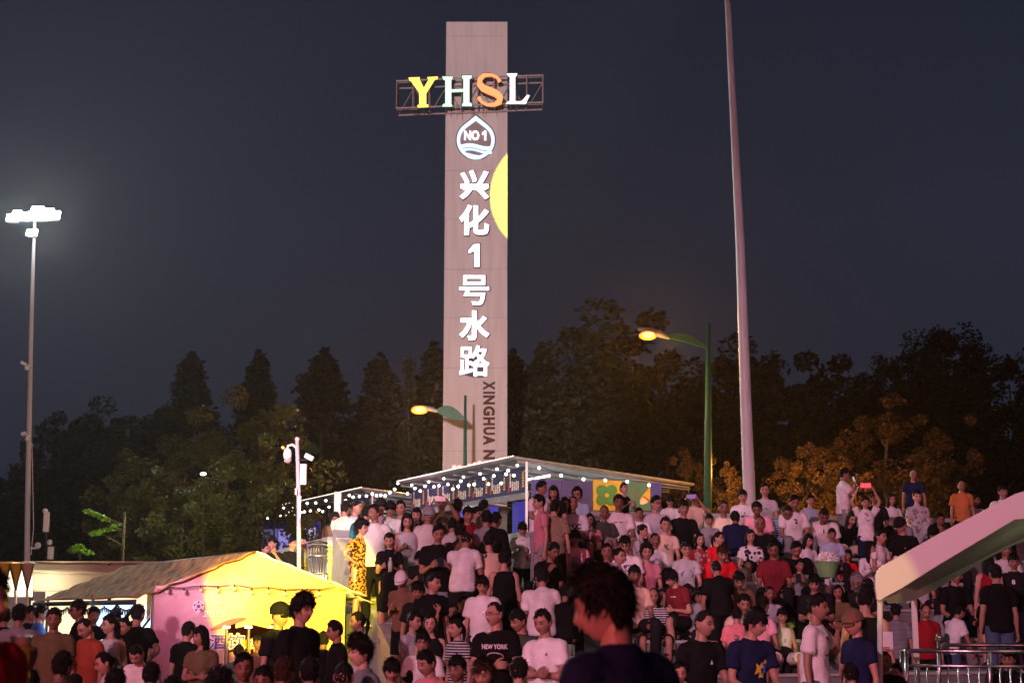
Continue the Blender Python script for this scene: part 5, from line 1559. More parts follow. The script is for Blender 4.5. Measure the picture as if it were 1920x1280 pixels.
# ---------------------------------------------------------------- hair, in head space
def az_of(D): return np.degrees(np.arctan2(D[..., 0], -D[..., 1]))     # 0 front, +-180 back
def hair_mesh(style, seed=0, dense=1):
    q = random.Random(seed * 7 + len(style)); r_ = np.random.RandomState(seed * 13 + len(style))
    nu, nv = 60, 36
    u = np.arange(nu) / nu * 2 * PI - PI; th = np.linspace(0, PI, nv + 1)
    T, A = np.meshgrid(th, u, indexing='ij')
    D = np.stack([np.sin(T) * np.sin(A), -np.sin(T) * np.cos(A), np.cos(T)], -1)
    p = skull(D); a = np.abs(az_of(D)); z = p[..., 2]
    front, side, back = {'short': (0.050, -0.005, -0.070), 'buzz': (0.062, 0.008, -0.06), 'mop': (0.030, -0.025, -0.085), 'bob': (0.048, -0.10, -0.10), 'long': (0.056, -0.09, -0.1),
                         'tail': (0.062, 0.0, -0.07), 'perm': (0.052, -0.03, -0.085), 'ring': (0.2, 0.012, -0.06), 'fringe': (0.028, -0.02, -0.08), 'cap': (0.03, -0.005, -0.075), 'bun': (0.062, 0.0, -0.07), 'kid': (0.040, -0.005, -0.075)}[style]
    front = front + (0.012 * math.sin(seed * 2.3 + 1) if style not in ('ring', 'bun', 'tail') else 0)
    sa = az_of(D)
    front = front + 0.010 * np.sin(np.radians(sa) * 2.2 + seed * 2.1) + 0.006 * np.sin(np.radians(sa) * 9 + seed)
    line = np.where(a < 50, front, np.where(a < 78, front + (side - front) * (a - 50) / 28.0, np.where(a < 100, side, np.where(a < 135, side + (back - side) * (a - 100) / 35.0, back))))
    line = np.where((a > 78) & (a < 112) & (side > -0.05), np.maximum(line, side + 0.01), line)
    m = np.clip((z - line) / 0.016, -0.6, 1)
    thick = {'short': 0.012, 'buzz': 0.005, 'mop': 0.030, 'bob': 0.013, 'long': 0.011, 'tail': 0.009, 'perm': 0.032, 'ring': 0.008, 'fringe': 0.017, 'cap': 0.010, 'bun': 0.010, 'kid': 0.011}[style]
    thick = thick * (0.8, 1.0, 1.35)[seed % 3]
    top = 0.75 + 0.5 * np.clip(D[..., 2], 0, 1) + (0.25 * np.sin(np.radians(az_of(D)) + seed * 2) if seed % 3 else 0)
    if style in ('short', 'buzz'): top = top * np.where(z < 0.03, 0.42, 1.0)
    nz = np.array([[noise.noise(Vector(D[j, i]) * 4 + Vector((seed * 3.1, 0, 0))) for i in range(nu)] for j in range(nv + 1)])
    nf = np.array([[noise.noise(Vector((D[j, i][0] * 26, D[j, i][1] * 26, D[j, i][2] * 7 + seed))) for i in range(nu)] for j in range(nv + 1)])
    t = thick * m * top * (1 + 0.55 * nz) + 0.006 * nf * (m > 0)
    if style == 'perm': t = t + 0.012 * np.abs(nz) * (m > 0)
    t = np.where(m < 0, -0.012, t)
    pp = p + D * t[..., None]
    mb = MB()
    V = pp.reshape(-1, 3); F = grid_faces(nv, nu)
    mb.v = [tuple(x) for x in V]; mb.f = [list(x) for x in F]
    # tufts standing off the shell break up its outline
    idx = np.argwhere(m > 0.4)
    nt_ = {'buzz': 0, 'mop': 1000, 'short': 420, 'fringe': 520, 'perm': 520, 'kid': 380}.get(style, 260) * dense
    for k in range(nt_):
        j, i = idx[r_.randint(len(idx))]
        d = Vector(D[j, i]); b = Vector(pp[j, i])
        L = {'mop': 0.045, 'perm': 0.024, 'short': 0.030, 'fringe': 0.042, 'kid': 0.03}.get(style, 0.026) * q.uniform(0.6, 1.3)
        w = (Vector((0, 0, -1)) - d * d.dot(Vector((0, 0, -1))))
        if d.z > 0.6: w = Vector((q.uniform(-1, 1), -0.8 + q.uniform(-0.6, 0.6), 0))
        dirv = (w.normalized() if w.length > 0.01 else Vector((0, -1, 0))) + d * q.uniform(0.15, 0.6) + Vector((q.uniform(-.4, .4), q.uniform(-.4, .4), 0))
        dirv.normalize()
        sd = dirv.cross(d)
        sd = sd.normalized() * q.uniform(0.003, 0.006)
        b0 = b - d * 0.004
        mid = b0 + dirv * L * 0.5 + d * 0.004
        mb.add([b0 - sd, b0 + sd, mid + sd * 0.8, mid - sd * 0.8, b0 + dirv * L], [[0, 1, 2, 3], [3, 2, 4]])
    if style in ('bob', 'long'):
        zend = -0.155 if style == 'bob' else -0.27
        n1, n2 = 12, 30
        vo, vi = [], []
        for j in range(n1 + 1):
            zz = 0.045 + (zend - 0.045) * j / n1
            fl = j / n1
            for i in range(n2 + 1):
                az = R(62 + (360 - 124) * i / n2)
                rx = 0.088 + 0.010 * math.sin(fl * PI) + 0.006 * math.sin(i * 1.7 + seed) * fl; ry = 0.094 + 0.004 * fl + 0.006 * noise.noise(Vector((i * 0.6, j * 0.2, seed)))
                yo = 0.012 + 0.012 * fl
                wv = 0.006 * noise.noise(Vector((i * 0.9, seed, j * 0.25)))
                vo.append((math.sin(az) * (rx + wv), -math.cos(az) * (ry + wv) + yo, zz + 0.012 * noise.noise(Vector((i * .8, 5, seed))) * (j == n1)))
                vi.append((math.sin(az) * (rx - 0.022 + wv), -math.cos(az) * (ry - 0.024 + wv) + yo, zz))
        w_ = n2 + 1; n_ = len(vo); ff = []
        for j in range(n1):
            for i in range(n2):
                k = j * w_ + i
                ff.append([k, k + w_, k + w_ + 1, k + 1]); ff.append([n_ + k, n_ + k + 1, n_ + k + w_ + 1, n_ + k + w_])
            k = j * w_; ff.append([k, n_ + k, n_ + k + w_, k + w_]); k += n2; ff.append([k, k + w_, n_ + k + w_, n_ + k])
        for i in range(n2):
            ff.append([i, i + 1, n_ + i + 1, n_ + i]); k = n1 * w_ + i; ff.append([k, n_ + k, n_ + k + 1, k + 1])
        mb.add(vo + vi, ff)
    if style == 'tail':
        pts = [(0, 0.080, 0.030), (0, 0.115, 0.028), (0, 0.128, -0.01), (0.004, 0.122, -0.07), (0.008, 0.112, -0.13), (0.006, 0.108, -0.18)]
        mb.tube(pts, [0.014, 0.020, 0.026, 0.026, 0.018, 0.005], 9)
    if style == 'bun':
        mb.ball((0, 0.075, 0.085), 0.036, 12, 8, (1, 1, 0.9))
    me = mb.mesh('hair'); me.materials.append(M_hair)
    me.polygons.foreach_set('use_smooth', [True] * len(me.polygons))
    return me
HAIR = {}
def hair_of(style, seed):
    k = (style, seed)
    if k not in HAIR: HAIR[k] = hair_mesh(style, seed)
    return HAIR[k]
def cap_mesh(kind):
    nu, nv = 40, 12
    mb = MB(); v = []; f = []
    for j in range(nv + 1):
        th = (PI / 2 - 0.12) * j / nv if kind != 'visor' else (PI / 2 - 0.45) + 0.42 * j / nv
        for i in range(nu):
            a = 2 * PI * i / nu
            d = np.array([math.sin(th) * math.sin(a), -math.sin(th) * math.cos(a), math.cos(th)])
            k = skull(d[None])[0] + d * (0.022 if kind != 'police' else 0.020 + 0.030 * min(1, (1 - j / nv) * 3))
            v.append((k[0], k[1] + 0.002, k[2] + 0.012))
    for j in range(nv):
        for i in range(nu):
            a = j * nu + i; b = j * nu + (i + 1) % nu
            f.append([a, a + nu, b + nu, b])
    mb.add(v, f)
    # brim: a curved solid plate
    n = 14; top = []
    for i in range(n + 1):
        a = -1.05 + 2.1 * i / n
        top.append((math.sin(a) * 0.096, -math.cos(a) * 0.112, 0.030 - 0.010 * math.sin(abs(a))))
    out = [(x * 0.92, y - 0.072 * math.cos(-1.05 + 2.1 * i / n) ** 0.6 if False else y - 0.070 * max(0.0, math.cos((-1.05 + 2.1 * i / n) * 1.4)), z - 0.014 - 0.012 * abs(math.sin(-1.05 + 2.1 * i / n))) for i, (x, y, z) in enumerate(top)]
    vv = top + out + [(x, y, z - 0.004) for x, y, z in top + out]
    m_ = 2 * (n + 1); ff = []
    for i in range(n):
        a, b = i, n + 1 + i
        ff += [[a, a + 1, b + 1, b], [m_ + a, m_ + b, m_ + b + 1, m_ + a + 1], [b, b + 1, m_ + b + 1, m_ + b], [a, m_ + a, m_ + a + 1, a + 1]]
    ff += [[0, n + 1, m_ + n + 1, m_], [n, m_ + n, m_ + 2 * n + 1, 2 * n + 1]]
    mb.add(vv, ff)
    me = mb.mesh('cap'); me.materials.append(M_fab); me.polygons.foreach_set('use_smooth', [True] * len(me.polygons))
    return me
CAPS = {}
def glasses_mesh():
    mb = MB()
    for s in (-1, 1):
        pts = [(s * 0.033 + 0.023 * math.cos(2 * PI * i / 14), -0.103 + 0.004 * abs(math.cos(2 * PI * i / 14)), 0.002 + 0.017 * math.sin(2 * PI * i / 14)) for i in range(15)]
        mb.tube(pts, 0.0022, 5)
        mb.tube([(s * 0.056, -0.098, 0.006), (s * 0.078, -0.05, 0.006), (s * 0.080, 0.015, 0.002)], 0.002, 5)
    mb.tube([(-0.010, -0.107, 0.004), (0, -0.110, 0.006), (0.010, -0.107, 0.004)], 0.002, 5)
    me = mb.mesh('glasses'); me.materials.append(mat('glasses_frame', (0.05, 0.05, 0.06), 0.2, metal=0.8)); return me
GLASS = None

# ---------------------------------------------------------------- hand, in hand space: fingers along -Z, palm facing -Y, thumb towards +X
def hand_mesh(curl, side):
    mb = MB()
    # palm as a soft loft
    rings = [(0.0, 0.022, 0.016), (-0.02, 0.030, 0.016), (-0.05, 0.040, 0.0145), (-0.08, 0.041, 0.012), (-0.094, 0.036, 0.009)]
    v = []; n = 12
    for z, rx, ry in rings:
        for k in range(n):
            a = 2 * PI * k / n
            v.append((rx * math.cos(a), ry * math.sin(a), z))
    f = [[i * n + k, (i + 1) * n + k, (i + 1) * n + (k + 1) % n, i * n + (k + 1) % n] for i in range(len(rings) - 1) for k in range(n)]
    f.append([(len(rings) - 1) * n + k for k in range(n)][::-1])
    mb.add(v, f)
    for i, (x, L) in enumerate(((0.028, 0.070), (0.0095, 0.079), (-0.0095, 0.074), (-0.028, 0.058))):
        a = 0.12; p = Vector((x, 0, -0.085)); pts = [p]
        for sgm, fr in enumerate((0.42, 0.32, 0.26)):
            a += curl * (0.9 if sgm == 0 else 1.0)
            p = p + Vector((0, -math.sin(a), -math.cos(a))) * L * fr; pts.append(p)
        mb.tube(pts, [0.0098, 0.0090, 0.0080, 0.0062], 7)
    p = Vector((0.026, -0.004, -0.022)); pts = [p]
    for d, L in (((0.75, -0.35, -0.6), 0.034), ((0.45, -0.5, -0.8), 0.030), ((0.15, -0.55, -0.9), 0.024)):
        p = p + Vector(d).normalized() * L; pts.append(p)
    mb.tube(pts, [0.014, 0.0115, 0.0100, 0.0075], 7)
    V = np.array(mb.v)
    if side < 0: V[:, 0] *= -1
    return V, mb.f

# ---------------------------------------------------------------- poses
# arms: (upper direction, forearm direction, finger curl, palm hint); x outward, -y forward, z up, in the chest frame
DOWN = ((0.22, 0.02, -1), (0.10, -0.18, -1), 0.35)
PHONE = ((0.18, -0.10, -1), (-0.45, -1.0, 0.45), 0.9)
LAP = ((0.22, -0.35, -1), (-0.25, -1.0, -0.35), 0.6)
KNEE = ((0.30, -0.50, -1), (-0.10, -1.0, -0.45), 0.5)
FOLD = ((0.20, -0.25, -1), (-1.0, -0.55, 0.12), 0.5)
HIP = ((0.75, 0.25, -0.75), (-0.75, -0.35, -0.55), 0.7)
FACEH = ((0.25, -0.55, -0.8), (-0.30, -0.30, 1.0), 0.6)
UPP = ((0.45, -0.60, 0.55), (-0.35, -0.35, 1.0), 0.5)
OVER = ((0.55, -0.15, 1.0), (-0.45, -0.10, 1.0), 0.6)
PHUP = ((0.35, -0.95, -0.05), (-0.50, -0.45, 0.85), 0.8)
LEAN = ((0.35, -0.45, -1), (0.05, -0.25, -1), 0.2)
CLAP = ((0.25, -0.45, -0.8), (-0.50, -0.85, 0.55), 0.15)
EAR = ((0.60, -0.35, -0.60), (-0.62, -0.25, 0.95), 0.8)
STRETCH = ((0.25, -0.75, -0.6), (-0.10, -1.0, -0.15), 0.3)
BENT = ((0.22, -0.75, -0.8), (-0.20, -0.9, -0.55), 0.5)
# pose: lean (deg), arms L,R, legs kind
POSES = {
    'st': (2, DOWN, DOWN, 'st'), 'sp': (6, PHONE, PHONE, 'st'), 'sc': (2, FOLD, FOLD, 'st'), 'sh': (3, HIP, DOWN, 'st'), 'shr': (3, DOWN, HIP, 'st'),
    'su': (0, PHUP, PHUP, 'st'), 's1': (2, DOWN, PHONE, 'st'), 'sb': (24, BENT, BENT, 'st'), 'se': (2, DOWN, EAR, 'st'), 'sel': (2, EAR, DOWN, 'st'), 'so': (0, OVER, OVER, 'st'),
    'sk': (4, CLAP, CLAP, 'st'), 'sL': (16, LEAN, LEAN, 'st'), 'sr': (4, DOWN, UPP, 'st'), 'srl': (4, UPP, DOWN, 'st'),
    'i': (8, LAP, LAP, 'si'), 'ik': (14, KNEE, KNEE, 'si'), 'il': (38, BENT, BENT, 'si'), 'ip': (16, PHONE, PHONE, 'si'), 'ic': (6, FOLD, FOLD, 'si'), 'if': (16, LAP, FACEH, 'si'),
    'iu': (4, PHUP, PHUP, 'si'), 'ih': (4, LAP, UPP, 'si'), 'ihl': (4, UPP, LAP, 'si'), 'ia': (10, LAP, STRETCH, 'si'), 'ix': (8, CLAP, CLAP, 'si'), 'ixl': (6, LAP, LAP, 'sx'),
}
def rotx(a): return Matrix.Rotation(a, 3, 'X')
def ring_pts(c, M, rx, ry, n=16, sq=0.0):
    out = []
    for k in range(n):
        a = 2 * PI * k / n
        x, y = math.cos(a), math.sin(a)
        out.append(Vector(c) + M @ Vector((rx * x, ry * y, 0)))
    return out
def skin_rings(mb, rings):
    n = len(rings[0]); v = [p for r_ in rings for p in r_]; f = []
    for i in range(len(rings) - 1):
        for k in range(n):
            f.append([i * n + k, i * n + (k + 1) % n, (i + 1) * n + (k + 1) % n, (i + 1) * n + k])
    f.append(list(range(n))[::-1]); f.append([(len(rings) - 1) * n + k for k in range(n)])
    mb.add(v, f)
def smooth_path(pts, n=4):
    """Catmull-Rom through the points"""
    P_ = [pts[0]] + pts + [pts[-1]]; out = []
    for i in range(1, len(P_) - 2):
        for k in range(n):
            t = k / n; a, b, c, d = P_[i - 1], P_[i], P_[i + 1], P_[i + 2]
            out.append(0.5 * ((2 * b) + (c - a) * t + (2 * a - 5 * b + 4 * c - d) * t * t + (3 * b - 3 * c + d - a) * t ** 3))
    out.append(pts[-1]); return out
def interp(vals, n):
    out = []
    for a, b in zip(vals[:-1], vals[1:]):
        for k in range(n): out.append(a + (b - a) * k / n)
    out.append(vals[-1]); return out

def remeshed(mb, name, vox, smooth=2, fold=0.0, seed=0):
    me = mb.mesh(name)
    o = bpy.data.objects.new(name, me); COL.objects.link(o)
    m = o.modifiers.new('r', 'REMESH'); m.mode = 'VOXEL'; m.voxel_size = vox; m.adaptivity = 0.0
    s = o.modifiers.new('s', 'SMOOTH'); s.iterations = smooth; s.factor = 0.5
    dg = bpy.context.evaluated_depsgraph_get(); dg.update()
    r_ = bpy.data.meshes.new_from_object(o.evaluated_get(dg))
    bpy.data.objects.remove(o); bpy.data.meshes.remove(me)
    r_.name = name
    if fold:
        n = len(r_.vertices); co = np.empty(n * 3, np.float32); r_.vertices.foreach_get('co', co); co = co.reshape(-1, 3)
        nn = np.empty(n * 3, np.float32); r_.vertices.foreach_get('normal', nn); nn = nn.reshape(-1, 3)
        rr = np.random.RandomState(seed); d = np.zeros(n)
        for k in range(7):
            w = rr.normal(size=3) * np.array([17, 17, 12]) * (0.6 + 0.15 * k)
            ph = rr.rand() * 6
            wp = co + 0.03 * np.sin(co[:, [1, 2, 0]] * 11 + k)
            d += np.clip(np.sin(wp @ w + ph), -0.2, 1) / (1 + 0.35 * k)
        d += 1.3 * np.sin(co[:, 2] * 34 + 3 * np.sin(co[:, 0] * 9)) * np.exp(-((co[:, 2] - (co[:, 2].min() + 0.16)) / 0.14) ** 2) * 0.5
        co += nn * (d * fold)[:, None]
        r_.vertices.foreach_set('co', co.astype(np.float32).ravel()); r_.update()
    r_.polygons.foreach_set('use_smooth', [True] * len(r_.polygons))
    return r_

class Rig:
    """joint positions of one pose"""
    def __init__(s, pose, hy, hp, fem, child):
        lean, aL, aR, legs = POSES[pose]
        s.legs = legs
        s.w = 0.85 if fem else 0.94
        s.pel = Vector((0, 0, 0.93)) if legs == 'st' else Vector((0, 0.05, 0.115))
        lean = R(lean)
        s.lean = lean
        s.pts = {}
        # spine curve: sample h in [0, .56]
        def spine(h):
            n = 12; p = s.pel.copy(); a0 = lean * (0.35 if legs == 'st' else 0.45)
            hh = abs(h); sg = 1 if h >= 0 else -1
            for k in range(n):
                t = (k + 0.5) / n * hh
                a = a0 + (lean * 1.15 - a0) * min(1, t / 0.4) if sg > 0 else a0
                p = p + Vector((0, -math.sin(a), math.cos(a))) * (hh / n) * sg
            aa = a0 + (lean * 1.15 - a0) * min(1, max(0, h) / 0.4)
            return p, rotx(aa)
        s.spine = spine
        c, M = spine(0.425)
        s.chestM = M
        s.arm = {}
        for side, a in ((1, aL), (-1, aR)):
            sh = c + M @ Vector((side * 0.168 * s.w, 0.005, -0.012))
            f = lambda d: (M @ Vector((d[0] * side, d[1], d[2]))).normalized()
            el = sh + f(a[0]) * 0.275
            wr = el + f(a[1]) * 0.245
            s.arm[side] = (sh, el, wr, a[2])
        s.leg = {}
        for side in (1, -1):
            hip = s.pel + Vector((side * 0.088, 0, -0.03))
            if legs == 'st':
                kn = hip + Vector((side * 0.02, -0.02 if side > 0 else -0.035, -0.42)); an = kn + Vector((side * 0.01, 0.03, -0.41)); ft = Vector((side * 0.12, -1, 0))
            elif legs == 'sx' and side > 0:
                kn = hip + Vector((-0.02, -0.40, 0.13)); an = kn + Vector((-0.22, -0.14, -0.33)); ft = Vector((-0.2, -1, -0.4))
            else:
                kn = hip + Vector((side * 0.10, -0.405, 0.05)); an = kn + Vector((side * 0.0, 0.07, -0.40)); ft = Vector((side * 0.2, -1, 0))
            s.leg[side] = (hip, kn, an, ft.normalized())
        # head
        nb, M2 = spine(0.555)
        hr = Matrix.Rotation(R(hy), 3, 'Z') @ rotx(lean * 0.25 + R(hp))
        s.headM = hr
        k = 1.0
        s.headC = nb + hr @ Vector((0, -0.024, 0.086))
        s.neck = nb
RIGS = {}
def rig(pose, hy, hp, fem, child):
    k = (pose, hy, hp, fem, child)
    if k not in RIGS: RIGS[k] = Rig(*k)
    return RIGS[k]
def limb(mb, joints, radii, n=10, sub=4):
    path = smooth_path([Vector(j) for j in joints], sub); rr = interp(radii, sub)
    mb.tube(path, rr, n)
BODY = {}; SHIRT = {}; TROU = {}; SHOE = {}
def hand_frame(el, wr, side, chestM):
    d = (wr - el).normalized()
    inward = (chestM @ Vector((-side, 0, 0)))
    palm = inward - d * inward.dot(d)
    if palm.length < 0.2: palm = chestM @ Vector((0, 0, -1)); palm -= d * palm.dot(d)
    palm.normalize()
    zc = -d; yc_ = -palm; xc = yc_.cross(zc).normalized()
    return Matrix((xc, yc_, zc)).transposed()
def body_mesh(pose, hy, hp, fem, child):
    k = (pose, hy, hp, fem, child)
    if k in BODY: return BODY[k]
    g = rig(*k); mb = MB(); w = g.w
    rings = []
    for h, rx, ry in ((-0.09, .12, .09), (0, .155, .105), (0.10, .135 * (0.92 if fem else 1), .092), (0.19, .128, .09), (0.30, .155, .104), (0.38, .160, .098), (0.425, .150, .080), (0.455, .112, .070), (0.480, .078, .062), (0.505, .058, .058), (0.53, .055, .057)):
        c, M = g.spine(h); rings.append(ring_pts(c, M, rx * w, ry * w))
    # neck rises into the head
    hc = g.headC + g.headM @ Vector((0, 0.022, -0.045)); c0, M = g.spine(0.53)
    for t in (0.4, 1.0): rings.append(ring_pts(c0.lerp(hc, t) + Vector((0, 0.006, 0)), M, .053 * w, .056 * w))
    skin_rings(mb, rings)
    for side in (1, -1):
        sh, el, wr, cu = g.arm[side]
        c, M = g.spine(0.41)
        limb(mb, [c.lerp(sh, 0.6), sh, sh.lerp(el, 0.5), el, el.lerp(wr, 0.4), wr, wr + (wr - el).normalized() * 0.02], [0.055, 0.056 * w, 0.047 * w, 0.039 * w, 0.039 * w, 0.026 * w, 0.026 * w], 10, 3)
        hip, kn, an, ft = g.leg[side]
        limb(mb, [hip + Vector((0, 0, 0.04)), hip.lerp(kn, 0.12), hip.lerp(kn, 0.5), kn, kn.lerp(an, 0.35), an, an + Vector((0, 0, -0.05))], [0.085, 0.085, 0.072, 0.054, 0.054, 0.036, 0.036], 10, 3)
    me = remeshed(mb, 'body', 0.021, 1)
    n = len(me.vertices); co = np.empty(n * 3, np.float32); me.vertices.foreach_get('co', co)
    V = [co.reshape(-1, 3)]; T = [np.ones((n, 3))]
    F = [list(p.vertices) for p in me.polygons]; bpy.data.meshes.remove(me)
    hv, ht, hf = HEADS[fem]; hs = 1.0
    Mh = np.array(g.headM); V.append(hv @ Mh.T + np.array(g.headC)); T.append(ht)
    F += (hf + n).tolist(); n += len(hv)
    for side in (1, -1):
        sh, el, wr, cu = g.arm[side]
        v, f = hand_mesh(cu, side); Mx = np.array(hand_frame(el, wr, side, g.chestM)); v = (v * (0.92 if fem else 1)) @ Mx.T + np.array(wr)
        V.append(v); T.append(np.full((len(v), 3), 0.95)); F += [[i + n for i in q] for q in f]; n += len(v)
    V = np.concatenate(V); T = np.concatenate(T)
    me = bpy.data.meshes.new('person_body'); me.from_pydata(V.tolist(), [], F)
    at = me.color_attributes.new('tint', 'FLOAT_COLOR', 'POINT')
    at.data.foreach_set('color', np.concatenate([T, np.ones((len(T), 1))], 1).astype(np.float32).ravel())
    me.materials.append(M_skin); me.polygons.foreach_set('use_smooth', [True] * len(me.polygons)); me.update()
    BODY[k] = me
    return me
def shirt_mesh(pose, fem, kind):
    """kind: t (short sleeves), l (long), v (sleeveless), d (dress), o (loose open shirt)"""
    k = (pose, fem, kind)
    if k in SHIRT: return SHIRT[k]
    g = rig(pose, 0, 0, fem, False); mb = MB(); w = g.w; sit = g.legs != 'st'
    prof = [(-0.10, .186, .146), (-0.02, .186, .146), (0.08, .176, .134), (0.18, .162, .118), (0.30, .178, .124), (0.385, .178, .114), (0.425, .160, .092), (0.452, .122, .080), (0.474, .092, .074), (0.496, .070, .068)]
    if fem: prof = [(h, rx * (0.94 if 0.05 < h < 0.25 else 1.03 if h < 0.05 else 1), ry * (1.07 if 0.25 < h < 0.4 else 0.97)) for h, rx, ry in prof]
    if sit: prof = [(-0.03, .188, .152)] + prof[2:]
    if kind == 'v': prof = prof[:-3] + [(0.452, .118, .072), (0.466, .090, .068)]
    if kind == 'd' and not sit: prof = [(-0.46, .22, .19), (-0.30, .205, .17)] + prof
    rings = []
    for h, rx, ry in prof:
        c, M = g.spine(h); rings.append(ring_pts(c, M, rx * w, ry * w, 20))
    skin_rings(mb, rings)
    for side in (1, -1):
        sh, el, wr, cu = g.arm[side]; c, M = g.spine(0.40)
        if kind == 'v': limb(mb, [c.lerp(sh, 0.4), c.lerp(sh, 0.86)], [0.06, 0.058], 10, 2)
        elif kind in ('t', 'd'): limb(mb, [c.lerp(sh, 0.5), sh, sh.lerp(el, 0.35), sh.lerp(el, 0.66 if not fem else 0.55)], [0.066, 0.070 * w, 0.066 * w, 0.072 * w], 12, 3)
        else: limb(mb, [c.lerp(sh, 0.5), sh, sh.lerp(el, 0.5), el, el.lerp(wr, 0.5), el.lerp(wr, 0.95)], [0.066, 0.070 * w, 0.062 * w, 0.056 * w, 0.052 * w, 0.044 * w], 12, 3)
        if kind == 'd' and sit:
            hip, kn, an, ft = g.leg[side]; limb(mb, [hip, hip.lerp(kn, .5), kn, kn.lerp(an, 0.25)], [0.12, 0.115, 0.10, 0.10], 12, 3)
    me = remeshed(mb, 'shirt', 0.0185, 2, 0.0085, abs(hash(pose + kind)) % 1000 if False else sum(ord(c) for c in pose + kind))
    me.materials.append(M_shirt if kind in 'tl' else M_fab); SHIRT[k] = me
    return me
def trouser_mesh(legs, pose, kind):
    k = (legs, pose if POSES[pose][0] > 15 else '', kind)
    if k in TROU: return TROU[k]
    g = rig(pose, 0, 0, False, False); mb = MB()
    rings = []
    for h, rx, ry in ((-0.10, .11, .09), (-0.04, .142, .105), (0.03, .140, .100), (0.07, .120, .088)):
        c, M = g.spine(h); rings.append(ring_pts(c, M, rx, ry))
    skin_rings(mb, rings)
    for side in (1, -1):
        hip, kn, an, ft = g.leg[side]
        if kind == 's': limb(mb, [hip + Vector((0, 0, .02)), hip.lerp(kn, .4), hip.lerp(kn, .95)], [0.100, 0.098, 0.090], 12, 4)
        else: limb(mb, [hip + Vector((0, 0, .02)), hip.lerp(kn, .5), kn, kn.lerp(an, .5), an], [0.100, 0.090, 0.074, 0.068, 0.062], 12, 3)
    me = remeshed(mb, 'trousers', 0.021, 2, 0.0035, 5)
    me.materials.append(M_fab); TROU[k] = me
    return me
def shoe_mesh(pose):
    legs = POSES[pose][3]
    if legs in SHOE: return SHOE[legs]
    g = rig(pose, 0, 0, False, False); out = []
    for side in (1, -1):
        hip, kn, an, ft = g.leg[side]; mb = MB()
        b = an + Vector((0, 0, -0.05)); rings = []
        sidev = Vector((-ft.y, ft.x, 0)).normalized()
        upv = ft.cross(sidev) if ft.cross(sidev).z > 0 else -ft.cross(sidev)
        for t, wd, ht in ((-0.075, 0.026, 0.03), (-0.06, 0.036, 0.045), (0.0, 0.040, 0.055), (0.06, 0.042, 0.042), (0.12, 0.046, 0.030), (0.165, 0.040, 0.024), (0.19, 0.022, 0.014)):
            c = b + ft * t + upv * (ht - 0.045 + 0.02)
            rings.append([c + sidev * wd * math.cos(a) + upv * ht * math.sin(a) for a in [2 * PI * k / 10 for k in range(10)]])
        skin_rings(mb, rings); me = mb.mesh('shoe'); me.materials.append(M_shoe)
        me.polygons.foreach_set('use_smooth', [True] * len(me.polygons)); out.append(me)
    SHOE[legs] = out
    return out

C = {'w': (.66, .64, .66), 'W': (.50, .48, .48), 'k': (.008, .008, .009), 'K': (.013, .013, .015), 'n': (.012, .016, .05), 'N': (.013, .02, .065), 'g': (.22, .22, .24), 'G': (.40, .39, .42), 'r': (.55, .015, .025),
     'R': (.22, .012, .02), 'p': (.75, .36, .44), 'P': (.72, .22, .26), 'dp': (.45, .17, .22), 'o': (.12, .09, .05), 'O': (.42, .15, .05), 'b': (.16, .09, .06), 't': (.015, .08, .17), 'T': (.02, .22, .15), 'lb': (.35, .42, .58), 'bl': (.06, .12, .32), 'c': (.68, .62, .45), 'be': (.58, .42, .33), 'dg': (.05, .06, .05), 'm': (.16, .02, .03), 'y': (.8, .6, .05), 'br': (.25, .05, .03), 'gs': (.14, .20, .15),
     'jean': (.06, .09, .16)}
SKIN = [(.50, .30, .24), (.38, .20, .155), (.29, .145, .105), (.20, .095, .065), (.15, .07, .048)]
HCOL = {'k': (.010, .009, .009), 'b': (.035, .018, .010), 'g': (.25, .24, .24)}
def setcol(o, c): o.color = (*c, 1)
PCOUNT = 0
PROTO = {}
def put(loc, scale, pose, yaw, hy, hp, hair, top, bottom, fem, skin, label, group, extras=()):
    """builds one person: body > hair, shirt, trousers, shoes"""
    global PCOUNT, GLASS
    PCOUNT += 1
    child = False
    tk, tc_ = top            # kind, colour or pattern
    g = rig(pose, hy, hp, fem, child)
    root = empty('person', loc, label, 'person', group, rz=R(yaw))
    root.scale = (scale,) * 3
    seed = PCOUNT
    b = link('body', body_mesh(pose, hy, hp, fem, child), root); setcol(b, [c * (0.94 + 0.12 * ((seed * 37) % 10) / 10) for c in SKIN[skin]])
    s = link('dress' if tk == 'd' else 'shirt', shirt_mesh(pose, fem, tk), root)
    if tc_ in PAT:
        s.material_slots[0].link = 'OBJECT'; s.material_slots[0].material = PAT[tc_]
    else: setcol(s, C[tc_])
    if not (tk == 'd'):
        t = link('shorts' if bottom[0] == 's' else 'trousers', trouser_mesh(POSES[pose][3], pose, bottom[0]), root); setcol(t, C[bottom[1]])
    for me in shoe_mesh(pose):
        sh_ = link('shoe', me, root); setcol(sh_, C[('w', 'K', 'g')[seed % 3]])
    HM = Matrix.Translation(g.headC) @ g.headM.to_4x4()
    hs = hair.split('+'); st = hs[0]; hc = 'k'
    if len(st) > 2 and st[-2] == ':': hc = st[-1]; st = st[:-2]
    if st != 'bald':
        h = link('hair', hair_of(st, seed % 3), root); h.matrix_local = HM; setcol(h, HCOL[hc])
    for x in hs[1:]:
        if x == 'gl':
            if GLASS is None: GLASS = glasses_mesh()
            o = link('glasses', GLASS, root); o.matrix_local = HM
        else:
            kind, col = x.split('=')
            if kind not in CAPS: CAPS[kind] = cap_mesh(kind)
            o = link('cap', CAPS[kind], root); o.matrix_local = HM; setcol(o, C[col])
    root['_g'] = 0; del root['_g']
    return root, g

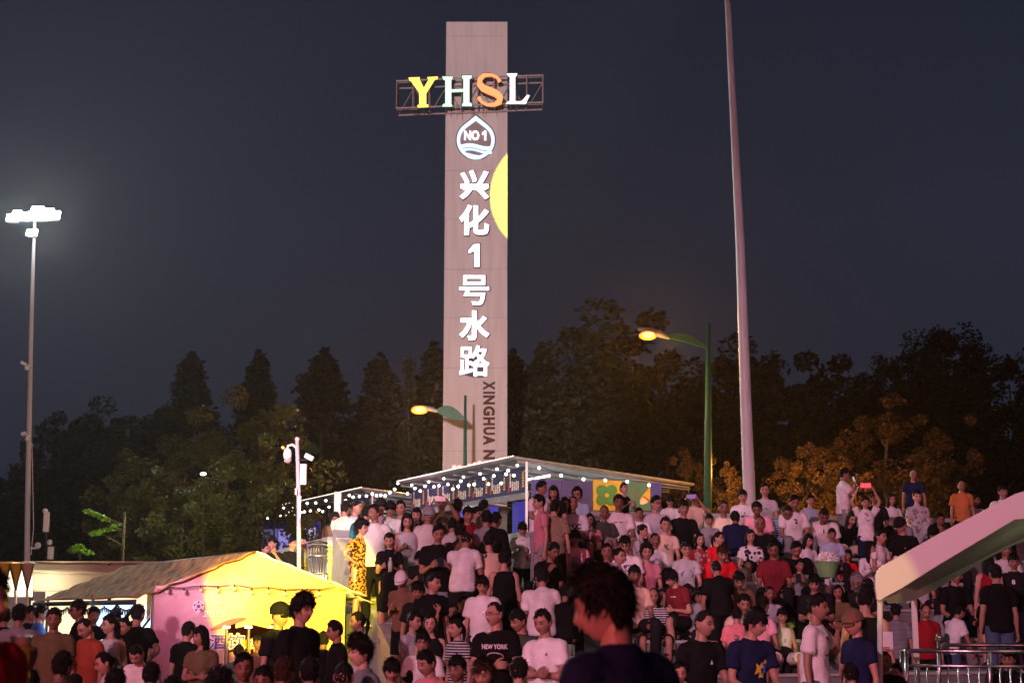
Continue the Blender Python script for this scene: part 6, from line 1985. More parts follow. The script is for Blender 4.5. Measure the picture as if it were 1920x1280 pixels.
# flat prints pressed onto shirts
def print_on(root, text, dx, dz, w, h, col, back=False, name='shirt_print', shape=None):
    sh = [c for c in root.children if c.name.startswith(('shirt', 'dress'))][0]
    me = sh.data
    bvh = BVHTree.FromPolygons([v.co for v in me.vertices], [p.vertices for p in me.polygons])
    if shape is None:
        tm, tw_ = text_mesh(text, 0.0, 0.02); co = [(v.co.x / tw_ * w, v.co.y * h) for v in tm.vertices]; fs = [list(p.vertices) for p in tm.polygons]
        bpy.data.meshes.remove(tm)
    else:
        co = [(x * w, y * h) for x, y in shape]; fs = [list(range(len(co)))]
    sgn = 1 if back else -1
    zs = [v.co.z for v in me.vertices]; z0 = max(zs) - dz
    out = []
    for x, y in co:
        o_ = Vector(((dx + x) * (1 if not back else -1), sgn * 1.5, z0 + y)); hit = bvh.ray_cast(o_, Vector((0, -sgn, 0)))
        out.append((hit[0] + Vector((0, sgn * 0.004, 0))) if hit[0] is not None else Vector((o_.x, sgn * 0.1, o_.z)))
    m_ = pymesh(name, out, fs)
    key = 'print_%.2f_%.2f_%.2f' % tuple(col)
    mm = bpy.data.materials.get(key) or mat(key, col, 0.7)
    o = link(name, m_, root, mm)
    return o
def phone(root, g, side, label, col=(0.02, 0.02, 0.025), glow=None, at=None, tilt=-20, rz=0):
    """a phone held at a hand; a thing of its own"""
    bpy.context.view_layer.update()
    sh, el, wr, cu = g.arm[side]
    p = wr + (wr - el).normalized() * 0.10 if at is None else at
    M = root.matrix_world
    e_ = empty('phone', M @ Vector(p), label, 'phone')
    e_.rotation_euler = (R(tilt), R(rz), root.rotation_euler.z)
    m_ = MB(); m_.box((0, 0, 0), (0.075, 0.009, 0.155)); cs_ = m_.build('case', mat('phone_case', col, 0.3), e_, bevel=0.003)
    m_ = MB(); m_.box((0, 0.0056, 0), (0.068, 0.001, 0.145)); m_.build('screen', emat('phone_screen', glow or (0.5, 0.6, 0.9), 0.7), cs_)
    return e_

# ---------------------------------------------------------------- placing
HSIT = 0.115 + 0.555 + 0.086
HST = 0.93 + 0.555 + 0.086
def surf(s):
    """height of the seating terrace at s (ground, steps, platform)"""
    if s < srow(0): return 0.0
    k = int((s - srow(0)) / 1.05)
    return zrow(min(k, 6))
def spos(px, py, Y):
    """the point on the pixel's ray whose row coordinate is Y"""
    r = ray(px, py); k = (Y - 2.5 * TAN) / (r.y - TAN * r.x)
    return Vector((r.x * k, r.y * k, CAMZ + r.z * k))
def place(row):
    px, py, hs, sup, pose, yaw, hy, hp, hair, tk, tcol, bk, bcol, sex, skin, label = row[:16]
    fem = sex in 'fF'; scale = {'m': 0.97, 'f': 0.91, 'k': 0.76, 'F': 0.78, 'M': 1.02, 's': 0.86}[sex]
    sit = POSES[pose][3] != 'st'
    g = rig(pose, hy, hp, fem, False)
    hc = g.headC
    rz = Matrix.Rotation(R(yaw), 3, 'Z')
    best = None
    if sup == 'P':
        g_ = zrow(6) - 0.25
        p = P(px, py, 26.3); sc2 = min(max((p.z - g_) / hc.z, scale * 0.86), scale * 1.1)
        off = rz @ (hc * sc2); loc = Vector((p.x - off.x, p.y - off.y, g_)); scale = sc2
    elif sup in 'TA':
        if sup == 'T' and sit: opts = [(srow(k) + 0.22, zrow(k)) for k in range(7)]
        elif sup == 'T': opts = [(srow(k) - 0.25, zrow(k - 1) if k else 0.0) for k in range(0, 7)] + [(srow(6) + 0.9, zrow(6)), (srow(6) + 2.2, zrow(6))]
        else:
            opts = [(AS0 - 0.5 * j, 0.004) for j in range(1, 6)] + [(AS0 + 0.525 * i + 0.28, 0.2 + 0.2 * i) for i in range(AN)] + [(AS0 + 0.525 * AN + 0.4 * j, 0.2 * AN) for j in range(0, 7)]
            if sit: opts = [(a + 0.1, b) for a, b in opts]
        for s_, zf in opts:
            hd = hc * scale
            p = spos(px, py, s_)
            sc = (p.z - zf) / hc.z
            e_ = abs(sc / scale - 1)
            if best is None or e_ < best[0]: best = (e_, s_, zf, sc)
        e_, s_, zf, sc = best
        sc2 = min(max(sc, scale * 0.92), scale * 1.05)
        p = spos(px, py, s_)
        off = rz @ (hc * sc2)
        loc = Vector((p.x - off.x, p.y - off.y, p.z - off.z))
        if abs(loc.z - zf) > 0.16: print('FAR', label, round(loc.z - zf, 2), round(sc / scale, 2))
        loc.z = zf + max(-0.12, min(0.12, loc.z - zf)) if sit else loc.z
        scale = sc2
    else:
        base = float(sup[1:]) if len(sup) > 1 else 0.0
        d = FPX * 0.232 * scale / hs
        p = P(px, py, d)
        sc = (p.z - base) / hc.z
        sc2 = min(max(sc, scale * 0.86), scale * 1.12)
        off = rz @ (hc * sc2)
        loc = Vector((p.x - off.x, p.y - off.y, p.z - off.z))
        scale = sc2
    grp = {'P': 'people crowding the stair', 'T': 'spectators on the seating terrace', 'A': 'people crowding the stair', 'G': 'people in the crowd on the plaza'}[sup[0]]
    root, g = put(loc, scale, pose, yaw, hy, hp, hair, (tk, tcol), (bk, bcol), fem, skin, label, grp)
    return root, g
ROWS = [
# ---- stair crowd (A) : px, py, head px, support, pose, yaw, head yaw, head pitch, hair, top kind, top colour, bottom kind, bottom colour, sex, skin, label
(628, 972, 27, 'P', 'ik', 25, 0, 12, 'perm', 't', 'o', 's', 'g', 'm', 3, 'curly haired man in olive shirt sitting at the stair top, leftmost'),
(648, 953, 27, 'P', 'i', 160, 0, 0, 'short', 't', 'c', 'l', 'K', 'm', 2, 'person in cream top seen from behind at the stair top'),
(669, 950, 27, 'P', 'i', 40, 35, 0, 'buzz', 't', 'lb', 's', 'K', 'm', 2, 'man in pale blue shirt lit yellow, facing right at stair top'),
(687, 963, 28, 'A', 'sL', 165, 0, 0, 'short', 't', 't', 's', 'K', 'm', 2, 'man in teal shirt with his back turned near the leopard print woman'),
(679, 990, 30, 'A', 'shr', 62, 0, 0, 'perm', 'd', 'LE', 'l', 'k', 'f', 1, 'woman in leopard print dress, hand on hip, half lit yellow'),
(701, 962, 26, 'A', 'st', 0, -35, 0, 'short', 't', 'W', 'l', 'k', 'm', 3, 'man in white and black sports shirt behind the teal shirt'),
(714, 950, 26, 'A', 'st', 10, 0, 0, 'short+cap=K', 't', 'W', 'l', 'K', 'm', 3, 'dark faced man in black cap peering over shoulders'),
(732, 955, 29, 'A', 'st', 0, 0, 0, 'buzz+gl+cap=k', 't', 'w', 's', 'g', 'm', 3, 'man in black cap, glasses and white T-shirt on upper stair'),
(751, 953, 25, 'A', 'st', -10, 0, 0, 'short', 't', 'g', 'l', 'K', 'm', 2, 'man half hidden behind the bob haired woman'),
(764, 977, 29, 'A', 's1', 8, 0, 12, 'bob', 'v', 'G', 's', 'w', 'f', 1, 'woman with black bob in pale grey sleeveless top, looking down'),
(781, 966, 26, 'A', 'st', -5, 0, 0, 'long', 't', 'K', 'l', 'K', 'f', 1, 'long haired woman behind the grey sleeveless top'),
(804, 966, 28, 'A', 'st', 15, 0, 12, 'buzz+cap=g', 'o', 'W', 'l', 'g', 'm', 2, 'man in grey cap with open pale shirt over pink'),
(828, 943, 29, 'A', 'su', 0, 0, 0, 'buzz', 't', 'o', 'l', 'K', 'M', 2, 'tall man in olive T-shirt filming with a raised phone'),
(730, 1013, 30, 'A', 'sp', -3, 0, 12, 'tail', 'd', 'k', 'l', 'k', 'f', 1, 'woman in long black dress with shoulder strap, holding a bottle'),
(822, 1000, 30, 'A', 'sp', 10, 0, 12, 'short', 't', 'k', 's', 'g', 'M', 2, 'broad man in black T-shirt reading his phone on the stair'),
(788, 1046, 28, 'A', 'sp', 5, 0, 25, 'mop', 't', 'K', 's', 'g', 'k', 2, 'boy with wavy hair in dark grey T-shirt standing in mid stair'),
(857, 951, 27, 'A', 'st', 165, 0, 0, 'short', 't', 'K', 'l', 'K', 'm', 3, 'man with black hair seen from behind beside the filming man'),
(847, 985, 25, 'A', 'sb', 190, 0, 0, 'short', 't', 'W', 'l', 'g', 'm', 2, 'bending person in white behind the man in black on stair'),
(863, 998, 25, 'A', 'sb', 170, 0, 0, 'short', 't', 'b', 'l', 'K', 'm', 3, 'bending person in dark brown shirt in mid stair'),
(878, 966, 26, 'A', 'st', 20, 0, 0, 'short', 't', 'R', 'l', 'K', 'm', 2, 'man behind the coral shirt, face turned to the camera'),
(893, 964, 28, 'A', 'sk', 62, 0, 0, 'short', 't', 'P', 'l', 'g', 'm', 1, 'man in coral polo shirt clapping, facing right'),
(907, 951, 25, 'A', 'st', 150, 0, 0, 'ring', 't', 'W', 'l', 'g', 'm', 3, 'balding man far up between coral shirt and blue post'),
(911, 972, 25, 'A', 'st', 190, 0, 0, 'short', 't', 'g', 'l', 'k', 'm', 2, 'dark haired head just behind the coral polo shirt'),
(930, 975, 27, 'A', 'sb', 150, 0, 0, 'short', 'o', 'k', 'l', 'k', 'm', 3, 'person all in black leaning on the stair wall near the stall'),
(875, 1013, 28, 'A', 'sb', 168, 0, 12, 'buzz', 't', 'w', 's', 'K', 'M', 2, 'big man in white T-shirt climbing the stair, back turned'),
(917, 1014, 28, 'A', 'st', 175, 0, 0, 'short', 'v', 'be', 'l', 'K', 'm', 1, 'person in cream tank top seen from behind on the stair'),
(912, 1044, 28, 'A', 'st', 180, 0, 0, 'tail', 't', 'G', 'l', 'K', 'f', 1, 'ponytailed woman in lilac grey top seen from behind'),
(945, 1048, 28, 'A', 'st', 178, 0, 0, 'short', 'v', 'k', 's', 'k', 'm', 1, 'dark haired person in black tank top seen from behind'),
(980, 992, 27, 'A', 'sp', 0, 0, 12, 'fringe', 'l', 'w', 'l', 'K', 'k', 1, 'boy in white sleeves and dark red vest by the grey stair wall'),
(878, 1074, 27, 'A', 'st', 180, 0, 0, 'short', 't', 'k', 's', 'k', 'k', 2, 'child in black seen from behind, below the big white back'),
(905, 1097, 28, 'A', 'st', -5, 0, 12, 'fringe', 't', 'w', 's', 'K', 'm', 1, 'young man with fringe in white T-shirt, head bowed, on the lower stair'),
(813, 1093, 29, 'A', 'st', 25, 35, 0, 'buzz', 't', 'k', 's', 'K', 'm', 1, 'crew cut man in black polo shirt looking right on the stair'),
(753, 1087, 28, 'A', 'sp', -20, 0, 25, 'bald+cap=w', 't', 'b', 's', 'k', 'm', 2, 'bowed person in white cap lit orange on the stair'),
(785, 1108, 29, 'A', 'st', -8, 0, 12, 'fringe', 't', 'K', 's', 'K', 'm', 2, 'youth in charcoal T-shirt with bowed head, lower stair'),
(777, 1165, 31, 'G', 'srl', 60, 0, 0, 'bun', 't', 'G', 's', 'g', 'f', 1, 'woman in grey T-shirt raising a hand, back half turned'),
(807, 1169, 33, 'G', 'sp', -3, 0, 0, 'long', 'v', 'K', 'l', 'K', 'f', 0, 'long haired woman with bright face behind the raised hand'),
(793, 1203, 33, 'G', 'i', 0, 0, 0, 'fringe+gl', 't', 'w', 's', 'g', 'k', 1, 'boy with glasses in white T-shirt below the raised hand'),
(855, 1178, 35, 'G', 'st', -50, 0, 0, 'tail', 't', 'S1', 'l', 'n', 'f', 1, 'woman in navy and white striped top looking left'),
(849, 1147, 24, 'G', 'st', 0, 0, 0, 'buzz', 't', 'W', 's', 'g', 'k', 2, 'child with round face behind the striped top'),
(868, 1132, 25, 'G', 'st', 40, 0, 0, 'tail', 't', 'k', 'l', 'K', 'F', 1, 'girl looking up right behind the lettered white T-shirt'),
(902, 1136, 32, 'G', 'sp', 8, 0, 12, 'short', 't', 'w', 's', 'K', 'm', 2, 'young man in white T-shirt with grey lettering looking down'),
(927, 1151, 43, 'G', 'sc', -8, -35, 0, 'buzz+gl', 't', 'k', 's', 'g', 'm', 1, 'man with glasses in black T-shirt lettered NEW YORK'),
(1017, 1083, 29, 'A', 'sb', 175, 0, 0, 'short', 't', 'w', 's', 'k', 'M', 1, 'man in white T-shirt seen from behind beside the grey stair wall'),
(972, 1164, 39, 'G', 'sp', -50, 0, 12, 'short', 't', 'dg', 'l', 'k', 'm', 2, 'man in black T-shirt in profile between lettered shirt and white shirt'),
(1018, 1166, 46, 'G', 'sc', -32, 0, 12, 'short', 't', 'w', 's', 'K', 'm', 2, 'young man in white T-shirt with folded arms near the front'),
# ---- terrace, left part
(1015, 915, 27, 'T', 'sc', 35, 35, 0, 'short', 't', 'w', 'l', 'g', 'm', 2, 'man in white T-shirt with folded arms before the purple wall'),
(1038, 923, 25, 'T', 'st', -10, 0, 12, 'long', 't', 'k', 'l', 'k', 'f', 1, 'long haired woman in black before the purple wall'),
(1082, 927, 27, 'T', 'i', -15, 0, 0, 'perm+gl', 'l', 'lb', 'l', 'K', 'm', 1, 'curly haired man in grey blue shirt behind the lettered white T-shirt'),
(1011, 942, 28, 'T', 'st', -75, 0, 0, 'short', 't', 'dp', 'l', 'g', 'f', 1, 'woman in dusty pink top in profile facing left'),
(1040, 952, 28, 'T', 'st', 165, 0, 0, 'short', 't', 'CH', 'l', 'k', 'm', 1, 'man in tan checked shirt standing with his back turned'),
(1059, 946, 26, 'T', 'i', -5, 0, 0, 'bob', 't', 'p', 'l', 'k', 'f', 1, 'woman in pale pink beside the tan checked back'),
(1074, 944, 28, 'T', 'ic', 8, 0, -12, 'buzz', 't', 'w', 's', 'K', 'm', 2, 'man in white T-shirt with black lettering, looking up'),
(1078, 1009, 28, 'T', 'i', -5, 0, 0, 'fringe', 't', 'p', 's', 'g', 'm', 1, 'boy in pink T-shirt sitting beside the grey stair wall'),
(1133, 961, 27, 'T', 'ia', 8, 0, 0, 'ring', 't', 'dg', 's', 'g', 'm', 3, 'bald man in dark green grey shirt stretching an arm'),
(1160, 942, 27, 'T', 'i', 5, 0, 0, 'short', 't', 'w', 's', 'g', 'm', 3, 'man in plain white T-shirt below the ochre clover panel'),
(1170, 916, 25, 'T', 'sk', 30, 0, -12, 'bun', 'v', 'k', 'l', 'k', 'F', 0, 'woman in black raising hands before the clover panel'),
(1198, 963, 24, 'T', 'i', -5, 0, 0, 'kid', 't', 'w', 's', 'g', 'k', 2, 'child in white T-shirt with dark collar before the teal panel'),
(1037, 1033, 29, 'T', 'if', 35, 0, 12, 'short', 't', 'k', 'l', 'k', 'm', 3, 'man in black resting chin on hand below the pink boy'),
(1172, 1019, 27, 'T', 'i', -8, 0, 12, 'short+gl', 't', 'w', 's', 'g', 'm', 1, 'man with glasses in white shirt with dark collar'),
(1138, 1034, 27, 'T', 'i', -5, 0, 0, 'tail', 't', 'G', 'l', 'K', 'f', 2, 'woman in grey half hidden left of the pink profile woman'),
(1161, 1043, 27, 'T', 'i', 45, 0, 0, 'bun', 't', 'p', 'l', 'K', 'f', 1, 'woman in profile with hair tied, above the big foreground head'),
(1205, 996, 25, 'T', 'i', 70, 0, 0, 'bun', 't', 'G', 's', 'w', 'F', 1, 'small girl with hair bun in pale grey top facing right'),
(1230, 944, 27, 'T', 'i', -5, 35, 0, 'short+gl', 't', 'G', 'l', 'K', 'm', 1, 'man with glasses in grey lilac shirt right of the stall panels'),
(1257, 940, 23, 'T', 'i', 0, 0, 0, 'kid+cap=K', 't', 'w', 's', 'g', 'k', 2, 'child in dark cap and white shirt in the top row'),
(1282, 953, 29, 'T', 'i', 10, 0, 0, 'short', 't', 'k', 's', 'k', 'M', 2, 'heavy man in black T-shirt in the upper row'),
(1302, 934, 27, 'T', 'iu', -15, 0, 0, 'short', 't', 'be', 'l', 'g', 'm', 2, 'man in grey brown shirt filming with a blue phone'),
(1357, 952, 27, 'T', 'ik', 0, 0, 0, 'buzz', 't', 'c', 'l', 'be', 'm', 3, 'man in cream T-shirt in the upper row by the green lamp post'),
(1393, 931, 27, 'T', 'i', -5, 0, 0, 'short', 't', 'w', 's', 'K', 'm', 1, 'youth in white T-shirt before the foot of the thick mast'),
(1434, 919, 27, 'T', 'i', -10, 0, 0, 'tail', 't', 'G', 'l', 'jean', 'f', 1, 'woman in grey top right of the thick mast foot'),
(1419, 954, 26, 'T', 'il', -10, 0, 12, 'short', 't', 'p', 's', 'g', 'm', 3, 'man in pale pink shirt bowed in the upper row'),
(1378, 972, 26, 'T', 'il', 175, 0, 0, 'short', 'l', 'n', 'l', 'n', 'm', 3, 'person in dark navy hoodie with the back turned'),
(1425, 983, 27, 'T', 'ik', -10, 0, 0, 'ring', 't', 'k', 's', 'k', 'm', 3, 'bald man in black polo shirt, elbow out, mid terrace'),
(1475, 960, 27, 'T', 'il', 5, 0, 25, 'buzz', 't', 'S2', 's', 'n', 'M', 3, 'man in blue striped T-shirt bent forward over his knees'),
(1248, 984, 27, 'T', 'i', 5, 0, 0, 'bun', 't', 'be', 'l', 'W', 'f', 1, 'woman in beige top smiling in mid terrace'),
(1228, 1012, 27, 'T', 'i', 15, 0, 0, 'buzz', 't', 'w', 's', 'K', 'm', 3, 'man in white T-shirt behind the dusty pink woman'),
(1213, 1035, 28, 'T', 'ia', 0, 0, 0, 'perm', 't', 'dp', 's', 'K', 'f', 1, 'short haired woman in dusty pink top stretching out a forearm'),
(1287, 1029, 27, 'T', 'i', 5, 0, 0, 'short+gl', 't', 'G', 'l', 'K', 'f', 1, 'woman with glasses in grey T-shirt with blue print'),
(1312, 1012, 27, 'T', 'i', 15, 0, 0, 'long', 't', 'RF', 's', 'K', 'f', 1, 'long haired girl in red patterned top'),
(1347, 1009, 27, 'T', 'i', 25, 35, 0, 'tail', 't', 'r', 's', 'K', 'F', 1, 'girl with ponytail in red beside the red patterned top'),
(1355, 1037, 28, 'T', 'il', 5, 0, 12, 'short:b', 't', 'r', 's', 'K', 'm', 2, 'bowed man with brown hair in red T-shirt'),
(1407, 1006, 28, 'T', 'i', 0, 0, 0, 'bob', 't', 'FL', 'l', 'be', 'f', 1, 'woman in black and white floral blouse, hands in lap'),
(1258, 1083, 28, 'T', 'ip', -55, 0, 25, 'mop', 't', 'm', 's', 'K', 'f', 1, 'person in maroon T-shirt looking down left'),
(1342, 1066, 28, 'T', 'sb', 190, 0, 12, 'buzz', 't', 'k', 's', 'k', 'm', 2, 'man in black handing something, back turned, mid terrace'),
(1225, 1118, 31, 'T', 'i', 0, 0, 0, 'ring', 't', 'S1', 's', 'K', 'm', 2, 'bald man in striped polo shirt'),
(1260, 1155, 29, 'T', 'il', 0, 0, 25, 'fringe', 't', 'r', 's', 'K', 'k', 2, 'boy in bright red T-shirt with a grey square, head bowed'),
(1312, 1121, 29, 'T', 'i', 0, 0, 0, 'short', 'l', 'k', 'l', 'k', 'm', 3, 'dark faced man in black jacket behind the front rows'),
(1354, 1124, 27, 'T', 'i', -3, 0, 0, 'short', 't', 'w', 's', 'w', 'F', 1, 'girl in white top with black straps and white shorts'),
(1395, 1131, 28, 'T', 'i', 5, 0, 12, 'short', 't', 'be', 's', 'g', 'm', 2, 'man in tan shirt behind the pink back'),
(1430, 1133, 29, 'T', 'i', 140, 0, 0, 'short', 't', 'p', 'l', 'K', 'f', 1, 'person in pink T-shirt turned away beside the navy printed shirt'),
(1381, 1148, 28, 'T', 'i', 170, 0, 0, 'short', 't', 'P', 'l', 'K', 'k', 1, 'child in coral T-shirt turned away'),
(1443, 1113, 29, 'T', 'i', 10, 0, 0, 'buzz', 't', 'G', 's', 'g', 'm', 3, 'man in light grey T-shirt behind the girl in white tank'),
(1467, 1155, 31, 'T', 'i', 3, 0, 0, 'kid', 'v', 'w', 's', 'W', 'F', 1, 'girl in white tank top with a small print'),
(1489, 942, 26, 'T', 'i', 5, 0, 12, 'short', 't', 'w', 'l', 'g', 'm', 2, 'man in white and grey T-shirt in the top row'),
(1520, 938, 25, 'T', 'i', 5, 0, 0, 'kid', 'v', 'lb', 's', 'g', 'k', 1, 'boy in pale blue sleeveless shirt in the top row'),
(1545, 966, 28, 'T', 'il', -5, 0, 25, 'buzz', 't', 'w', 'l', 'K', 'M', 3, 'man in white T-shirt with small print, head bowed low'),
(1583, 889, 27, 'T', 'se', 95, 0, 0, 'short', 't', 'w', 'l', 'g', 's', 2, 'standing man in white and grey polo, phone at his face'),
(1623, 942, 25, 'T', 'so', 0, 0, 0, 'kid', 't', 'w', 'l', 'n', 'F', 1, 'girl in printed white T-shirt holding a red sign over her head'),
(1641, 934, 25, 'T', 'i', 0, 0, 0, 'short', 't', 'K', 'l', 'K', 'm', 3, 'person half hidden behind the raised red sign'),
(1672, 937, 26, 'T', 'ic', 10, 0, 0, 'long', 'l', 'w', 'l', 'g', 'f', 1, 'long haired woman in white with folded arms in the top row'),
(1713, 891, 26, 'T', 'sL', 0, 0, 0, 'buzz:g', 't', 'N', 'l', 'k', 's', 2, 'grey haired man in navy polo leaning on both hands'),
(1720, 932, 27, 'T', 'ixl', 0, 0, 0, 'bun', 't', 'GP', 'l', 'G', 'f', 0, 'woman in grey patterned dress sitting with crossed legs'),
(1803, 911, 26, 'T', 'st', -10, 0, 0, 'ring', 't', 'O', 'l', 'k', 's', 2, 'bald man in orange shirt standing at the top right'),
(1829, 938, 27, 'T', 'i', 5, 35, 0, 'short', 't', 'lb', 'l', 'g', 'm', 3, 'man in pale shirt above the canopy edge'),
(1881, 922, 25, 'T', 'st', 5, 0, 0, 'short', 't', 'w', 'l', 'k', 'm', 2, 'man in white right behind the canopy top'),
(1597, 972, 26, 'T', 'il', 15, 0, 12, 'long', 'l', 'k', 's', 'be', 'f', 1, 'person in black leaning beside the red sign girl'),
(1688, 985, 27, 'T', 'i', -15, -35, 12, 'short+cap=K', 't', 'k', 's', 'k', 'm', 1, 'man in black T-shirt and dark cap looking down left'),
(1516, 1013, 26, 'T', 'i', 25, 0, 12, 'long', 't', 'w', 'l', 'w', 'f', 1, 'long haired woman in white left of the green bin'),
(1493, 1028, 28, 'T', 'ip', -5, 0, 25, 'short', 't', 'k', 'l', 'k', 'm', 2, 'man in black T-shirt reading his phone left of the bin'),
(1589, 1041, 25, 'T', 'i', 5, 0, 0, 'kid', 't', 'r', 's', 'k', 'k', 2, 'boy in red T-shirt right of the green bin'),
(1633, 1029, 27, 'T', 'ix', 10, 35, 0, 'long', 'l', 'w', 'l', 'K', 'f', 1, 'woman in white blouse with hands near her mouth'),
(1652, 1006, 26, 'T', 'i', 40, 0, 0, 'tail', 't', 'w', 'l', 'g', 'f', 1, 'ponytailed woman in white behind the white blouse'),
(1695, 1025, 24, 'T', 'i', 0, 0, 0, 'kid', 't', 'w', 's', 'g', 'k', 1, 'small boy in white T-shirt by the canopy edge'),
(1750, 999, 25, 'T', 'i', -25, 0, 12, 'bob+cap=k', 't', 'G', 'l', 'g', 'f', 1, 'woman in dark cap just above the canopy slope'),
(1763, 975, 25, 'T', 'i', -5, 0, 0, 'short', 't', 'b', 'l', 'K', 'm', 3, 'person in brown half hidden above the canopy slope'),
(1527, 1093, 27, 'T', 'ip', -15, 0, 12, 'fringe', 't', 'K', 'l', 'k', 'm', 1, 'youth in charcoal shirt sitting below the green bin'),
(1607, 1090, 28, 'T', 'ip', -25, 0, 25, 'short:g', 't', 'K', 'l', 'k', 'm', 2, 'grey haired person bowed below the white blouse'),
(1571, 1110, 28, 'T', 'i', -15, 0, 0, 'bob', 't', 'o', 'l', 'k', 'f', 2, 'woman in dark olive shirt below the green bin'),
(1852, 1052, 28, 'T', 'st', 175, 0, 0, 'long', 'v', 'R', 's', 'k', 'f', 1, 'standing woman in red tank top under the canopy, back turned'),
(1901, 1054, 28, 'T', 'st', -12, 0, 0, 'short', 't', 'K', 'l', 'jean', 'm', 2, 'man in dark T-shirt with white badge at the right edge'),
(1886, 1030, 26, 'T', 'i', 0, 0, 0, 'short', 't', 'W', 'l', 'g', 'm', 2, 'person in white under the canopy edge'),
(1866, 1075, 27, 'T', 'st', 185, 0, 0, 'short', 't', 'k', 'l', 'jean', 'm', 2, 'man in black with jeans beside the red tank top'),
(1792, 1078, 27, 'T', 'i', 10, 0, 0, 'short', 't', 'k', 's', 'k', 'm', 2, 'person in black below the canopy band'),
(1679, 1146, 31, 'G1.1', 'st', 175, 0, 0, 'short', 't', 'S3', 'l', 'K', 'm', 2, 'man in fine striped T-shirt under the canopy, back turned'),
(1736, 1147, 31, 'G1.1', 'st', 0, 0, 12, 'ring', 't', 'R', 'l', 'k', 'm', 2, 'balding man in dark red shirt right of the canopy post'),
(1774, 1135, 29, 'G1.1', 'st', 0, 0, 0, 'short', 't', 'g', 'l', 'k', 'm', 2, 'man in grey T-shirt behind the railing ball'),
(1800, 1147, 30, 'G1.1', 'sb', 115, 0, 12, 'short', 't', 'w', 'l', 'jean', 'm', 2, 'man in white T-shirt bending behind the railing'),
(1500, 1060, 26, 'T', 'i', 10, 0, 0, 'short', 't', 'g', 'l', 'K', 'k', 2, 'child in grey crouched by the phone reader'),
(1385, 1085, 26, 'T', 'il', 0, 0, 12, 'short', 't', 'b', 'l', 'c', 'm', 2, 'bowed man in brown shirt with tan trousers in mid terrace'),
(1106, 975, 25, 'T', 'i', -10, 0, 0, 'bob', 't', 'dp', 'l', 'K', 'f', 2, 'woman in dusty pink top beside the bald man in green'),
(1105, 1060, 27, 'T', 'i', -15, 0, 0, 'bob', 't', 'm', 'l', 'K', 'f', 2, 'woman in maroon top left of the big foreground head'),
(1190, 1078, 27, 'T', 'i', 10, 0, 0, 'short', 't', 'be', 'l', 'K', 'm', 3, 'man in tan shirt just right of the foreground hair'),
(1060, 1110, 29, 'T', 'i', 175, 0, 0, 'short', 't', 'k', 'l', 'k', 'm', 3, 'dark clad person on the lowest rows by the stair wall'),
(1290, 1110, 27, 'T', 'i', -20, 0, 0, 'short', 't', 'g', 'l', 'K', 'm', 3, 'man in grey shirt left of the dark jacket'),
(1330, 975, 25, 'T', 'i', 5, 0, 0, 'short', 't', 'g', 'l', 'K', 'k', 2, 'child in grey between heavy man and cream shirt'),
(1450, 1030, 26, 'T', 'i', -10, 0, 12, 'short', 't', 'm', 'l', 'K', 'm', 3, 'man in dark maroon shirt right of the floral blouse'),
(1560, 1000, 25, 'T', 'i', 0, 0, 0, 'kid', 't', 'lb', 'l', 'K', 'k', 2, 'child in pale blue shirt above the green bin'),
(1780, 1010, 25, 'T', 'i', 0, 0, 0, 'short', 't', 'K', 'l', 'K', 'm', 3, 'dark clad spectator hidden by the canopy slope'),
(1725, 1060, 27, 'T', 'i', 0, 0, 0, 'short', 't', 'G', 'l', 'K', 'm', 2, 'spectator in grey under the canopy slab'),
# ---- landing behind the yellow tent
(498, 1029, 22, 'G1.3', 'st', 50, 0, 0, 'short', 't', 'b', 'l', 'k', 'f', 2, 'small dark figure behind the tent ridge, leftmost of the group'),
(511, 1019, 24, 'G1.3', 'sel', -35, 0, 0, 'short', 't', 'k', 'l', 'k', 'm', 2, 'man in black eating behind the tent ridge'),
(549, 1019, 24, 'G1.3', 'st', 50, 0, 0, 'short', 'l', 'k', 'l', 'k', 'm', 2, 'man in black jacket left of the camera pole'),
(570, 1016, 23, 'G1.3', 'sp', -20, 0, 0, 'short', 't', 'g', 'l', 'k', 'm', 1, 'youth in grey T-shirt right of the camera pole'),
(603, 1012, 21, 'G1.3', 'st', 60, 0, 0, 'short', 't', 'm', 'l', 'k', 'm', 2, 'person seen through the slatted railing'),
# ---- left plaza crowd
(8, 1156, 33, 'G', 'st', 200, 0, 0, 'short', 't', 'k', 'l', 'k', 'm', 2, 'dark figure cut by the left picture edge'),
(36, 1153, 37, 'G', 'st', 185, 0, 0, 'short', 't', 'g', 'l', 'k', 'm', 2, 'man in grey shirt seen from behind at the left'),
(57, 1151, 26, 'G', 'st', 70, 0, 0, 'short', 't', 'K', 'l', 'k', 'm', 1, 'small face lit from the tent, behind the grey back'),
(77, 1150, 28, 'G', 'st', 110, 0, 0, 'short+gl', 't', 'bl', 'l', 'k', 'm', 1, 'man with glasses in blue shirt lit from the tent'),
(101, 1161, 39, 'G', 'st', 12, 0, 0, 'short', 't', 'o', 'l', 'k', 'm', 3, 'man in olive T-shirt facing the camera at the left'),
(146, 1144, 35, 'G', 'st', -60, 0, 0, 'short+gl', 't', 'k', 'l', 'k', 'M', 3, 'tall man with glasses looking left before the menu boards'),
(160, 1177, 39, 'G', 's1', -40, 0, 25, 'buzz', 't', 'br', 'l', 'k', 'm', 2, 'crew cut man in red brown T-shirt looking down'),
(176, 1154, 30, 'G', 'st', 30, 0, 0, 'short', 't', 'k', 'l', 'k', 'm', 3, 'dark faced man between tall man and bright woman'),
(205, 1171, 34, 'G', 's1', -15, -35, 0, 'tail', 'v', 'W', 'l', 'g', 'f', 1, 'woman in pale tank top with bright face at the left'),
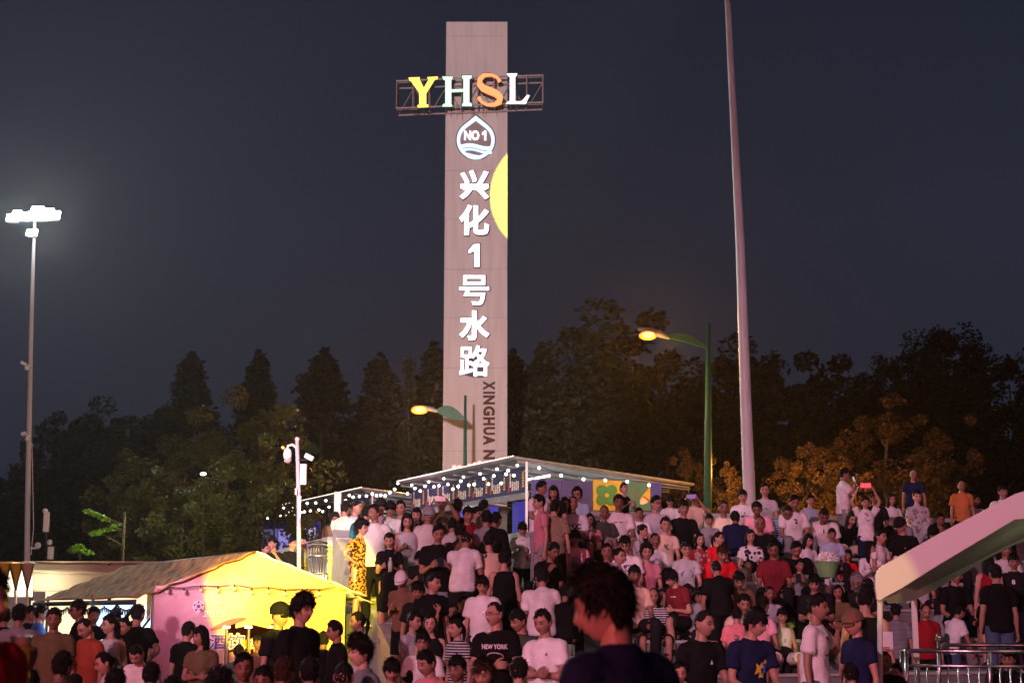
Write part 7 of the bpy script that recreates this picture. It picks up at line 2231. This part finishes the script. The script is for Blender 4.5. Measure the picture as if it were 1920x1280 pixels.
(217, 1156, 28, 'G', 'st', 10, 0, 0, 'short+cap=n', 't', 'n', 'l', 'k', 'm', 3, 'man in navy cap behind the bright faced woman'),
(233, 1175, 32, 'G', 'st', -20, 0, 0, 'tail', 't', 'o', 'l', 'k', 'f', 2, 'woman in dark olive top beside the bright faced woman'),
(250, 1180, 27, 'G', 'st', -30, 0, 0, 'long', 't', 'o', 'l', 'k', 'F', 2, 'girl behind the dark olive top'),
(259, 1152, 34, 'G', 'shr', 165, 0, 0, 'short', 't', 'k', 's', 'K', 'm', 2, 'man in black T-shirt, hand on hip, back turned by the tent'),
(297, 1151, 28, 'G', 'st', 150, 0, 0, 'short', 't', 'gs', 'l', 'k', 'm', 1, 'person in green grey at the tent corner'),
(256, 1227, 35, 'G', 'sb', -10, 0, 25, 'buzz', 't', 'w', 's', 'k', 'k', 1, 'smiling crew cut boy in white T-shirt, looking down'),
(196, 1243, 46, 'G', 'st', -65, 0, 12, 'tail', 't', 'W', 'l', 'k', 'f', 1, 'woman in profile facing left at the bottom left'),
(353, 1183, 36, 'G', 'st', 150, 0, 0, 'short', 't', 'k', 'l', 'k', 'm', 1, 'person in black turned away before the pink tent wall'),
(376, 1193, 37, 'G', 'sc', -5, -35, 0, 'bob', 't', 'o', 'l', 'k', 'f', 2, 'woman in olive T-shirt before the pink tent wall'),
(525, 1156, 38, 'G', 'st', 65, 0, 0, 'buzz+police=K', 't', 'K', 'l', 'k', 'm', 1, 'uniformed man in peaked cap lit yellow, looking right'),
(567, 1143, 50, 'G', 'st', 55, 0, 0, 'mop', 't', 'k', 'l', 'k', 'M', 1, 'tall man with wavy black hair and blue badge before the tent'),
(485, 1205, 34, 'G', 'st', 20, 0, 0, 'short', 't', 'b', 'l', 'k', 'm', 3, 'dark faced person left of the uniformed man'),
(448, 1222, 33, 'G', 'st', 170, 0, 0, 'buzz', 't', 'gs', 'l', 'k', 'm', 3, 'person in grey green shirt below the tent hatch'),
(628, 1183, 40, 'G', 'st', -70, 0, 0, 'short', 't', 'k', 'l', 'k', 'm', 2, 'man in black in profile facing left beside the tent edge'),
(606, 1200, 34, 'G', 'st', 200, 0, 0, 'short', 't', 'k', 'l', 'k', 'm', 3, 'dark haired head between badge man and profile man'),
(671, 1165, 33, 'G', 'st', -75, 0, 0, 'tail', 't', 'W', 'l', 'k', 'f', 2, 'ponytailed woman facing left before the stair wall'),
(676, 1222, 56, 'G', 'st', -58, 0, 0, 'mop', 't', 'g', 'l', 'k', 'f', 0, 'large pink lit face of a dark haired woman looking left'),
(735, 1257, 46, 'G', 'st', 8, 0, 12, 'fringe', 't', 'k', 'l', 'k', 'm', 1, 'boy looking at the camera at the bottom edge'),
(766, 1270, 42, 'G', 'st', 180, 0, 0, 'short', 't', 'w', 'l', 'k', 'm', 1, 'round black head seen from behind at the bottom edge'),
(800, 1243, 54, 'G', 'st', -45, 0, 12, 'short', 't', 'P', 'l', 'k', 'm', 1, 'man in pink red shirt frowning left at the bottom'),
(857, 1255, 54, 'G', 'st', -25, 0, 0, 'short', 't', 'k', 'l', 'k', 'm', 2, 'blurred man right of the pink red shirt'),
(907, 1263, 60, 'G', 'st', -15, 0, 12, 'mop:b', 't', 'b', 'l', 'k', 'f', 1, 'blurred brown haired woman at the bottom middle'),
(973, 1258, 54, 'G', 'st', 175, 0, 0, 'short', 't', 'k', 'l', 'k', 'm', 1, 'blurred black head from behind below the white folded arms'),
(1023, 1292, 46, 'G', 'st', 175, 0, 0, 'short', 't', 'k', 'l', 'k', 'm', 1, 'top of a dark head at the bottom edge below the white shirt'),
(1273, 1262, 48, 'G', 'st', 4, 0, 0, 'short', 't', 'k', 'l', 'k', 'm', 1, 'man facing the camera at the bottom edge right of the foreground man'),
(1320, 1169, 43, 'G0.2', 'i', 15, 35, 0, 'buzz', 't', 'k', 's', 'k', 'M', 2, 'large man in black T-shirt holding a bag, looking right'),
(1417, 1168, 43, 'G0.2', 'i', 20, 35, 12, 'fringe', 't', 'n', 's', 'k', 'm', 1, 'youth in navy T-shirt with colourful print'),
(1533, 1138, 43, 'G', 'sel', 62, 0, 0, 'short', 't', 'w', 'l', 'jean', 'm', 2, 'man in long white T-shirt, yellow light on his face'),
(1600, 1168, 43, 'G', 'st', -62, 0, 12, 'tail+cap=b', 't', 'n', 'l', 'k', 'f', 1, 'woman in brown peaked cap and navy T-shirt facing left'),
(1622, 1122, 42, 'G', 'st', 160, 0, 0, 'short', 'v', 'k', 'l', 'k', 'M', 1, 'person in black tank top turned away beside the canopy post'),
(1659, 1240, 43, 'G', 'st', -20, 0, 0, 'buzz', 't', 'k', 'l', 'k', 'm', 3, 'dark faced man at the bottom below the notice board'),
(1680, 1262, 40, 'G', 'st', -35, 0, 0, 'tail', 't', 'w', 'l', 'k', 'f', 1, 'woman in profile at the bottom left of the canopy post'),
(1891, 1236, 40, 'G', 'st', -30, 0, 0, 'short', 't', 'k', 'l', 'k', 'm', 3, 'man with dark hair at the bottom right edge'),
(1862, 1268, 36, 'G', 'st', 10, 0, 0, 'bob', 't', 'm', 'l', 'k', 'f', 2, 'head at the bottom right, left of the dark haired man'),
(1596, 1264, 46, 'G', 'st', 175, 0, 0, 'short', 't', 'k', 'l', 'k', 'm', 2, 'dark head from behind at the bottom, below the navy shirt'),
# ---- blurred foreground heads along the bottom left
(117, 1250, 58, 'G', 'st', 165, 0, 0, 'short', 't', 'k', 'l', 'k', 'm', 2, 'dark blurred head from behind below the olive T-shirt'),
(216, 1282, 64, 'G', 'st', 180, 0, 0, 'short', 't', 'k', 'l', 'k', 'm', 2, 'dark blurred head at the bottom left below the profile woman'),
(283, 1266, 52, 'G', 'st', 180, 0, 0, 'short', 't', 'k', 'l', 'k', 'm', 2, 'dark head from behind below the smiling boy'),
(140, 1285, 50, 'G', 'st', 150, 0, 0, 'buzz', 't', 'k', 'l', 'k', 'm', 2, 'second dark blurred head at the bottom left corner side'),
(55, 1284, 60, 'G', 'st', 175, 0, 0, 'short', 't', 'k', 'l', 'k', 'm', 2, 'dark head at the bottom left under the beer cup'),
(322, 1290, 50, 'G', 'st', 180, 0, 0, 'short', 't', 'k', 'l', 'k', 'm', 2, 'dark head from behind at the bottom before the pink wall'),
(410, 1288, 60, 'G', 'st', 175, 0, 0, 'mop', 't', 'k', 'l', 'k', 'm', 2, 'wide dark head at the bottom below the olive woman'),
(457, 1252, 60, 'G', 'st', 10, 0, 0, 'short', 't', 'm', 'l', 'k', 'm', 3, 'blurred face at the bottom below the grey green shirt'),
(533, 1262, 64, 'G', 'st', 160, 0, 0, 'short:b', 't', 'm', 'l', 'k', 'm', 2, 'blurred reddish head at the bottom below the badge man'),
(580, 1262, 60, 'G', 'st', 190, 0, 0, 'short', 't', 'm', 'l', 'k', 'm', 2, 'blurred dark red head right of the reddish one'),
(645, 1268, 62, 'G', 'st', 175, 0, 0, 'buzz', 't', 'm', 'l', 'k', 'm', 1, 'blurred red lit head left of the large pink face'),
(495, 1278, 62, 'G', 'st', -10, 0, 0, 'short', 't', 'k', 'l', 'k', 'm', 3, 'blurred dark face between two reddish heads at the bottom'),
(1950, 1262, 60, 'G', 'st', 180, 0, 0, 'short', 't', 'k', 'l', 'k', 'm', 2, 'dark head cut by the bottom right corner'),
]
ROOT = {}
for row in ROWS:
    try:
        ROOT[(row[0], row[1])] = place(row)
    except Exception as e_:
        print('PERSON FAILED', row[-1], e_); raise
# the big blurred man in the foreground, head bowed to the left
row = (1132, 1137, 120, 'G', 'st', -142, 35, 12, 'mop', 't', 'n', 'l', 'k', 'm', 1, 'large blurred man in the foreground with thick black hair and navy T-shirt')
fg = place(row); fg[0]['group'] = 'people in the crowd on the plaza'
# the blurred person in red at the left edge, holding up a cup of beer
row = (-28, 1128, 104, 'G', 'st', 60, 0, 0, 'short', 't', 'r', 'l', 'k', 'm', 2, 'blurred person in red at the left edge, holding a beer cup')
lf = place(row)

# shirts with their own known print, or known to be plain, use the plain cloth
for key in ((927, 1151), (828, 943), (1074, 944), (902, 1136), (1160, 942), (1078, 1009), (1018, 1166), (1287, 1029), (1260, 1155), (1258, 1083), (1417, 1168), (1623, 942), (1545, 966), (1533, 1138), (1589, 1041), (1901, 1054), (1320, 1169), (1354, 1124), (980, 992), (804, 966), (822, 1000), (732, 955), (893, 964), (567, 1143), (101, 1161), (525, 1156), (875, 1013), (1017, 1083)):
    for c_ in ROOT[key][0].children:
        if c_.name.startswith('shirt'): c_.material_slots[0].link = 'OBJECT'; c_.material_slots[0].material = M_fab
for c_ in fg[0].children:
    if c_.name.startswith('shirt'): c_.material_slots[0].link = 'OBJECT'; c_.material_slots[0].material = M_fab
# ---- prints, phones and things in hands
def pr(key, *a, **k): return print_on(ROOT[key][0], *a, **k)
WH = (.75, .72, .72)
pr((927, 1151), 'NEW YORK', 0, 0.16, 0.25, 0.045, WH)
pr((927, 1151), '', 0, 0.245, 0.085, 0.04, WH, shape=[(math.cos(a), math.sin(a) - 0.2) for a in np.linspace(0, PI, 12)])
pr((828, 943), '3c', 0.04, 0.17, 0.06, 0.04, WH)
pr((1074, 944), '•tc', 0, 0.20, 0.22, 0.09, (.02, .01, .03))
pr((902, 1136), 'WONO', 0, 0.20, 0.2, 0.045, (.3, .3, .34))
pr((1160, 942), '– –', -0.02, 0.17, 0.14, 0.014, (.03, .03, .04))
pr((1078, 1009), '', 0, 0.30, 0.06, 0.05, (.3, .16, .24), shape=[(math.cos(a), math.sin(a)) for a in np.linspace(0, 2 * PI, 16)[:-1]])
pr((1018, 1166), '', 0.075, 0.15, 0.014, 0.016, (.12, .10, .25), shape=[(0, 1), (1, -1), (-1, -1)])
pr((1287, 1029), '', 0, 0.24, 0.10, 0.06, (.10, .12, .35), shape=[(math.cos(a), math.sin(a)) for a in np.linspace(0, 2 * PI, 16)[:-1]])
pr((1260, 1155), '', 0, 0.23, 0.06, 0.055, (.10, .09, .09), shape=[(-1, -1), (1, -1), (1, 1), (-1, 1)])
pr((1258, 1083), '— —', 0, 0.16, 0.12, 0.012, WH)
for i, (dx, dz, w, h, c) in enumerate(((0.02, 0.27, .035, .05, (.7, .5, .03)), (0.085, 0.27, .035, .055, (.05, .15, .5)), (0.06, 0.24, .02, .03, (.8, .4, .4)), (0.05, 0.33, .03, .02, (.7, .55, .05)), (0.10, 0.21, .02, .02, (.7, .5, .03)))):
    pr((1417, 1168), '', dx, dz, w, h, c, shape=[(-1, -1), (0.2, -.6), (1, -1), (.6, 0.1), (1, 1), (0, .5), (-.8, 1), (-.6, 0)])
pr((1623, 942), '', -0.02, 0.20, 0.04, 0.06, (.05, .02, .05), shape=[(-1, -1), (-.2, -1), (-.1, 0), (.5, 0.1), (1, -.6), (1, .4), (.3, 1), (-.7, .9)])
pr((1623, 942), 'vst', 0.01, 0.29, 0.08, 0.025, (.05, .02, .05))
pr((1545, 966), '', 0, 0.17, 0.012, 0.03, (.06, .04, .05), shape=[(-1, -1), (1, -1), (.6, 1), (-.6, 1)])
pr((1533, 1138), '', -0.02, 0.20, 0.045, 0.09, (.10, .05, .05), shape=[(-1, -1), (.2, -1.1), (1, -.6), (.8, .5), (.4, 1), (-.8, .8)])
pr((1467, 1155), '', 0.02, 0.22, 0.02, 0.03, (.35, .42, .42), shape=[(-1, -1), (1, -1), (1, 1), (-1, 1)])
pr((1589, 1041), '', 0.03, 0.20, 0.02, 0.022, WH, shape=[(-1, -1), (1, -1), (0, 1)])
pr((1901, 1054), '8', -0.03, 0.17, 0.05, 0.07, WH)
pr((1320, 1169), '', 0.06, 0.20, 0.018, 0.02, WH, shape=[(-1, -1), (1, -1), (0, 1)])
pr((1354, 1124), '', 0, 0.22, 0.07, 0.05, (.02, .02, .04), shape=[(-1, -1), (1, -1), (1, 1), (-1, 1)])
pr((980, 992), '', 0, 0.24, 0.10, 0.20, C['R'], name='vest', shape=[(-1, -1.2), (1, -1.2), (1, .2), (.8, 1), (.3, 0.8), (-.3, 0.8), (-.8, 1), (-1, .2)])
pr((804, 966), '', 0.02, 0.26, 0.05, 0.22, C['P'], name='inner_shirt', shape=[(-1, -1), (1, -1), (.8, 1), (-.8, 1)])

def midhands(key, side=1):
    root, g = ROOT[key]; sh, el, wr, cu = g.arm[side]
    return wr + (wr - el).normalized() * 0.11
rt, g = ROOT[(828, 943)]
a, b_ = midhands((828, 943), 1), midhands((828, 943), -1)
ph = phone(rt, g, 1, 'white phone held up sideways by the tall filming man', (.75, .6, .65), at=(a + b_) / 2 + Vector((0, -0.03, 0.0)), tilt=0, rz=90)
rt, g = ROOT[(1302, 934)]
phone(rt, g, 1, 'blue phone held up by the man in grey brown shirt', (.03, .06, .4), at=(midhands((1302, 934), 1) + midhands((1302, 934), -1)) / 2, tilt=0, rz=90)
for key, lab in (((822, 1000), 'dark phone in the hands of the man in black on the stair'), ((788, 1046), 'phone held by the wavy haired boy in mid stair'), ((1493, 1028), 'phone held low by the man left of the bin'), ((1342, 1066), 'white phone held by the man in black, back turned'), ((972, 1164), 'phone in the hands of the man in profile, black T-shirt')):
    rt, g = ROOT[key]; phone(rt, g, 1, lab, at=(midhands(key, 1) + midhands(key, -1)) / 2 + Vector((0, -0.01, 0.02)), tilt=-35)
rt, g = ROOT[(1583, 889)]; phone(rt, g, -1, 'phone held to the face of the standing man at the top')
# red sign above the girl
rt, g = ROOT[(1623, 942)]
bpy.context.view_layer.update()
p = rt.matrix_world @ ((midhands((1623, 942), 1) + midhands((1623, 942), -1)) / 2)
sg = empty('hand_sign', p, 'small red sign held overhead by the girl in printed white T-shirt', 'sign')
m_ = MB(); m_.box((0, -0.03, 0.0), (0.165, 0.012, 0.075)); m_.build('board', emat('red_sign_glow', (1.0, 0.08, 0.14), 0.7), sg)
m_ = MB()
for x in (-0.05, 0.0, 0.045): m_.box((x, -0.039, 0.0), (0.022, 0.004, 0.035)); m_.box((x + 0.012, -0.0395, 0.008), (0.016, 0.004, 0.008))
m_.build('sign_marks', M_white, sg)
# cup of beer, large and blurred at the left edge
d = FPX * 0.232 / 104
cpos = P(38, 1232, d)
cup = empty('beer_cup', cpos, 'plastic cup of amber beer with foam, blurred, held at the left edge', 'cup')
m_ = MB(); m_.tube([(0, 0, -0.05), (0, 0, 0.045)], [0.033, 0.039], 24); m_.build('beer', mat('beer', (0.45, 0.13, 0.015), 0.1, emit=(0.8, 0.25, 0.02), estr=0.05), cup, smooth=True)
m_ = MB(); m_.tube([(0, 0, 0.0455), (0, 0, 0.068)], [0.040, 0.042], 24); m_.build('foam', mat('foam', (0.6, 0.42, 0.22), 0.8), cup, smooth=True)
M_cup = mat('clear_cup', (0.6, 0.5, 0.5), 0.08)
m_ = MB(); m_.tube([(0, 0, 0.0685), (0, 0, 0.084)], [0.0425, 0.0445], 24, cap=False); m_.tube([(0, 0, 0.083), (0, 0, 0.087)], [0.0465, 0.0465], 24); m_.build('cup_rim', M_cup, cup, smooth=True)
me, w = text_mesh('101', 0.001, 0.01); me.materials.append(M_white); o = link('cup_lettering', me, cup); o.location = (-0.012, -0.042, 0.01); o.rotation_euler = (PI / 2, 0, 0); o.scale = (0.02, 0.02, 1)
hv, hf = hand_mesh(0.75, 1); hm = pymesh('h', [(x, y, z) for x, y, z in hv], hf); hm.materials.append(M_skin)
at = hm.color_attributes.new('tint', 'FLOAT_COLOR', 'POINT'); at.data.foreach_set('color', [1.0] * 4 * len(hm.vertices))
# the hand and forearm belong to the person in red
fa = MB(); fa.tube([(0, 0, 0.0), (0.0, 0.02, 0.10), (0.0, 0.05, 0.26)], [0.027, 0.036, 0.045], 12)
b0 = len(hm.vertices)
vv = [tuple(v.co) for v in hm.vertices] + fa.v; ff = [list(q.vertices) for q in hm.polygons] + [[i + b0 for i in q] for q in fa.f]
hm = pymesh('holding_arm', vv, ff); hm.materials.append(M_skin); hm.polygons.foreach_set('use_smooth', [True] * len(hm.polygons))
at = hm.color_attributes.new('tint', 'FLOAT_COLOR', 'POINT'); at.data.foreach_set('color', [1.0] * 4 * len(hm.vertices))
o = link('holding_arm', hm); setcol(o, SKIN[2])
o.matrix_world = Matrix.Translation(cpos + Vector((-0.012, 0.047, -0.02))) @ Matrix.Rotation(R(18), 4, 'Z') @ Matrix.Rotation(R(170), 4, 'X') @ Matrix.Rotation(R(-68), 4, 'Y')
o.matrix_world = Matrix.Translation(cpos + Vector((0.0, 0.05, -0.055))) @ Matrix.Rotation(R(12), 4, 'Y') @ Matrix.Rotation(PI, 4, 'X') @ Matrix.Rotation(PI, 4, 'Z')
setp(o, lf[0])
# badge and lanyard of the tall man
rt, g = ROOT[(567, 1143)]
print_on(rt, '', 0.05, 0.34, 0.035, 0.055, (.05, .12, .55), name='badge', shape=[(-1, -1), (1, -1), (1, 1), (-1, 1)])
print_on(rt, '', 0.05, 0.19, 0.005, 0.10, (.05, .10, .4), name='lanyard', shape=[(-1, -1), (1, -1), (1.5, 1), (-.5, 1)])
# police epaulette, strap of the black dress
print_on(ROOT[(730, 1013)][0], '', 0.02, 0.22, 0.11, 0.2, (.10, .05, .05), name='shoulder_strap', shape=[(-1, -1), (-.82, -1), (1, 1), (.82, 1)])
# bottle in her hand
p = ROOT[(730, 1013)][0].matrix_world @ midhands((730, 1013), 1)
bt = empty('drink_bottle', p, 'small clear bottle with white cap held by the woman in black dress', 'bottle')
m_ = MB(); m_.tube([(0, -0.03, -0.09), (0, -0.03, 0.05), (0, -0.03, 0.08)], [0.03, 0.03, 0.013], 12); m_.build('bottle_body', mat('clear_plastic', (0.35, 0.4, 0.42), 0.12), bt, smooth=True)
m_ = MB(); m_.tube([(0, -0.03, 0.081), (0, -0.03, 0.105)], 0.015, 10); m_.build('bottle_cap', M_white, bt)
# glittering yellow bunch held by the woman in black before the clover panel
p = ROOT[(1170, 916)][0].matrix_world @ ((midhands((1170, 916), 1) + midhands((1170, 916), -1)) / 2 + Vector((0, -0.05, 0.12)))
by = empty('hand_clapper', p, 'glittery yellow clapper held up before the clover panel', 'clapper')
m_ = MB()
for i in range(9):
    a = -0.9 + 0.22 * i
    m_.prism([Vector((0, 0.01 * (i % 2), -0.08)), Vector((math.sin(a) * 0.12 + 0.02, 0.01 * (i % 2), math.cos(a) * 0.12)), Vector((math.sin(a + .2) * 0.12 - 0.01, 0.02 * (i % 2), math.cos(a + .2) * 0.12))], (0, 0.006, 0))
m_.build('fan_leaves', mat('gold_foil', (0.55, 0.34, 0.06), 0.35, metal=0.4), by)
# food bag of the large man
p = ROOT[(1320, 1169)][0].matrix_world @ ((midhands((1320, 1169), 1) + midhands((1320, 1169), -1)) / 2 + Vector((0, -0.02, 0.04)))
o = blob('food_bag', p, 0.10, (1.3, 0.8, 0.7), mat('thin_bag', (0.45, 0.16, 0.15), 0.15, spec=0.9), 0.5, 2.6, 8)
tag(o, 'crumpled reddish plastic bag held by the large man in black', 'bag')
print('PEOPLE', PCOUNT, 'bodies', len(BODY), 'shirts', len(SHIRT), 'tr', len(TROU))
dg = bpy.context.evaluated_depsgraph_get()
tot = {}
for o in bpy.data.objects:
    if o.type == 'MESH': tot[o.data.name] = sum(len(p.vertices) - 2 for p in o.data.polygons) if len(o.data.polygons) < 200000 else len(o.data.polygons) * 2
print('UNIQUE TRIS', sum(tot.values()))
# low stools under the three people who sit on the plaza
for key, lab in (((1320, 1169), 'low dark stool under the large man in black'), ((1417, 1168), 'low dark stool under the youth in navy printed shirt'), ((793, 1203), 'low dark stool under the boy with glasses')):
    rt = ROOT[key][0]; l_ = rt.location; h_ = l_.z - 0.012
    if h_ < 0.15: continue
    sw2 = empty('stool', (l_.x, l_.y, 0), lab, 'stool', 'low stools on the plaza', rz=rt.rotation_euler.z)
    m_ = MB(); m_.box((0, 0.06, h_ - 0.02), (0.34, 0.30, 0.04)); m_.build('seat', M_stone, sw2, bevel=0.006)
    for sx2 in (-1, 1):
        for sy2 in (-1, 1):
            m_ = MB(); m_.tube([(sx2 * 0.14, 0.06 + sy2 * 0.12, 0.005), (sx2 * 0.13, 0.06 + sy2 * 0.11, h_ - 0.04)], 0.015, 6); m_.build('leg', M_dark, sw2)
# ================================================================== THIN HAZE ADDED TO GIVE THE LAMPS HALOS
hz = MB(); hz.box((0, 39, 14.5), (364, 202, 31))
hm_ = bpy.data.materials.new('halo_haze'); hm_.use_nodes = True
hn = hm_.node_tree; hn.nodes.clear()
pv = hn.nodes.new('ShaderNodeVolumePrincipled'); pv.inputs['Density'].default_value = 0.00026; pv.inputs['Color'].default_value = (0.9, 0.9, 0.92, 1)
pv.inputs['Anisotropy'].default_value = 0.55
mo = hn.nodes.new('ShaderNodeOutputMaterial'); hn.links.new(pv.outputs[0], mo.inputs['Volume'])
tag(hz.build('halo_haze', hm_), kind='stuff')
